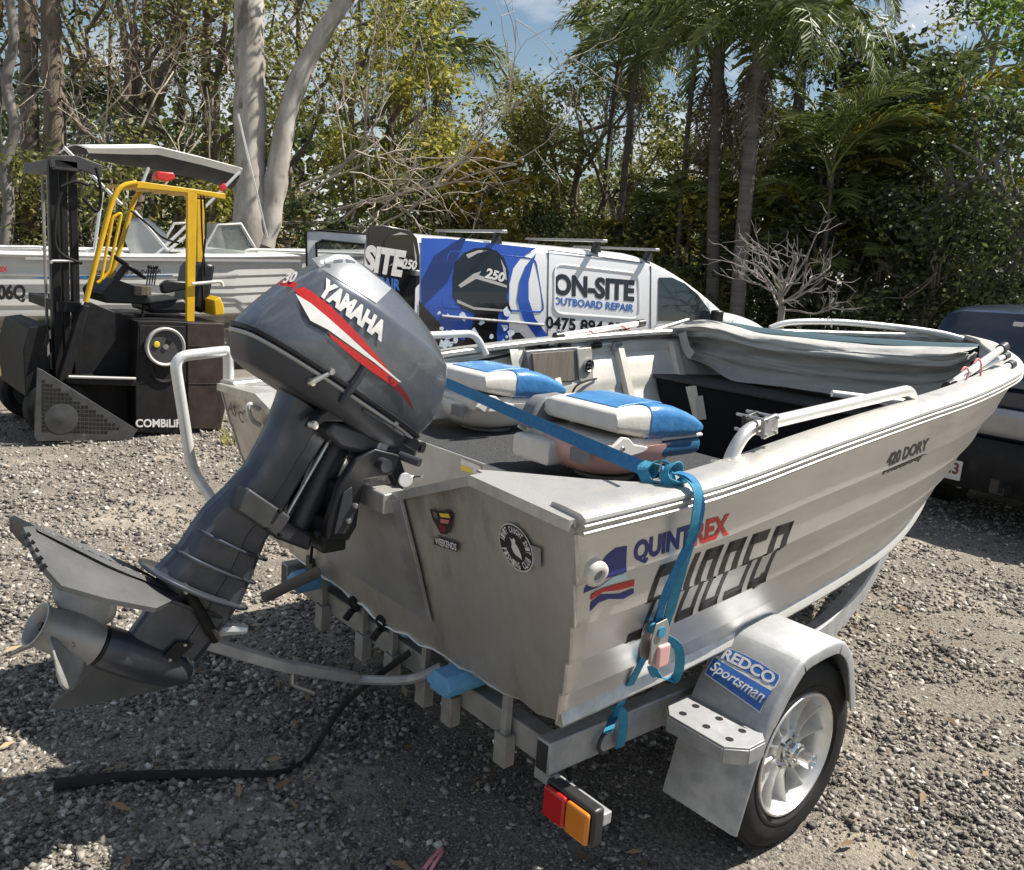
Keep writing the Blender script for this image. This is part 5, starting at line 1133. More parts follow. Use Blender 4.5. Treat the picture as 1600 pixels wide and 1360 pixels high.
# open rear doors
ha = rad(8)
DD = (-VD * math.cos(ha) - VT * math.sin(ha)).normalized(); DN = V((DD.y, -DD.x, 0)); DN = DN if DN.dot(CAM - VO) > 0 else -DN
H0 = VP(-.02, .02, 0)
def door_pt(u, v, off=0): d = ray(u, v); p0 = H0 + DN * off; k = (p0 - CAM).dot(DN) / d.dot(DN); return CAM + d * k
dp = [(575, 356), (600, 352), (640, 360), (652, 372), (656, 400), (658, 600), (573, 610)]
mb = MB(); mb.ext([door_pt(u, v) for u, v in dp], DN * -.05); dr = Vn('rear_door', mb, 'van_black', bev=.008); dr['label'] = 'open rear door wrapped in black with white lettering'
def dtext(body_, q4, m, bold=.04, shear=0):
    vs, fs = text2d(body_, bold, shear); f4 = quad(*[(x, y, 0) for x, y in q4])
    def fn(u, v): p_ = f4(u, v); return door_pt(p_.x, p_.y, .012)
    return Vn('door_lettering', cutmap(vs, fs, fn), m, par=dr, smooth=0)
def dpoly(pts, m, off): mb = MB(); mb.add([door_pt(u, v, off) for u, v in pts], [tuple(range(len(pts)))]); return Vn('door_print', mb, m, par=dr, smooth=0)
dpoly([(600, 378), (610, 366), (626, 360), (640, 364), (650, 378), (653, 420), (648, 460), (630, 462), (606, 440)], 'black_gloss', .006)
dpoly([(612, 368), (626, 363), (638, 367), (626, 367)], 'decal_grey', .008); dpoly([(646, 378), (651, 400), (651, 420), (648, 400)], 'decal_grey', .008); dpoly([(608, 416), (622, 404), (650, 410), (624, 410)], 'decal_grey', .008)
dtext('SITE', [(568, 424), (627, 434), (636, 392), (572, 382)], 'decal_white', .06); dtext('REPAIR', [(575, 448), (625, 455), (626, 437), (575, 430)], 'decal_blue', .04); dtext('250', [(628, 420), (651, 422), (652, 408), (629, 403)], 'decal_white', .04, .2)
for z_ in (1.45, .9): mb = MB(); mb.box(VP(-.03, -.03, z_), (.10, .06, .06)); Vn('door_hinge', mb, 'silver_paint', bev=.01)
F0 = VP(-.02, 1.84, 0)
def fd(u, v): d = ray(u, v); k = (F0 - CAM).dot(VT) / d.dot(VT); return CAM + d * k
o_ = [fd(u, v) for u, v in ((478, 362), (500, 360), (640, 372), (640, 560), (482, 560))]; i_ = [fd(u, v) for u, v in ((494, 380), (503, 376), (628, 388), (628, 470), (497, 470))]
mb = MB(); n = 5
for off in (0, .04): mb.add([q + VT * off for q in o_ + i_], [(k, (k + 1) % n, (k + 1) % n + n, k + n) for k in range(n)])
mb.add([q for q in o_] + [q + VT * .04 for q in o_], [(k, (k + 1) % n, (k + 1) % n + n, k + n) for k in range(n)]); fdr = Vn('rear_door', mb, 'white_paint')
mb = MB(); mb.tube([q - VT * .004 for q in i_], .016, 6, closed=True); Vn('window_seal', mb, 'rubber', par=fdr)
mb = MB(); mb.tube([q - VT * .004 for q in o_], .014, 6, closed=True); Vn('door_seal', mb, 'rubber', par=fdr)
mb = MB(); mb.add([q + VT * .02 for q in i_], [tuple(range(5))]); Vn('door_window', mb, 'glass_screen', par=fdr)
mb = MB(); mb.loft([[VP(-.005, t, z) for t, z in ((.10, .45), (.12, 1.45), (.22, ZR0 - .1), (1.64, ZR0 - .1), (1.74, 1.45), (1.76, .45))], [VP(-.004, t, z) for t, z in ((.10, .45), (.12, 1.45), (.22, ZR0 - .1), (1.64, ZR0 - .1), (1.74, 1.45), (1.76, .45))]]); Vn('load_opening', mb, 'black_plastic')
def wheel_at(P, root, c, ax, r=.34, w=.22, rim='rim'):
    o = bpy.data.objects.new('wheel', None); COL.objects.link(o); o.parent = root; o.location = P.i @ c
    mb = MB(); mb.lathe([(r * .62, -w / 2 + .01), (r * .8, -w / 2), (r * .96, -w / 2 + .02), (r, -w / 4), (r, w / 4), (r * .96, w / 2 - .02), (r * .8, w / 2), (r * .62, w / 2 - .01)], (0, 0, 0), ax, 32, cap=False); obj('tyre', mb, 'tyre', o)
    mb = MB(); mb.lathe([(.0, w / 2 - .05), (r * .2, w / 2 - .04), (r * .3, w / 2 - .07), (r * .55, w / 2 - .06), (r * .62, w / 2 - .01), (r * .64, w / 2 - .02), (r * .6, -w / 2 + .01), (.0, -w / 2 + .02)], (0, 0, 0), ax, 32, cap=False); obj('rim', mb, rim, o)
    return o
for s in (.85, LN - .85):
    for t, sg in ((.12, -1), (1.74, 1)): wheel_at(Vn, van, VP(s, t, .34), VT * sg)
# ------------------------------------------------------------------ forklift
fk = thing('forklift', 'black three-wheel forklift with yellow overhead guard, mast facing left', 'forklift', (-5.5, .9, 0))
Fk = At(fk); XF = -5.1
def fx(nm, pts, th, m, x=XF, bev=.006, par=None, smooth=30): mb = MB(); mb.ext([atx(u, v, x) for u, v in pts], (-th, 0, 0)); return Fk(nm, mb, m, bev=bev, par=par, smooth=smooth)
def ftube(nm, pts, r_, m, x=XF, n=10, par=None, rd=.10): mb = MB(); mb.tube(bent([atx(p_[0], p_[1], p_[2] if len(p_) > 2 else x) for p_ in pts], rd, 6), r_, n); return Fk(nm, mb, m, par=par, smooth=50)
fx('counterweight', [(216, 503), (262, 502), (344, 506), (346, 520), (344, 672), (330, 680), (212, 676), (212, 592)], 1.15, 'fork_black')
fx('side_cover', [(293, 505), (351, 506), (352, 640), (345, 672), (294, 670)], .9, 'fork_brown', XF + .012)
fx('service_recess', [(218, 508), (290, 510), (292, 600), (218, 600)], .02, 'rubber', XF + .004)
c = atx(258, 542, XF + .02); mb = MB(); mb.lathe([(.135, -.01), (.135, .02), (.150, .03), (.160, .02), (.160, -.01)], c, (1, 0, 0), 32, cap=False); fr = Fk('round_housing', mb, 'decal_grey', smooth=40)
mb = MB(); mb.lathe([(.0, .01), (.135, .01), (.135, .0)], c, (1, 0, 0), 28, cap=False); Fk('housing_face', mb, 'fork_grey', par=fr)
for dy, dz, m in ((-.07, .02, 'decal_yellow'), (0, -.0, 'steel'), (.03, .05, 'fork_black')):
    mb = MB(); mb.lathe([(.0, .022), (.022, .02), (.026, .01)], c + V((0, dy, dz)), (1, 0, 0), 14, cap=False); Fk('housing_cap', mb, m, par=fr)
mb = MB(); mb.lathe([(.10, -.01), (.10, .005), (.12, .012), (.13, .0)], atx(258, 575, XF + .008), (1, 0, 0), 28, cap=False); Fk('belt_wheel', mb, 'fork_black', smooth=40)
fx('chassis', [(90, 600), (120, 500), (136, 470), (160, 480), (216, 503), (216, 592), (212, 680), (110, 680), (60, 640)], .05, 'fork_black', XF - .22)
fx('chassis', [(90, 600), (128, 478), (140, 478), (110, 592)], .10, 'fork_black', XF - .02)
fx('foot_floor', [(104, 590), (213, 592), (213, 604), (104, 600)], .95, 'fork_black', XF + .005)
ftube('step_edge', [(107, 589), (212, 592)], .012, 'decal_grey', XF + .02, rd=.01)
fx('foot_panel', [(128, 478), (216, 500), (216, 560), (120, 555)], .02, 'motor_black', XF - .5)
sk = fx('perforated_skirt', [(58, 575), (66, 578), (215, 672), (205, 688), (58, 690), (53, 682)], .010, 'fork_grey', XF + .06, .003)
mb = MB(); random.seed(2)
for i in range(20):
    for j in range(13):
        u = 68 + i * 6.1; v = 596 + j * 6.4 + i * .2
        if u > 186 or v > 676 or v < 592 + (u - 66) * .62: continue
        q = atx(u, v, XF + .0605); mb.box(q, (.002, .021, .023))
h = Fk('skirt_holes', mb, 'rubber', par=sk, smooth=0); h['kind'] = 'stuff'
mb = MB(); mb.lathe([(.0, .004), (.03, .004), (.035, .002), (.11, .002), (.12, .0)], atx(96, 655, XF + .0625), (1, 0, 0), 26, cap=False); Fk('wheel_hub', mb, 'fork_grey', par=sk, smooth=30)
wheel_at(Fk, fk, V((XF - .14, .28, .24)), V((1, 0, 0)), .24, .2, 'fork_grey'); wheel_at(Fk, fk, V((XF - 1.1, .28, .24)), V((-1, 0, 0)), .24, .2, 'fork_grey'); wheel_at(Fk, fk, V((XF - .62, 1.3, .22)), V((1, 0, 0)), .22, .2, 'fork_grey')
vs, fs = text2d('COMBiLiFT', .03); Fk('maker_name', cutmap(vs, fs, quad(*[atx(u, v, XF + .014) for u, v in ((212, 668), (292, 668), (292, 655), (212, 655))])), 'decal_white', smooth=0)
# mast
for xm in (XF - .18, XF - .98):
    for (u0, u1) in ((76, 90), (93, 104), (108, 120)):
        mb = MB(); a0, a1 = atx(u0, 250, xm), atx(u1, 250, xm); mb.bb(xm - .07, xm, a0.y, a1.y, .12, 2.13); Fk('mast_channel', mb, 'fork_black', bev=.006)
mb = MB(); a0, a1 = atx(80, 250, XF - .18), atx(118, 250, XF - .18); mb.bb(XF - 1.1, XF - .1, a0.y, a1.y, 2.06, 2.14); Fk('mast_crosshead', mb, 'fork_grey', bev=.008)
mb = MB(); mb.bb(XF - 1.1, XF - .1, a0.y, a1.y, 1.0, 1.08); Fk('mast_tie', mb, 'fork_black', bev=.006)
fx('mast_head_plate', [(77, 243), (120, 243), (160, 258), (160, 278), (118, 264), (80, 262)], .03, 'fork_grey', XF - .1)
mb = MB(); mb.tube([V((XF - .6, .42, .2)), V((XF - .6, .42, 2.0))], .045, 14); mb.tube([V((XF - .6, .42, 2.0)), V((XF - .6, .42, 2.12))], .03, 14); Fk('lift_ram', mb, 'fork_black')
for pts in (((96, 300), (88, 330), (86, 380), (100, 400), (128, 412)), ((96, 292), (118, 284), (138, 290)), ((150, 262), (158, 300), (152, 330), (130, 310))):
    mb = MB(); mb.tube(spline([atx(u, v, XF - .05) for u, v in pts], 6), .012, 8); Fk('hydraulic_hose', mb, 'rubber')
fx('fork_carriage', [(36, 548), (46, 512), (74, 508), (74, 620), (40, 620)], .9, 'fork_black', XF - .15)
ftube('mast_handle', [(80, 412), (80, 408), (116, 408)], .010, 'tube_alu', XF - .05, rd=.02)
# cab: guard, seat, wheel, levers
yg = 'fork_yellow'
gd_ = ftube('guard_leg', [(134, 472), (152, 400), (176, 310), (190, 290), (214, 286)], .021, yg, rd=.12)
ftube('guard_leg', [(160, 470, -5.95), (190, 380, -5.95), (212, 302, -5.95), (236, 294, -5.95)], .020, yg, rd=.12)
ftube('guard_handle', [(152, 442), (158, 438), (176, 340), (190, 332), (186, 352), (170, 425), (160, 436)], .012, yg, rd=.03)
fx('guard_post', [(293, 298), (308, 299), (304, 503), (292, 503)], .04, yg, XF, .004)
fx('guard_post', [(308, 312), (320, 313), (318, 420), (308, 420)], .04, yg, -5.95, .004)
fx('guard_roof_rail', [(198, 284), (222, 284), (352, 303), (353, 312), (300, 302), (214, 294)], .05, yg, XF, .004)
fx('guard_roof_rail', [(220, 292), (240, 291), (352, 303), (352, 308), (300, 302), (234, 298)], .05, yg, -5.95, .004)
for k in range(6):
    t = k / 5; a = atx(216 + 130 * t, 290 + 16 * t, XF - .05); mb = MB(); mb.bb(-5.95, a.x, a.y - .025, a.y + .025, a.z - .012, a.z + .012); Fk('guard_roof_bar', mb, yg, bev=.003)
fx('warning_lamp', [(244, 274), (248, 268), (272, 270), (275, 280), (262, 284), (246, 280)], .12, 'red_plastic', XF - .35, .01)
fx('rear_lamp', [(344, 292), (352, 286), (356, 296), (348, 300)], .05, 'red_plastic', XF - .05, .008)
fx('seat_cushion', [(232, 474), (288, 466), (300, 478), (298, 490), (234, 490)], .5, 'motor_black', XF - .3, .03)
fx('seat_back', [(300, 480), (312, 420), (322, 410), (338, 414), (328, 470), (318, 492)], .5, 'motor_black', XF - .3, .03)
fx('arm_rest', [(252, 446), (262, 438), (292, 440), (294, 452), (256, 460)], .08, 'motor_black', XF - .25, .015)
ftube('side_rail', [(300, 444), (346, 440), (348, 448)], .014, 'tape', XF + .02, rd=.03)
fx('fuel_cover', [(334, 470), (344, 464), (350, 478), (351, 492), (336, 494)], .5, yg, XF - .1, .01)
c = atx(198, 415, XF - .55); mb = MB(); ax = V((.1, .55, .8)).normalized(); e = ax.orthogonal().normalized(); f2 = ax.cross(e); mb.tube([c + (e * math.cos(t) + f2 * math.sin(t)) * .17 for t in [2 * math.pi * i / 24 for i in range(24)]], .014, 8, closed=True); mb.tube([c + e * .17, c - e * .17], .012, 6); mb.tube([c, c - ax * .35], .03, 8); Fk('steering_wheel', mb, 'motor_black', smooth=50)
for k in range(4):
    mb = MB(); q = atx(229 + 4 * k, 446, XF - .25 - .05 * k); mb.tube([q, q + V((0, .02, .14))], .006, 6); mb.ball(q + V((0, .02, .15)), .016, 8, 6); Fk('control_lever', mb, 'motor_black')
fx('dash_console', [(160, 458), (180, 436), (214, 448), (236, 466), (236, 476), (164, 474)], .6, 'motor_black', XF - .25, .015)
fx('small_crate', [(212, 448), (236, 448), (237, 462), (212, 462)], .10, 'bark_brown', XF - .2, .004)
fx('wiring_bundle', [(160, 526), (176, 510), (200, 512), (212, 526), (190, 534)], .10, 'decal_grey', XF - .35, .02)
for pts, r_, m in ((((150, 520), (165, 540), (190, 536), (205, 548)), .012, 'decal_yellow'), (((148, 515), (160, 545), (176, 560)), .014, 'rubber'), (((225, 470), (220, 500), (200, 505), (185, 520)), .012, 'rubber'), (((318, 300), (322, 360), (316, 420), (318, 470)), .008, 'rubber'), (((314, 304), (316, 370), (321, 430)), .008, 'rubber'), (((205, 330), (230, 350), (255, 372), (280, 380)), .008, 'rubber')):
    mb = MB(); mb.tube(spline([atx(u, v, XF - .30) for u, v in pts], 6), r_, 8); Fk('cable', mb, m, smooth=50)
for u, v, w in ((150, 548, .06), (168, 556, .05), (200, 520, .07)): mb = MB(); mb.box(atx(u, v, XF - .4), (.12, w, .05), Matrix.Rotation(.5, 3, 'X')); Fk('pedal_unit', mb, 'fork_grey', bev=.008)
mb = MB(); mb.tube([atx(176, 520, XF - .35), atx(190, 512, XF - .35)], .035, 14); Fk('filter_can', mb, 'decal_grey', smooth=40)
for k in range(3):
    mb = MB(); y = .30 + .06 * k; mb.tube([V((XF - .5 - .1 * k, y, .3)), V((XF - .5 - .1 * k, y, 2.02))], .012, 6); Fk('lift_chain', mb, 'galv_dirty')
for z in (.30, .62): mb = MB(); mb.tube([atx(294, 600, XF + .0135) + V((0, 0, z - .3)), atx(345, 600, XF + .0135) + V((0, 0, z - .3))], .0035, 4); Fk('panel_gap', mb, 'rubber')
# ------------------------------------------------------------------ runabout behind the forklift
rb = thing('runabout_boat', 'white runabout with windscreen and raised white bimini behind the forklift', 'boat', (-9, 2.2, .4))
Rb = At(rb); XR = -8.2
RG = [(-1.2, 1.27, 1.0, .60, .66), (0.4, 1.315, 1.0, .62, .68), (1.8, 1.37, 1.0, .62, .72), (3.0, 1.44, .97, .60, .76), (3.9, 1.50, .85, .50, .82), (4.6, 1.55, .60, .32, .92), (5.1, 1.585, .25, .10, 1.1), (5.3, 1.60, .02, .01, 1.3)]
RC = XR - 1.0
def rsec(q, sg):
    y, zg, w, wc, zc = q; out = []
    for t in np.linspace(0, 1, 23):
        e = .012 * (1 - ((t * 6) % 1)); out.append(V((RC + sg * (wc + .28 * (w / 1.0) + (w - wc - .28 * w) * (t ** .8) + e * (w > .1)) if w > .1 else RC + sg * w, y, zc + (zg - zc) * t)))
    return out
Rs2 = []
for k in range(len(RG) - 1):
    for j in range(4): t = j / 4; Rs2.append([a + (b_ - a) * t for a, b_ in zip(RG[k], RG[k + 1])])
Rs2.append(list(RG[-1]))
for sg in (1, -1): Rb('hull_side', MB().loft([rsec(q, sg) for q in Rs2], ring=False, cap=False), 'boat_side', smooth=20)
mb = MB(); mb.loft([[rsec(q, 1)[0], V((RC, q[0], q[4] - .22 if q[0] < 4 else q[4] - .05)), rsec(q, -1)[0]] for q in Rs2], ring=False, cap=False); Rb('hull_bottom', mb, 'boat_white', smooth=30)
mb = MB(); mb.ext([rsec(RG[0], 1)[0], rsec(RG[0], 1)[-1], rsec(RG[0], -1)[-1], rsec(RG[0], -1)[0]], (0, .02, 0)); Rb('transom', mb, 'boat_white')
for sg in (1, -1):
    mb = MB(); mb.tube([rsec(q, sg)[-1] + V((0, 0, .01)) for q in Rs2], .035, 8); Rb('gunwale', mb, 'boat_white')
mb = MB(); mb.loft([[rsec(q, 1)[-1] + V((-.02, 0, .01)), V((RC, q[0], q[1] + .06)), rsec(q, -1)[-1] + V((.02, 0, .01))] for q in Rs2 if q[0] > 2.3], ring=False, cap=False); Rb('foredeck', mb, 'boat_white')
mb = MB(); mb.loft([[rsec(q, 1)[12], rsec(q, -1)[12]] for q in Rs2 if q[0] < 2.6], ring=False, cap=False); Rb('cockpit_floor', mb, 'boat_side')
def rx(nm, pts, m, x=XR + .05, th=.004): mb = MB(); mb.ext([atx(u, v, x) for u, v in pts], (-th, 0, 0)); return Rb(nm, mb, m, smooth=0)
def rt(nm, body_, q4, m, bold=.03, shear=0): vs, fs = text2d(body_, bold, shear); return Rb(nm, cutmap(vs, fs, quad(*[atx(u, v, XR + .062) for u, v in q4])), m, smooth=0)
rt('registration', '06Q', [(-4, 473), (40, 473), (40, 444), (-4, 444)], 'decal_black', .05); rt('maker_name', 'EX', [(0, 425), (12, 425), (12, 417), (0, 417)], 'decal_red', .04)
rt('model_name', '475 COAST RUNNER', [(140, 430), (252, 428), (252, 421), (140, 423)], 'decal_black', .03, .2)
rx('teal_stripe', [(48, 434), (130, 431), (270, 430), (270, 432), (130, 436), (80, 437)], 'seat_teal'); rx('grey_stripe', [(310, 433), (372, 429), (372, 431), (340, 434)], 'decal_grey')
rx('rub_strip', [(40, 402), (470, 406), (470, 410), (40, 406)], 'decal_grey', XR + .06)
# windscreen, rails, poles, bimini
fr_ = [atx(u, v, XR - .12) for u, v in ((312, 400), (340, 352), (376, 350), (402, 394))]
mb = MB(); mb.tube(fr_, .02, 8); ws = Rb('windscreen_frame', mb, 'tube_alu'); mb = MB(); mb.add(fr_, [(0, 1, 2, 3)]); Rb('windscreen_glass', mb, 'glass_screen', par=ws, smooth=0)
f2_ = [q + V((-1.75, .1, 0)) for q in fr_]; mb = MB(); mb.tube(f2_, .02, 8); Rb('windscreen_frame', mb, 'tube_alu'); mb = MB(); mb.add([fr_[2], fr_[3], f2_[3], f2_[2]], [(0, 1, 2, 3)]); Rb('windscreen_glass', mb, 'glass_screen', par=ws, smooth=0)
mb = MB(); mb.tube(bent([atx(u, v, XR - .1) for u, v in ((378, 402), (384, 390), (470, 393), (560, 396))], .1), .018, 8); Rb('bow_rail', mb, 'tube_white'); mb = MB(); mb.tube(bent([atx(u, v, XR - .1) for u, v in ((-20, 386), (60, 386), (72, 388), (62, 398))], .1), .016, 8); Rb('side_rail', mb, 'tube_white')
mb = MB(); mb.tube(bent([atx(u, v, XR - .1) for u, v in ((132, 400), (138, 388), (180, 388), (196, 400))], .1), .016, 8); Rb('side_rail', mb, 'tube_white')
def rp_(nm, a, b_, r_=.018, m='tube_white', x=XR - .1): mb = MB(); mb.tube([atx(a[0], a[1], x), atx(b_[0], b_[1], x)], r_, 8); return Rb(nm, mb, m)
for a, b_ in (((210, 330), (262, 392)), ((300, 345), (242, 400)), ((160, 300), (146, 400)), ((232, 262), (205, 330)), ((375, 268), (300, 345)), ((262, 392), (312, 352)), ((100, 230), (190, 320))): rp_('bimini_pole', a, b_)
rp_('aerial', (372, 178), (418, 372), .012); rp_('aerial', (372, 178), (378, 200), .006)
mb = MB()
def bim(u, v):
    # u fore-aft 0..1 , v across
    px_ = [(134, 232), (190, 232), (250, 231), (320, 248), (379, 264)]; k = u * 4; i = min(3, int(k)); f_ = k - i; a = px_[i]; b_ = px_[i + 1]; q = atx(a[0] + (b_[0] - a[0]) * f_, a[1] + (b_[1] - a[1]) * f_, XR - .15); return q + V((-1.15 * v, 0, .06 * math.sin(math.pi * v)))
mb.grid(lambda u, v: bim(u, .03 + .94 * v) + V((0, 0, -.022)), 12, 8); Rb('bimini_underside_shade', mb, 'bimini_shade', smooth=60); mb = MB(); mb.grid(bim, 12, 10); bm_ = Rb('bimini_top', mb, 'bimini_white', smooth=60, sol=.01)  # dark sheet under the white top paints in its shaded underside
mb = MB()
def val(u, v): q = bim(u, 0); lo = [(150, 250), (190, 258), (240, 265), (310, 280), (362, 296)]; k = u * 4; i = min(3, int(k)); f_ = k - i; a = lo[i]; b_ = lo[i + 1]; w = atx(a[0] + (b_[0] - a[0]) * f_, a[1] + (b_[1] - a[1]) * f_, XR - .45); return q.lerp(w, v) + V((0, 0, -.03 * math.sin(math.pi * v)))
mb.grid(lambda u, v: val(u, .22 + .78 * v), 12, 5); Rb('bimini_shade_sheet', mb, 'bimini_shade', smooth=60); mb = MB(); mb.grid(lambda u, v: val(u, .24 * v) + V((.008, 0, 0)), 12, 3); Rb('bimini_valance', mb, 'bimini_white', smooth=60)  # dark sheet inside the valance is painted shade, not a cloth lining
fxs = [atx(u, v, XR - .5) for u, v in ((214, 345), (232, 340), (262, 366), (268, 398), (222, 402), (210, 372))]; mb = MB(); mb.ext(fxs, (-.45, 0, 0)); Rb('helm_seat', mb, 'boat_white', bev=.04, seg=3)
# its trailer
for xx in (XR - .35, XR - 1.65):
    mb = MB(); mb.bb(xx - .05, xx + .05, -1.2, 4.2, .42, .52); Rb('trailer_rail', mb, 'galv_dirty')
for y in (.4, 2.6):
    mb = MB(); mb.bb(XR - 1.7, XR - .3, y - .04, y + .04, .42, .66); Rb('trailer_support', mb, 'galv_dirty')
wheel_at(Rb, rb, V((XR - .10, 1.5, .30)), V((1, 0, 0)), .30, .18); wheel_at(Rb, rb, V((XR - 1.9, 1.5, .30)), V((-1, 0, 0)), .30, .18)
# ------------------------------------------------------------------ dark wagon parked ahead of the bow
wg = thing('dark_wagon', 'dark navy four-wheel-drive wagon parked beyond the dinghy bow', 'car', (-.15, 5.5, -.16))
Wg = At(wg); WY = 5.5; WX = -.15
WS = [(0, .34, 1.30), ]
def wsec(y, w, z0, zs, zr, wr):
    l = [(w - .06, z0), (w, z0 + .10), (w + .01, z0 + .35), (w, zs - .06), (w - .025, zs), (wr + .02, zr - .10), (wr - .03, zr - .03), (wr - .14, zr), (0, zr + .02)]
    l = [(a, z) for a, z in l]; r_ = l + [(-a, z) for a, z in l[-2::-1]]; return [V((WX + a, y, z - .16)) for a, z in r_]
mb = MB(); secs = [wsec(WY + .10, .86, .42, 1.05, 1.10, .80), wsec(WY + .04, .90, .40, 1.06, 1.14, .84), wsec(WY + .10, .91, .38, 1.07, 1.40, .80), wsec(WY + .22, .92, .36, 1.08, 1.68, .76), wsec(WY + .36, .92, .36, 1.08, 1.73, .74), wsec(WY + 1.5, .93, .36, 1.08, 1.77, .74), wsec(WY + 2.6, .93, .36, 1.08, 1.72, .73), wsec(WY + 3.3, .92, .36, 1.06, 1.12, .72), wsec(WY + 4.4, .88, .38, .98, 1.02, .7), wsec(WY + 4.6, .80, .45, .85, .88, .6)]
Wg('body', mb.loft(secs), 'navy_paint', smooth=35)
def wrear(x, z): # rear skin y at height z (absolute)
    zz = z + .16; return WY + .04 if zz < 1.14 else WY + .04 + (zz - 1.14) / (1.68 - 1.14) * .18
mb = MB(); gl = [(-.70, 1.50), (-.66, 1.545), (.66, 1.545), (.70, 1.50), (.76, 1.16), (-.76, 1.16)]; mb.add([V((WX + x, wrear(x, z - .16) - .012, z - .16)) for x, z in gl], [tuple(range(6))]); Wg('rear_window', mb, 'glass', smooth=0)
mb = MB(); mb.bb(WX - .16, WX + .16, WY + .18, WY + .24, 1.435, 1.475); sl = Wg('stop_lamp', mb, 'lens_red', bev=.008); mb = MB(); mb.bb(WX - .24, WX - .161, WY + .18, WY + .24, 1.435, 1.475); Wg('lamp_end', mb, 'decal_white', par=sl, bev=.008)
mb = MB(); mb.loft([[V((WX + x, WY + y + .06 * (abs(x) / .9) ** 4, z)) for y, z in ((.03, .63), (-.05, .64), (-.075, .70), (-.07, .80), (-.03, .84), (.03, .84))] for x in np.linspace(-.88, .88, 13)]); Wg('rear_bumper', mb, 'silver_paint', smooth=40)
mb = MB(); mb.loft([[V((WX + x, WY + y + .06 * (abs(x) / .9) ** 4, z)) for y, z in ((.03, .20), (-.04, .20), (-.065, .30), (-.06, .50), (-.02, .60), (.03, .60))] for x in np.linspace(-.86, .86, 13)]); Wg('lower_bumper', mb, 'fork_black', smooth=40)
for s in (1, -1):
    mb = MB(); mb.bb(WX + s * .80, WX + s * .905, WY + .0, WY + .10, .88, 1.22 - .16); Wg('tail_lamp', mb, 'lens_red', bev=.015)
pq = [aty(u, v, WY - .068) for u, v in ((1505, 722), (1508, 754))]; pz0 = pq[1].z; pz1 = pq[0].z; px1 = pq[0].x
mb = MB(); mb.bb(px1 - .372, px1, WY - .072, WY - .066, pz0, pz1); pl = Wg('number_plate', mb, 'decal_white', bev=.002)
vs, fs = text2d('M3', .03); hh = pz1 - pz0; Wg('plate_text', cutmap(vs, fs, quad(*[(px1 - a, WY - .074, z) for a, z in ((.155, pz0 + hh * .30), (.02, pz0 + hh * .30), (.02, pz1 - hh * .10), (.155, pz1 - hh * .10))])), 'decal_dark_red', par=pl, smooth=0)
mb = MB(); mb.bb(WX - .05, WX + .05, WY - .22, WY, .24, .30); mb.bb(WX - .03, WX + .03, WY - .28, WY - .20, .26, .36); Wg('tow_bar', mb, 'black_plastic', bev=.005)
for s in (1, -1):
    for y in (.95, 3.75): wheel_at(Wg, wg, V((WX + s * .80, WY + y, .20)), V((s, 0, 0)), .36, .24)
# ------------------------------------------------------------------ vegetation round the yard
def gpos(u, d, v=440): q = atd(u, v, d); return V((q.x, q.y, 0))
def leaf_arrays(rs, cen, lens, wid, droop=.3):
    """one rhombic leaf per centre, random orientation, hanging a little"""
    n = len(cen); d = rs.normal(size=(n, 3)); d[:, 2] = d[:, 2] * .6 - droop; d /= np.linalg.norm(d, axis=1)[:, None] + 1e-9
    w = rs.normal(size=(n, 3)); w -= d * (w * d).sum(1)[:, None]; w /= np.linalg.norm(w, axis=1)[:, None] + 1e-9
    L_ = (lens * rs.uniform(.6, 1.3, n))[:, None]; W_ = L_ * wid
    nn = np.cross(d, w) * L_ * .08
    v = np.stack([cen, cen + d * L_ * .45 + w * W_ + nn, cen + d * L_, cen + d * L_ * .45 - w * W_ + nn], 1).reshape(-1, 3)
    return v, np.arange(n * 4).reshape(n, 4)
def clumps(rs, n, rx, rz, hollow=.35):
    p = rs.normal(size=(n, 3)); p /= np.linalg.norm(p, axis=1)[:, None]; r = (hollow + (1 - hollow) * rs.uniform(0, 1, n)) ** .6
    return p * r[:, None] * np.array([rx, rx, rz])
def limb(rs, a, b_, n=7, wob=.08):
    pts = []; L_ = (b_ - a).length
    for i in range(n):
        t = i / (n - 1); q = a.lerp(b_, t); k = math.sin(math.pi * t) * wob * L_
        pts.append(q + V((rs.normal() * k, rs.normal() * k, rs.normal() * k * .6)))
    return spline(pts, 2)
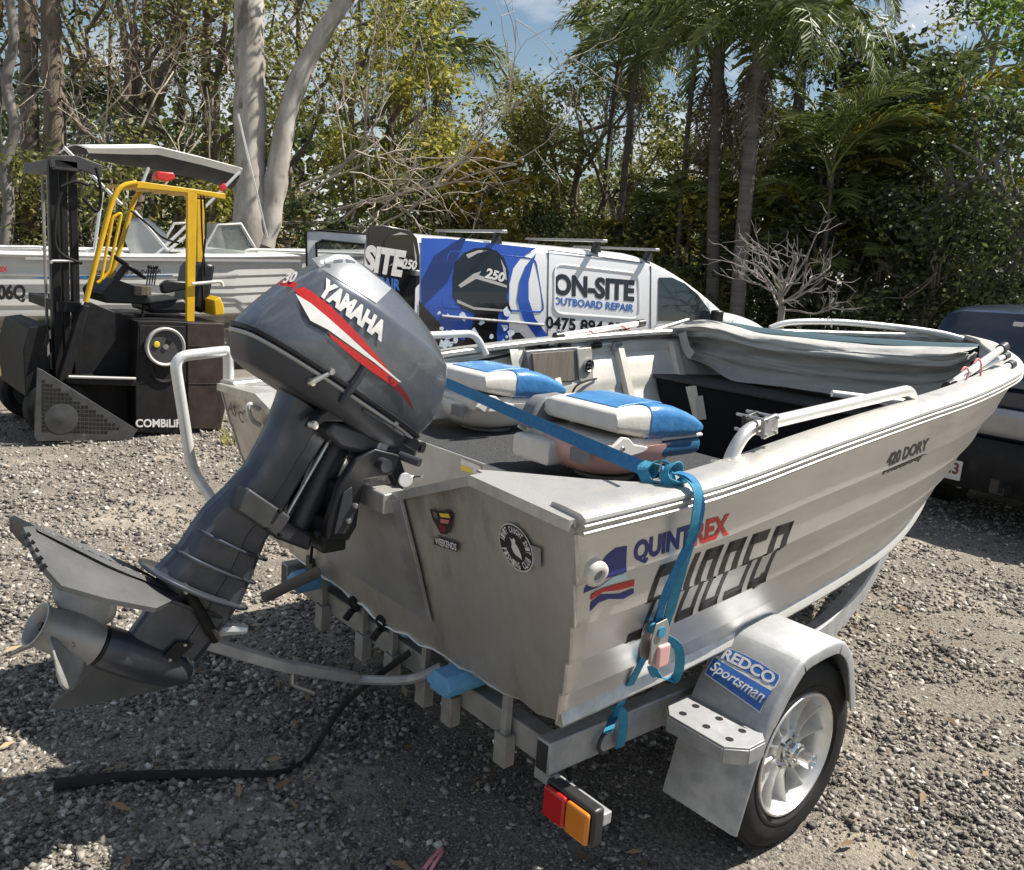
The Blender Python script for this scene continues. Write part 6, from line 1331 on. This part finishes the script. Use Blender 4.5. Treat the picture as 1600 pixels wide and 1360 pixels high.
def tree(name, label, u, d, h, rx, rz, lm, bark, nl, leaf=.15, wid=.22, tr=.12, nc=34, cr=.42, seed=1, lean=(0, 0), group='trees behind the yard', droop=.3, zc=None, cat='tree'):
    rs = np.random.RandomState(seed); p = gpos(u, d); root = thing(name, label, cat, p, group)
    zc = zc if zc is not None else h - rz * .9; top = V((lean[0], lean[1], zc))
    cl = clumps(rs, nc, rx, rz); cc = cl + np.array([top.x, top.y, zc])
    mb = MB(); tk = limb(rs, V((0, 0, -.1)), top + V((0, 0, rz * .3)), 7, .03); m = len(tk); mb.tube(tk, [tr * (1.25 if i == 0 else 1) * (1 - .7 * i / m) for i in range(m)], 10)
    obj('trunk', mb, bark, root, smooth=60)
    mb = MB()
    for c in cc[:12]:
        k = rs.randint(m // 3, m - 1); lb = limb(rs, tk[k], V(c), 5, .10); mb.tube(lb, [tr * .42 * (1 - .8 * i / len(lb)) for i in range(len(lb))], 5)
    obj('limbs', mb, bark, root, smooth=60)
    w = rs.dirichlet(np.ones(nc) * 3); cnt = np.maximum(8, (w * nl).astype(int)); P_ = []
    for c, n in zip(cc, cnt):
        r_ = cr * rs.uniform(.6, 1.3) * rx * .6; q = rs.normal(size=(n, 3)) * np.array([r_, r_, r_ * .7]) * .6; P_.append(c + q)
    P_ = np.concatenate(P_); P_ = P_[P_[:, 2] > .05]
    v, f_ = leaf_arrays(rs, P_, leaf, wid, droop); obj('crown', fast_mesh('crown', v, f_), lm, root, smooth=0)
    return root
# broadleaf trees: column, depth, height, crown radius, crown half height, leaf, bark, leaves
TL = [('gum', 'left edge of the yard, behind the forklift mast', 8, 18, 10.5, 2.6, 3.6, 'leaf_gum', 'bark_brown', 2200, .15),
      ('gum', 'behind the mast top', 118, 20, 10.0, 2.4, 3.6, 'leaf_brown', 'bark_grey', 2800, .13),
      ('gum', 'above the white bimini', 190, 17, 9.2, 2.3, 3.4, 'leaf_dark', 'bark_brown', 3600, .14),
      ('gum', 'between the bimini and the pale gum trunk', 285, 20, 10.2, 2.5, 3.9, 'leaf_brown', 'bark_brown', 5600, .13),
      ('gum', 'right behind the pale gum trunk', 345, 18, 9.6, 2.0, 3.6, 'leaf_gum', 'bark_brown', 4600, .14),
      ('gum', 'in the fork of the pale gum', 455, 20, 10.4, 2.3, 4.2, 'leaf_olive', 'bark_grey', 6200, .13),
      ('gum', 'right of the leaning pale stem', 545, 22, 10.0, 2.3, 4.2, 'leaf_olive', 'bark_grey', 6200, .13),
      ('gum', 'above the van rear door', 606, 19, 7.2, 1.4, 2.9, 'leaf_olive', 'bark_brown', 4600, .14),
      ('gum', 'tall and thin beside the sky gap', 632, 27, 11.0, 1.7, 3.4, 'leaf_gum', 'bark_grey', 2600, .17),
      ('gum', 'over the blue end of the van', 730, 23, 5.8, 1.7, 2.5, 'leaf_olive', 'bark_brown', 4600, .15),
      ('gum', 'above the middle of the van', 815, 24, 6.2, 1.9, 2.4, 'leaf_gum', 'bark_brown', 5000, .15),
      ('gum', 'over the sign lettering of the van', 885, 21, 6.6, 1.9, 2.7, 'leaf_gum', 'bark_brown', 6000, .15),
      ('gum', 'tallest right of the sky gap, sparse', 935, 28, 12.0, 1.9, 3.2, 'leaf_gum', 'bark_grey', 2600, .19),
      ('gum', 'behind the thin palm stems', 965, 24, 7.0, 2.0, 2.8, 'leaf_dark', 'bark_brown', 4800, .16),
      ('gum', 'low, left of the big palms', 1055, 25, 6.2, 1.8, 2.4, 'leaf_olive', 'bark_brown', 4000, .16),
      ('evergreen', 'directly behind the big palm trunks', 1150, 21, 6.4, 1.9, 2.8, 'leaf_dark', 'bark_brown', 4600, .16),
      ('evergreen', 'left half of the dark thicket', 1260, 18.5, 6.6, 1.9, 3.0, 'leaf_dark', 'bark_brown', 5600, .15),
      ('evergreen', 'middle of the dark thicket', 1350, 18, 6.6, 1.9, 3.0, 'leaf_dark', 'bark_brown', 5600, .15),
      ('evergreen', 'dusty and dense above the wagon', 1455, 14.5, 5.2, 1.7, 2.4, 'leaf_dark', 'bark_grey', 7000, .10),
      ('evergreen', 'at the right edge of the picture, dusty', 1580, 13.5, 5.0, 1.5, 2.3, 'leaf_dark', 'bark_grey', 6000, .10),
      ('evergreen', 'bright green top right corner', 1590, 17, 9.6, 1.8, 3.4, 'leaf_green', 'bark_grey', 5200, .14),
      ('gum', 'dark crown behind the top right corner', 1490, 23, 11.0, 2.0, 3.4, 'leaf_dark', 'bark_grey', 3400, .17),
      ('gum', 'thin crown between palms and right corner', 1390, 27, 9.4, 2.0, 2.6, 'leaf_gum', 'bark_grey', 2400, .18)]
AD = {'leaf_gum': 'grey-green', 'leaf_brown': 'dry brownish', 'leaf_dark': 'dark', 'leaf_olive': 'olive green', 'leaf_green': 'fresh green'}
for i, (kd, where, u, d, h, rx, rz, lm, bk, nl, lf) in enumerate(TL):
    tree('gum_tree' if kd == 'gum' else 'evergreen_tree', AD[lm] + (' gum tree ' if kd == 'gum' else ' evergreen tree ') + where, u, d, h, rx, rz, lm, bk, nl, lf, .20 if kd == 'gum' else .3, .11 + .01 * (i % 4), 36, .42, 11 + i, droop=.5 if kd == 'gum' else .1)
# low shrubs that close the yard edge
random.seed(11)
SH = [(-20, 15.5), (70, 16), (150, 15), (235, 16.5), (330, 15.8), (430, 16.5), (505, 15.2), (575, 17), (650, 16.4), (725, 18), (795, 17), (865, 18.5), (930, 17), (1000, 18.5), (1065, 17), (1130, 16), (1215, 16), (1300, 15.5), (1375, 15), (1460, 13.5), (1540, 14.5), (1620, 13)]
WH = ['left of the frame edge', 'behind the forklift mast', 'behind the forklift guard', 'behind the runabout windscreen', 'left of the pale gum base', 'right of the pale gum base', 'left above the van rear door', 'above the open van doors', 'over the blue van roof', 'above the first roof bar', 'above the printed outboard', 'over the sign panel', 'above the middle roof bar', 'above the front roof bar', 'over the van windscreen', 'left of the bare shrub', 'behind the bare shrub', 'right of the bare shrub', 'under the cane palms', 'left of the wagon roof', 'above the wagon roof', 'at the right picture edge']
for i, (u, d) in enumerate(SH):
    lm = ['leaf_brown', 'leaf_dark', 'leaf_gum', 'leaf_dark', 'leaf_olive'][i % 5] if u < 1100 else 'leaf_dark'
    h = random.uniform(2.4, 3.6)
    tree('understorey_shrub', 'low ' + AD[lm] + ' shrub ' + WH[i], u, d, h, 1.25, h * .5, lm, 'bark_brown', 2600, .12, .25, .04, 22, .5, 60 + i, group='shrubs along the yard edge', zc=h * .52, cat='shrub')
# far wood closing the view
rs = np.random.RandomState(4); n = 30000; az = -.855 + rs.uniform(-.80, .80, n); dd = rs.uniform(31, 38, n); hmax = 5.2 + 1.6 * np.sin(az * 9) + .9 * np.sin(az * 23 + 1)
P_ = np.stack([2.16 + np.sin(az) * dd, -1.4 + np.cos(az) * dd, rs.uniform(0, 1, n) * hmax], 1); v, f_ = leaf_arrays(rs, P_, .34, .4, .3)
fw = obj('distant_woodland', fast_mesh('wood', v, f_), 'leaf_dark', smooth=0); fw['kind'] = 'stuff'; tag(fw, 'dark mass of distant woodland closing the view', 'woodland')
# ---- tall bare trunks
def stem(name, label, pts, rr_, d, bark, group=None, extra=(), n=14):
    """trunk along picture points at depth d (base first)"""
    base = gpos(pts[0][0], d, pts[0][1]); root = thing(name, label, 'tree', base, group); rs = np.random.RandomState(int(pts[0][0]) + 3)
    W_ = [base + V((0, 0, -.1))] + [atd(u, v, d) for u, v in pts]
    def mk(W_, r0, r1, nm):
        sp_ = spline(W_, 5); m = len(sp_); mb = MB(); mb.tube([q - base for q in sp_], [(r0 + (r1 - r0) * i / m) * (1 + .05 * rs.normal()) * (1 + .5 * math.exp(-i / 2.) * (nm == 'trunk')) for i in range(m)], n); return obj(nm, mb, bark, root, smooth=70)
    mk(W_, *rr_, 'trunk')
    for k, (pp, r0, r1) in enumerate(extra): mk([atd(q[0], q[1], d + (q[2] if len(q) > 2 else 0)) for q in pp], r0, r1, 'stem' if k == 0 else 'branch')
    return root
g1 = stem('pale_gum_tree', 'massive pale smooth gum forking into an upright and a leaning stem', [(392, 400), (391, 250), (390, 100), (389, -20), (386, -200), (380, -420)], (.27, .20), 13.5, 'bark_gum', extra=[([(410, 385), (424, 330), (436, 250), (452, 170), (478, 100), (512, 40), (548, -12), (610, -90), (680, -200)], .19, .10), ([(478, 100), (492, 130), (500, 150), (488, 180), (470, 200)], .03, .01), ([(389, -20), (350, -120), (300, -260)], .10, .04)], n=22)
rs = np.random.RandomState(9); cc = [atd(u, v, 13.5) - V(g1.location) for u, v in ((380, -420), (300, -280), (640, -200), (690, -230), (420, -500), (330, -360))]
P_ = np.concatenate([np.array(c)[None] + rs.normal(size=(420, 3)) * .7 for c in cc]); v, f_ = leaf_arrays(rs, P_, .16, .2, .6); obj('crown', fast_mesh('crown', v, f_), 'leaf_gum', g1, smooth=0)
bt = 'straight brown-barked trunks'
stem('brown_barked_tree', 'rough brown trunk just left of the forklift mast top', [(92, 420), (88, 250), (84, 150), (80, 60), (78, -20), (74, -300)], (.20, .15), 15, 'bark_brown', bt, extra=[([(86, 130), (108, 170), (130, 205), (165, 225)], .05, .03), ([(80, 60), (60, 30), (40, -10)], .05, .03)])
stem('brown_barked_tree', 'reddish brown trunk nearest the left picture edge', [(50, 420), (48, 300), (46, 150), (44, 20), (42, -250)], (.18, .14), 16, 'bark_brown', bt, extra=[([(52, 60), (66, 80), (78, 130), (84, 200)], .04, .03)])
stem('brown_barked_tree', 'thin crooked trunk bending at the far left edge', [(8, 400), (14, 320), (8, 260), (24, 200), (10, 130), (22, 60), (14, -20), (20, -200)], (.10, .07), 14, 'bark_grey', bt, extra=[([(24, 200), (44, 170), (60, 140)], .03, .015), ([(10, 130), (-5, 100), (-30, 60)], .03, .02)])
stem('brown_barked_tree', 'dark trunk leaning right above the bimini', [(205, 400), (222, 240), (238, 170), (262, 110), (282, 50), (292, -20), (300, -200)], (.16, .12), 17, 'bark_brown', bt, extra=[([(282, 50), (268, 20), (262, -30)], .06, .04), ([(232, 190), (190, 170), (170, 150)], .05, .03)])
stem('brown_barked_tree', 'slim dark trunk left of the pale gum', [(318, 400), (324, 200), (322, 80), (326, -40), (326, -260)], (.12, .09), 18, 'bark_brown', bt)
stem('brown_barked_tree', 'thin upright stem between bimini and forklift guard', [(240, 400), (234, 200), (232, -40), (232, -200)], (.08, .07), 19, 'bark_brown', bt)
# ---- bare branching wood
def bare(name, label, base, starts, m, seed, depth=4, cat='dead branches', up=.1, spread=.6, shrink=.72, rr=.03, kids=(2, 3)):
    rs = np.random.RandomState(seed); root = thing(name, label, cat, base); mb = MB(); twigs = []
    def grow(a, d, L_, r_, k):
        pts = [a]; q = a; dd = d.copy()
        for i in range(4):
            dd = (dd + V(rs.normal(size=3) * .16) + V((0, 0, up * .25))).normalized(); q = q + dd * L_ / 4; pts.append(q)
        mb.tube([p_ - base for p_ in pts], [r_ * (1 - .35 * i / 4) for i in range(5)], 6 if k < 2 else 4)
        if k < depth:
            for c in range(rs.randint(*kids) if kids[1] > kids[0] else kids[0]):
                j = rs.randint(2, 5); nd = (dd + V(rs.normal(size=3) * spread)).normalized(); grow(pts[j], nd, L_ * shrink * rs.uniform(.7, 1.2), r_ * .62, k + 1)
    for a, b_, r_ in starts: grow(a, (b_ - a).normalized(), (b_ - a).length, r_, 0)
    obj('branches', mb, m, root, smooth=60); return root
D = 15
bare('fallen_branch', 'tangle of pale dead branches reaching right from the gum base', gpos(470, D), [(atd(440, 330, D), atd(560, 240, D), .035), (atd(430, 350, D), atd(600, 300, D), .04), (atd(500, 380, D), atd(560, 290, D), .03), (atd(470, 290, D), atd(620, 230, D), .03), (atd(640, 330, D + .5), atd(720, 250, D + .5), .03), (atd(520, 330, D), atd(690, 270, D), .03)], 'twig_pale', 3, 4, up=.0, spread=.55, kids=(2, 4))
bare('dead_twigs', 'fine bare grey twigs above the runabout windscreen', gpos(250, D), [(atd(180, 330, D), atd(160, 200, D), .022), (atd(130, 220, D), atd(200, 120, D), .02), (atd(250, 300, D), atd(300, 180, D), .022), (atd(330, 330, D), atd(310, 200, D), .02), (atd(220, 200, D), atd(270, 90, D), .02)], 'twig_pale', 5, 4, up=.05, spread=.6, kids=(2, 4))
bare('dead_twigs', 'bare twigs hanging at the far left edge', gpos(30, D), [(atd(30, 330, D), atd(15, 210, D), .022), (atd(60, 300, D), atd(110, 190, D), .02), (atd(110, 330, D), atd(130, 240, D), .02), (atd(20, 150, D), atd(70, 60, D), .02)], 'twig_grey', 6, 4, up=.05, spread=.6, kids=(2, 4))
bare('sapling', 'thin leafless saplings right of the leaning gum stem', gpos(560, D + 2), [(atd(545, 360, 17), atd(560, 180, 17), .03), (atd(580, 380, 17), atd(600, 150, 17), .03), (atd(610, 380, 17), atd(640, 200, 17), .025)], 'twig_pale', 8, 3, up=.5, spread=.35, kids=(2, 4))
D = 10.5
q0 = gpos(1222, D, 480)
fs_ = []
for k in range(10):
    a = 6.283 * k / 10 + .3; d0 = V((math.cos(a), math.sin(a), .15 + .55 * (k % 3))).normalized(); p0 = q0 + V((0, 0, 1.30 + .09 * (k % 4))); fs_.append((p0, p0 + d0 * (.42 + .06 * (k % 3)), .016))
fs_.append((q0 + V((0, 0, 1.15)), q0 + V((0, 0, 1.6)), .03))
fr_ = bare('bare_frangipani', 'leafless grey frangipani shrub with stubby forked branches', q0, fs_, 'twig_grey', 23, 3, cat='shrub', up=.30, spread=.5, shrink=.74, kids=(2, 4))
mb = MB(); mb.tube([V((0, 0, -.05)), V((.02, .01, .5)), V((0, 0, 1.35))], [.06, .048, .04], 8); obj('trunk', mb, 'twig_grey', fr_, smooth=60)
# ---- palms
def frond_mesh(name, L_, arch, nl, ll, lw, hang, m, seed, tw=.5):
    rs = np.random.RandomState(seed); sp_ = []
    for i in range(15):
        t = i / 14; a = arch[0] + (arch[1] - arch[0]) * t ** 1.2; sp_.append(a)
    P_ = [V((0, 0, 0))]
    for i in range(1, 15): a = sp_[i]; P_.append(P_[-1] + V((math.cos(a), 0, math.sin(a))) * L_ / 14)
    mb = MB(); mb.tube(P_, [.022 * (1 - .85 * i / 14) for i in range(15)], 5)
    for i in range(nl):
        t = .14 + .86 * i / nl; k = t * 14; j = min(13, int(k)); q = P_[j].lerp(P_[j + 1], k - j); tg = (P_[j + 1] - P_[j]).normalized()
        for s in (1, -1):
            l = ll * (math.sin(math.pi * min(1, .18 + .80 * t)) ** .6) * rs.uniform(.8, 1.15); d = (V((0, s, 0)) * (1 - .35 * t) + tg * (.45 + .4 * t) + V((0, 0, tw * rs.uniform(-.6, .9)))).normalized()
            m1 = q + d * l * .55; e = m1 + (d + V((0, 0, -hang * rs.uniform(.5, 1.3)))).normalized() * l * .55; w = tg * lw
            mb.add([q - w * .4, q + w * .4, m1 + w * .6, e, m1 - w * .6], [(0, 1, 2, 3, 4)])
    me = mb.mesh(name); me.materials.append(MATS[m]); return me
FR = {'queen': [frond_mesh('fq%d' % k, 2.7, (1.0 - .1 * k, -1.25 - .15 * k), 46, .62, .026, .9, 'frond', 30 + k, .8) for k in range(3)], 'dead': [frond_mesh('fdd%d' % k, 1.9, (-.6, -1.6), 26, .40, .022, 1.2, 'frond_dead', 40 + k, .5) for k in range(2)],
      'bang': [frond_mesh('fb%d' % k, 2.0, (.9, -.9), 36, .50, .030, .6, 'frond', 50 + k, .4) for k in range(2)], 'cane': [frond_mesh('fc%d' % k, 1.7, (1.15 - .2 * k, -.55), 30, .48, .026, .35, ['frond', 'frond', 'frond_gold'][k], 60 + k, .3) for k in range(3)]}
def frond(root, kind, k, pos, az, tilt, sc=1.):
    me = FR[kind][k % len(FR[kind])]; o = bpy.data.objects.new('frond', me); COL.objects.link(o); o.parent = root; o.location = pos; o.rotation_euler = (0, -tilt, az); o.scale = (sc, sc, sc); return o
def palm(label, pts, d, rr_, n, kind, dead, sc=1., seed=1, shaft=True, group='palms behind the yard', up=(-.25, .75)):
    rs = np.random.RandomState(seed); base = gpos(pts[0][0], d, pts[0][1]); root = thing('palm_tree', label, 'palm', base, group)
    W_ = [base + V((0, 0, -.1))] + [atd(u, v, d) for u, v in pts]; sp_ = spline(W_, 10); m = len(sp_); mb = MB()
    mb.tube([q - base for q in sp_], [(rr_[0] + (rr_[1] - rr_[0]) * i / m) * (1.03 if i % 2 else .97) for i in range(m)], 12); obj('trunk', mb, 'bark_palm', root, smooth=70)
    top = sp_[-1] - base
    for i in range(n):
        a = 2.399 * i + rs.uniform(-.2, .2); frond(root, kind, i, top + V((.06 * math.cos(a), .06 * math.sin(a), -.25 + .3 * i / n)), a, up[0] + (up[1] - up[0]) * (i / n) ** .9, sc * rs.uniform(.85, 1.1))
    for i in range(dead):
        a = 2.399 * i + .6; frond(root, 'dead', i, top + V((.05 * math.cos(a), .05 * math.sin(a), -.35)), a, -.35 - .3 * rs.uniform(), sc * rs.uniform(.8, 1.1))
    return root
palm('tall queen palm with drooping fronds, stout grey trunk right of its twin', [(1150, 505), (1158, 400), (1166, 300), (1176, 200), (1190, 60)], 14, (.125, .11), 20, 'queen', 9, 1.0, 1)
palm('tall queen palm with drooping fronds, darker trunk left of its twin', [(1112, 470), (1114, 380), (1116, 280), (1120, 180), (1124, 75)], 15.5, (.12, .10), 18, 'queen', 9, 1.0, 2)
palm('slender palm with its crown above the van roof bars', [(963, 400), (970, 330), (978, 250), (988, 160), (1000, 72)], 19, (.085, .065), 15, 'queen', 4, .95, 3)
palm('thin palm close left of the slender palm stem', [(938, 400), (943, 330), (950, 240), (960, 150), (968, 95)], 21, (.07, .055), 12, 'bang', 3, 1.0, 4)
palm('pole-thin palm left of the big palms', [(1053, 450), (1060, 380), (1068, 280), (1078, 170), (1090, 60), (1100, -30)], 17, (.06, .045), 14, 'bang', 2, 1.0, 5)
palm('lone palm with tilted crown left of the sky gap', [(668, 380), (672, 300), (676, 220), (684, 150), (692, 108)], 22, (.12, .10), 16, 'queen', 5, .95, 6)
palm('palm cut off by the picture top at the right', [(1240, 430), (1245, 300), (1250, 150), (1262, -10)], 18, (.11, .10), 18, 'queen', 6, 1.05, 7)
def cane(label, u, d, n, h, seed, gold=.4, kind='cane'):
    rs = np.random.RandomState(seed); base = gpos(u, d); root = thing('cane_palm', label, 'palm', base, 'clumping cane palms')
    for i in range(n):
        a = rs.uniform(0, 6.28); r_ = rs.uniform(.05, .7); hh = h * rs.uniform(.45, 1.0); tp = V((math.cos(a) * r_ * 1.7, math.sin(a) * r_ * 1.7, hh)); mb = MB(); mb.tube(spline([V((math.cos(a) * r_ * .5, math.sin(a) * r_ * .5, 0)), tp * .5 + V((0, 0, .1)), tp], 4), .03, 6); obj('cane', mb, 'bark_palm', root)
        for j in range(5):
            b_ = rs.uniform(0, 6.28); k = 2 if rs.uniform() < gold else rs.randint(0, 2); frond(root, kind, k, tp + V((0, 0, -.12 * j)), b_, rs.uniform(-.3, .5), rs.uniform(.85, 1.25))
    return root
cane('clump of arching cane palms with gold-tipped fronds above the wagon', 1440, 16, 12, 4.6, 1, .45); cane('dark clump of cane palms right of the queen palms', 1290, 15.5, 13, 4.2, 2, .15); cane('cane palms between the dark clump and the gold one', 1365, 16.5, 13, 4.9, 3, .3); cane('green cane palms left of the queen palms, behind the van nose', 1085, 18, 9, 3.2, 4, .2); cane('yellowing cane palms above the blue part of the van', 690, 20, 9, 4.2, 5, .7); cane('small cane palms above the van windscreen', 1010, 19.5, 7, 3.0, 6, .15)
tree('yellow_shrub', 'shrub with yellow leaves above the blue part of the van', 745, 18, 4.0, .9, 1.2, 'leaf_yellow', 'bark_grey', 700, .16, .3, .04, 16, .5, 90, group=None, zc=3.1, cat='shrub')
tree('yellow_shrub', 'tall shrub with yellow-green leaves left of the lone palm', 640, 18, 5.6, 1.1, 1.8, 'leaf_olive', 'bark_grey', 2000, .14, .3, .04, 18, .5, 91, group=None, zc=3.9, cat='shrub')
# pale garden shed glimpsed through the canes
sh = thing('garden_shed', 'pale low shed glimpsed through the canes left of the wagon', 'shed', gpos(1350, 24)); Sh = At(sh); a, b_ = gpos(1270, 24), gpos(1440, 24.5); n = V((-(b_ - a).y, (b_ - a).x, 0)).normalized() * 2
mb = MB(); mb.ext([a, b_, b_ + V((0, 0, 1.6)), a + V((0, 0, 1.6))], n); Sh('wall', mb, 'boat_side')
mb = MB(); mb.ext([a - n * .1 + V((0, 0, 1.605)), b_ - n * .1 + V((0, 0, 1.605)), b_ + n * 1.1 + V((0, 0, 2.0)), a + n * 1.1 + V((0, 0, 2.0))], (0, 0, .04)); Sh('roof', mb, 'decal_grey')
# ------------------------------------------------------------------ small things on the gravel
mb = MB(); rs = np.random.RandomState(8); n = 420; az = -.855 + rs.uniform(-.7, .7, n); r_ = 1.3 * (9 / 1.3) ** rs.uniform(0, 1, n)
P_ = np.stack([2.16 + np.sin(az) * r_, -1.4 + np.cos(az) * r_, np.full(n, .022)], 1); d = rs.normal(size=(n, 3)); d[:, 2] *= .12; d /= np.linalg.norm(d, axis=1)[:, None]; w = np.cross(d, [0, 0, 1]); L_ = rs.uniform(.03, .085, n)[:, None]
v = np.stack([P_, P_ + d * L_ * .5 + w * L_ * .13 + [0, 0, .006], P_ + d * L_, P_ + d * L_ * .5 - w * L_ * .13], 1).reshape(-1, 3); lo = obj('leaf_litter', fast_mesh('litter', v, np.arange(n * 4).reshape(n, 4)), 'leaf_litter', smooth=0); lo['kind'] = 'stuff'; tag(lo, 'dry fallen leaves scattered over the gravel', 'leaves')
mb = MB(); mb.tube(spline([atz(662, 1358, .02), atz(676, 1340, .03), atz(690, 1325, .02)], 4), .006, 6, flat=.4); mb.tube(spline([atz(672, 1360, .02), atz(684, 1342, .034), atz(692, 1330, .02)], 4), .005, 6, flat=.4); tag(obj('pink_ribbon', mb, 'cord_pink'), 'scrap of pink ribbon on shaded gravel at the bottom edge', 'ribbon')

for k, (u, v, lab) in enumerate(((6, 598, 'dry weed tuft at the left picture edge beside the forklift'), (104, 596, 'small weed tuft in front of the forklift mast'), (372, 700, 'weed tuft on gravel right of the forklift'))):
    rs = np.random.RandomState(70 + k); b0 = atz(u, v, 0) + V((-.1, 0, 0)); n = 46; th = rs.uniform(0, 6.28, n); r_ = rs.uniform(0, .10, n); L_ = rs.uniform(.06, .22, n); ln_ = rs.uniform(.02, .10, n); w = .006
    bs = np.stack([np.cos(th) * r_, np.sin(th) * r_, np.zeros(n)], 1); tpz = bs + np.stack([np.cos(th) * ln_, np.sin(th) * ln_, L_], 1); sd_ = np.stack([-np.sin(th), np.cos(th), np.zeros(n)], 1) * w
    o = obj('weed_tuft', fast_mesh('weed', np.stack([bs - sd_, bs + sd_, tpz], 1).reshape(-1, 3), np.arange(n * 3).reshape(n, 3)), 'leaf_olive', smooth=0); o.location = b0; tag(o, lab, 'weed', 'weed tufts in the gravel')
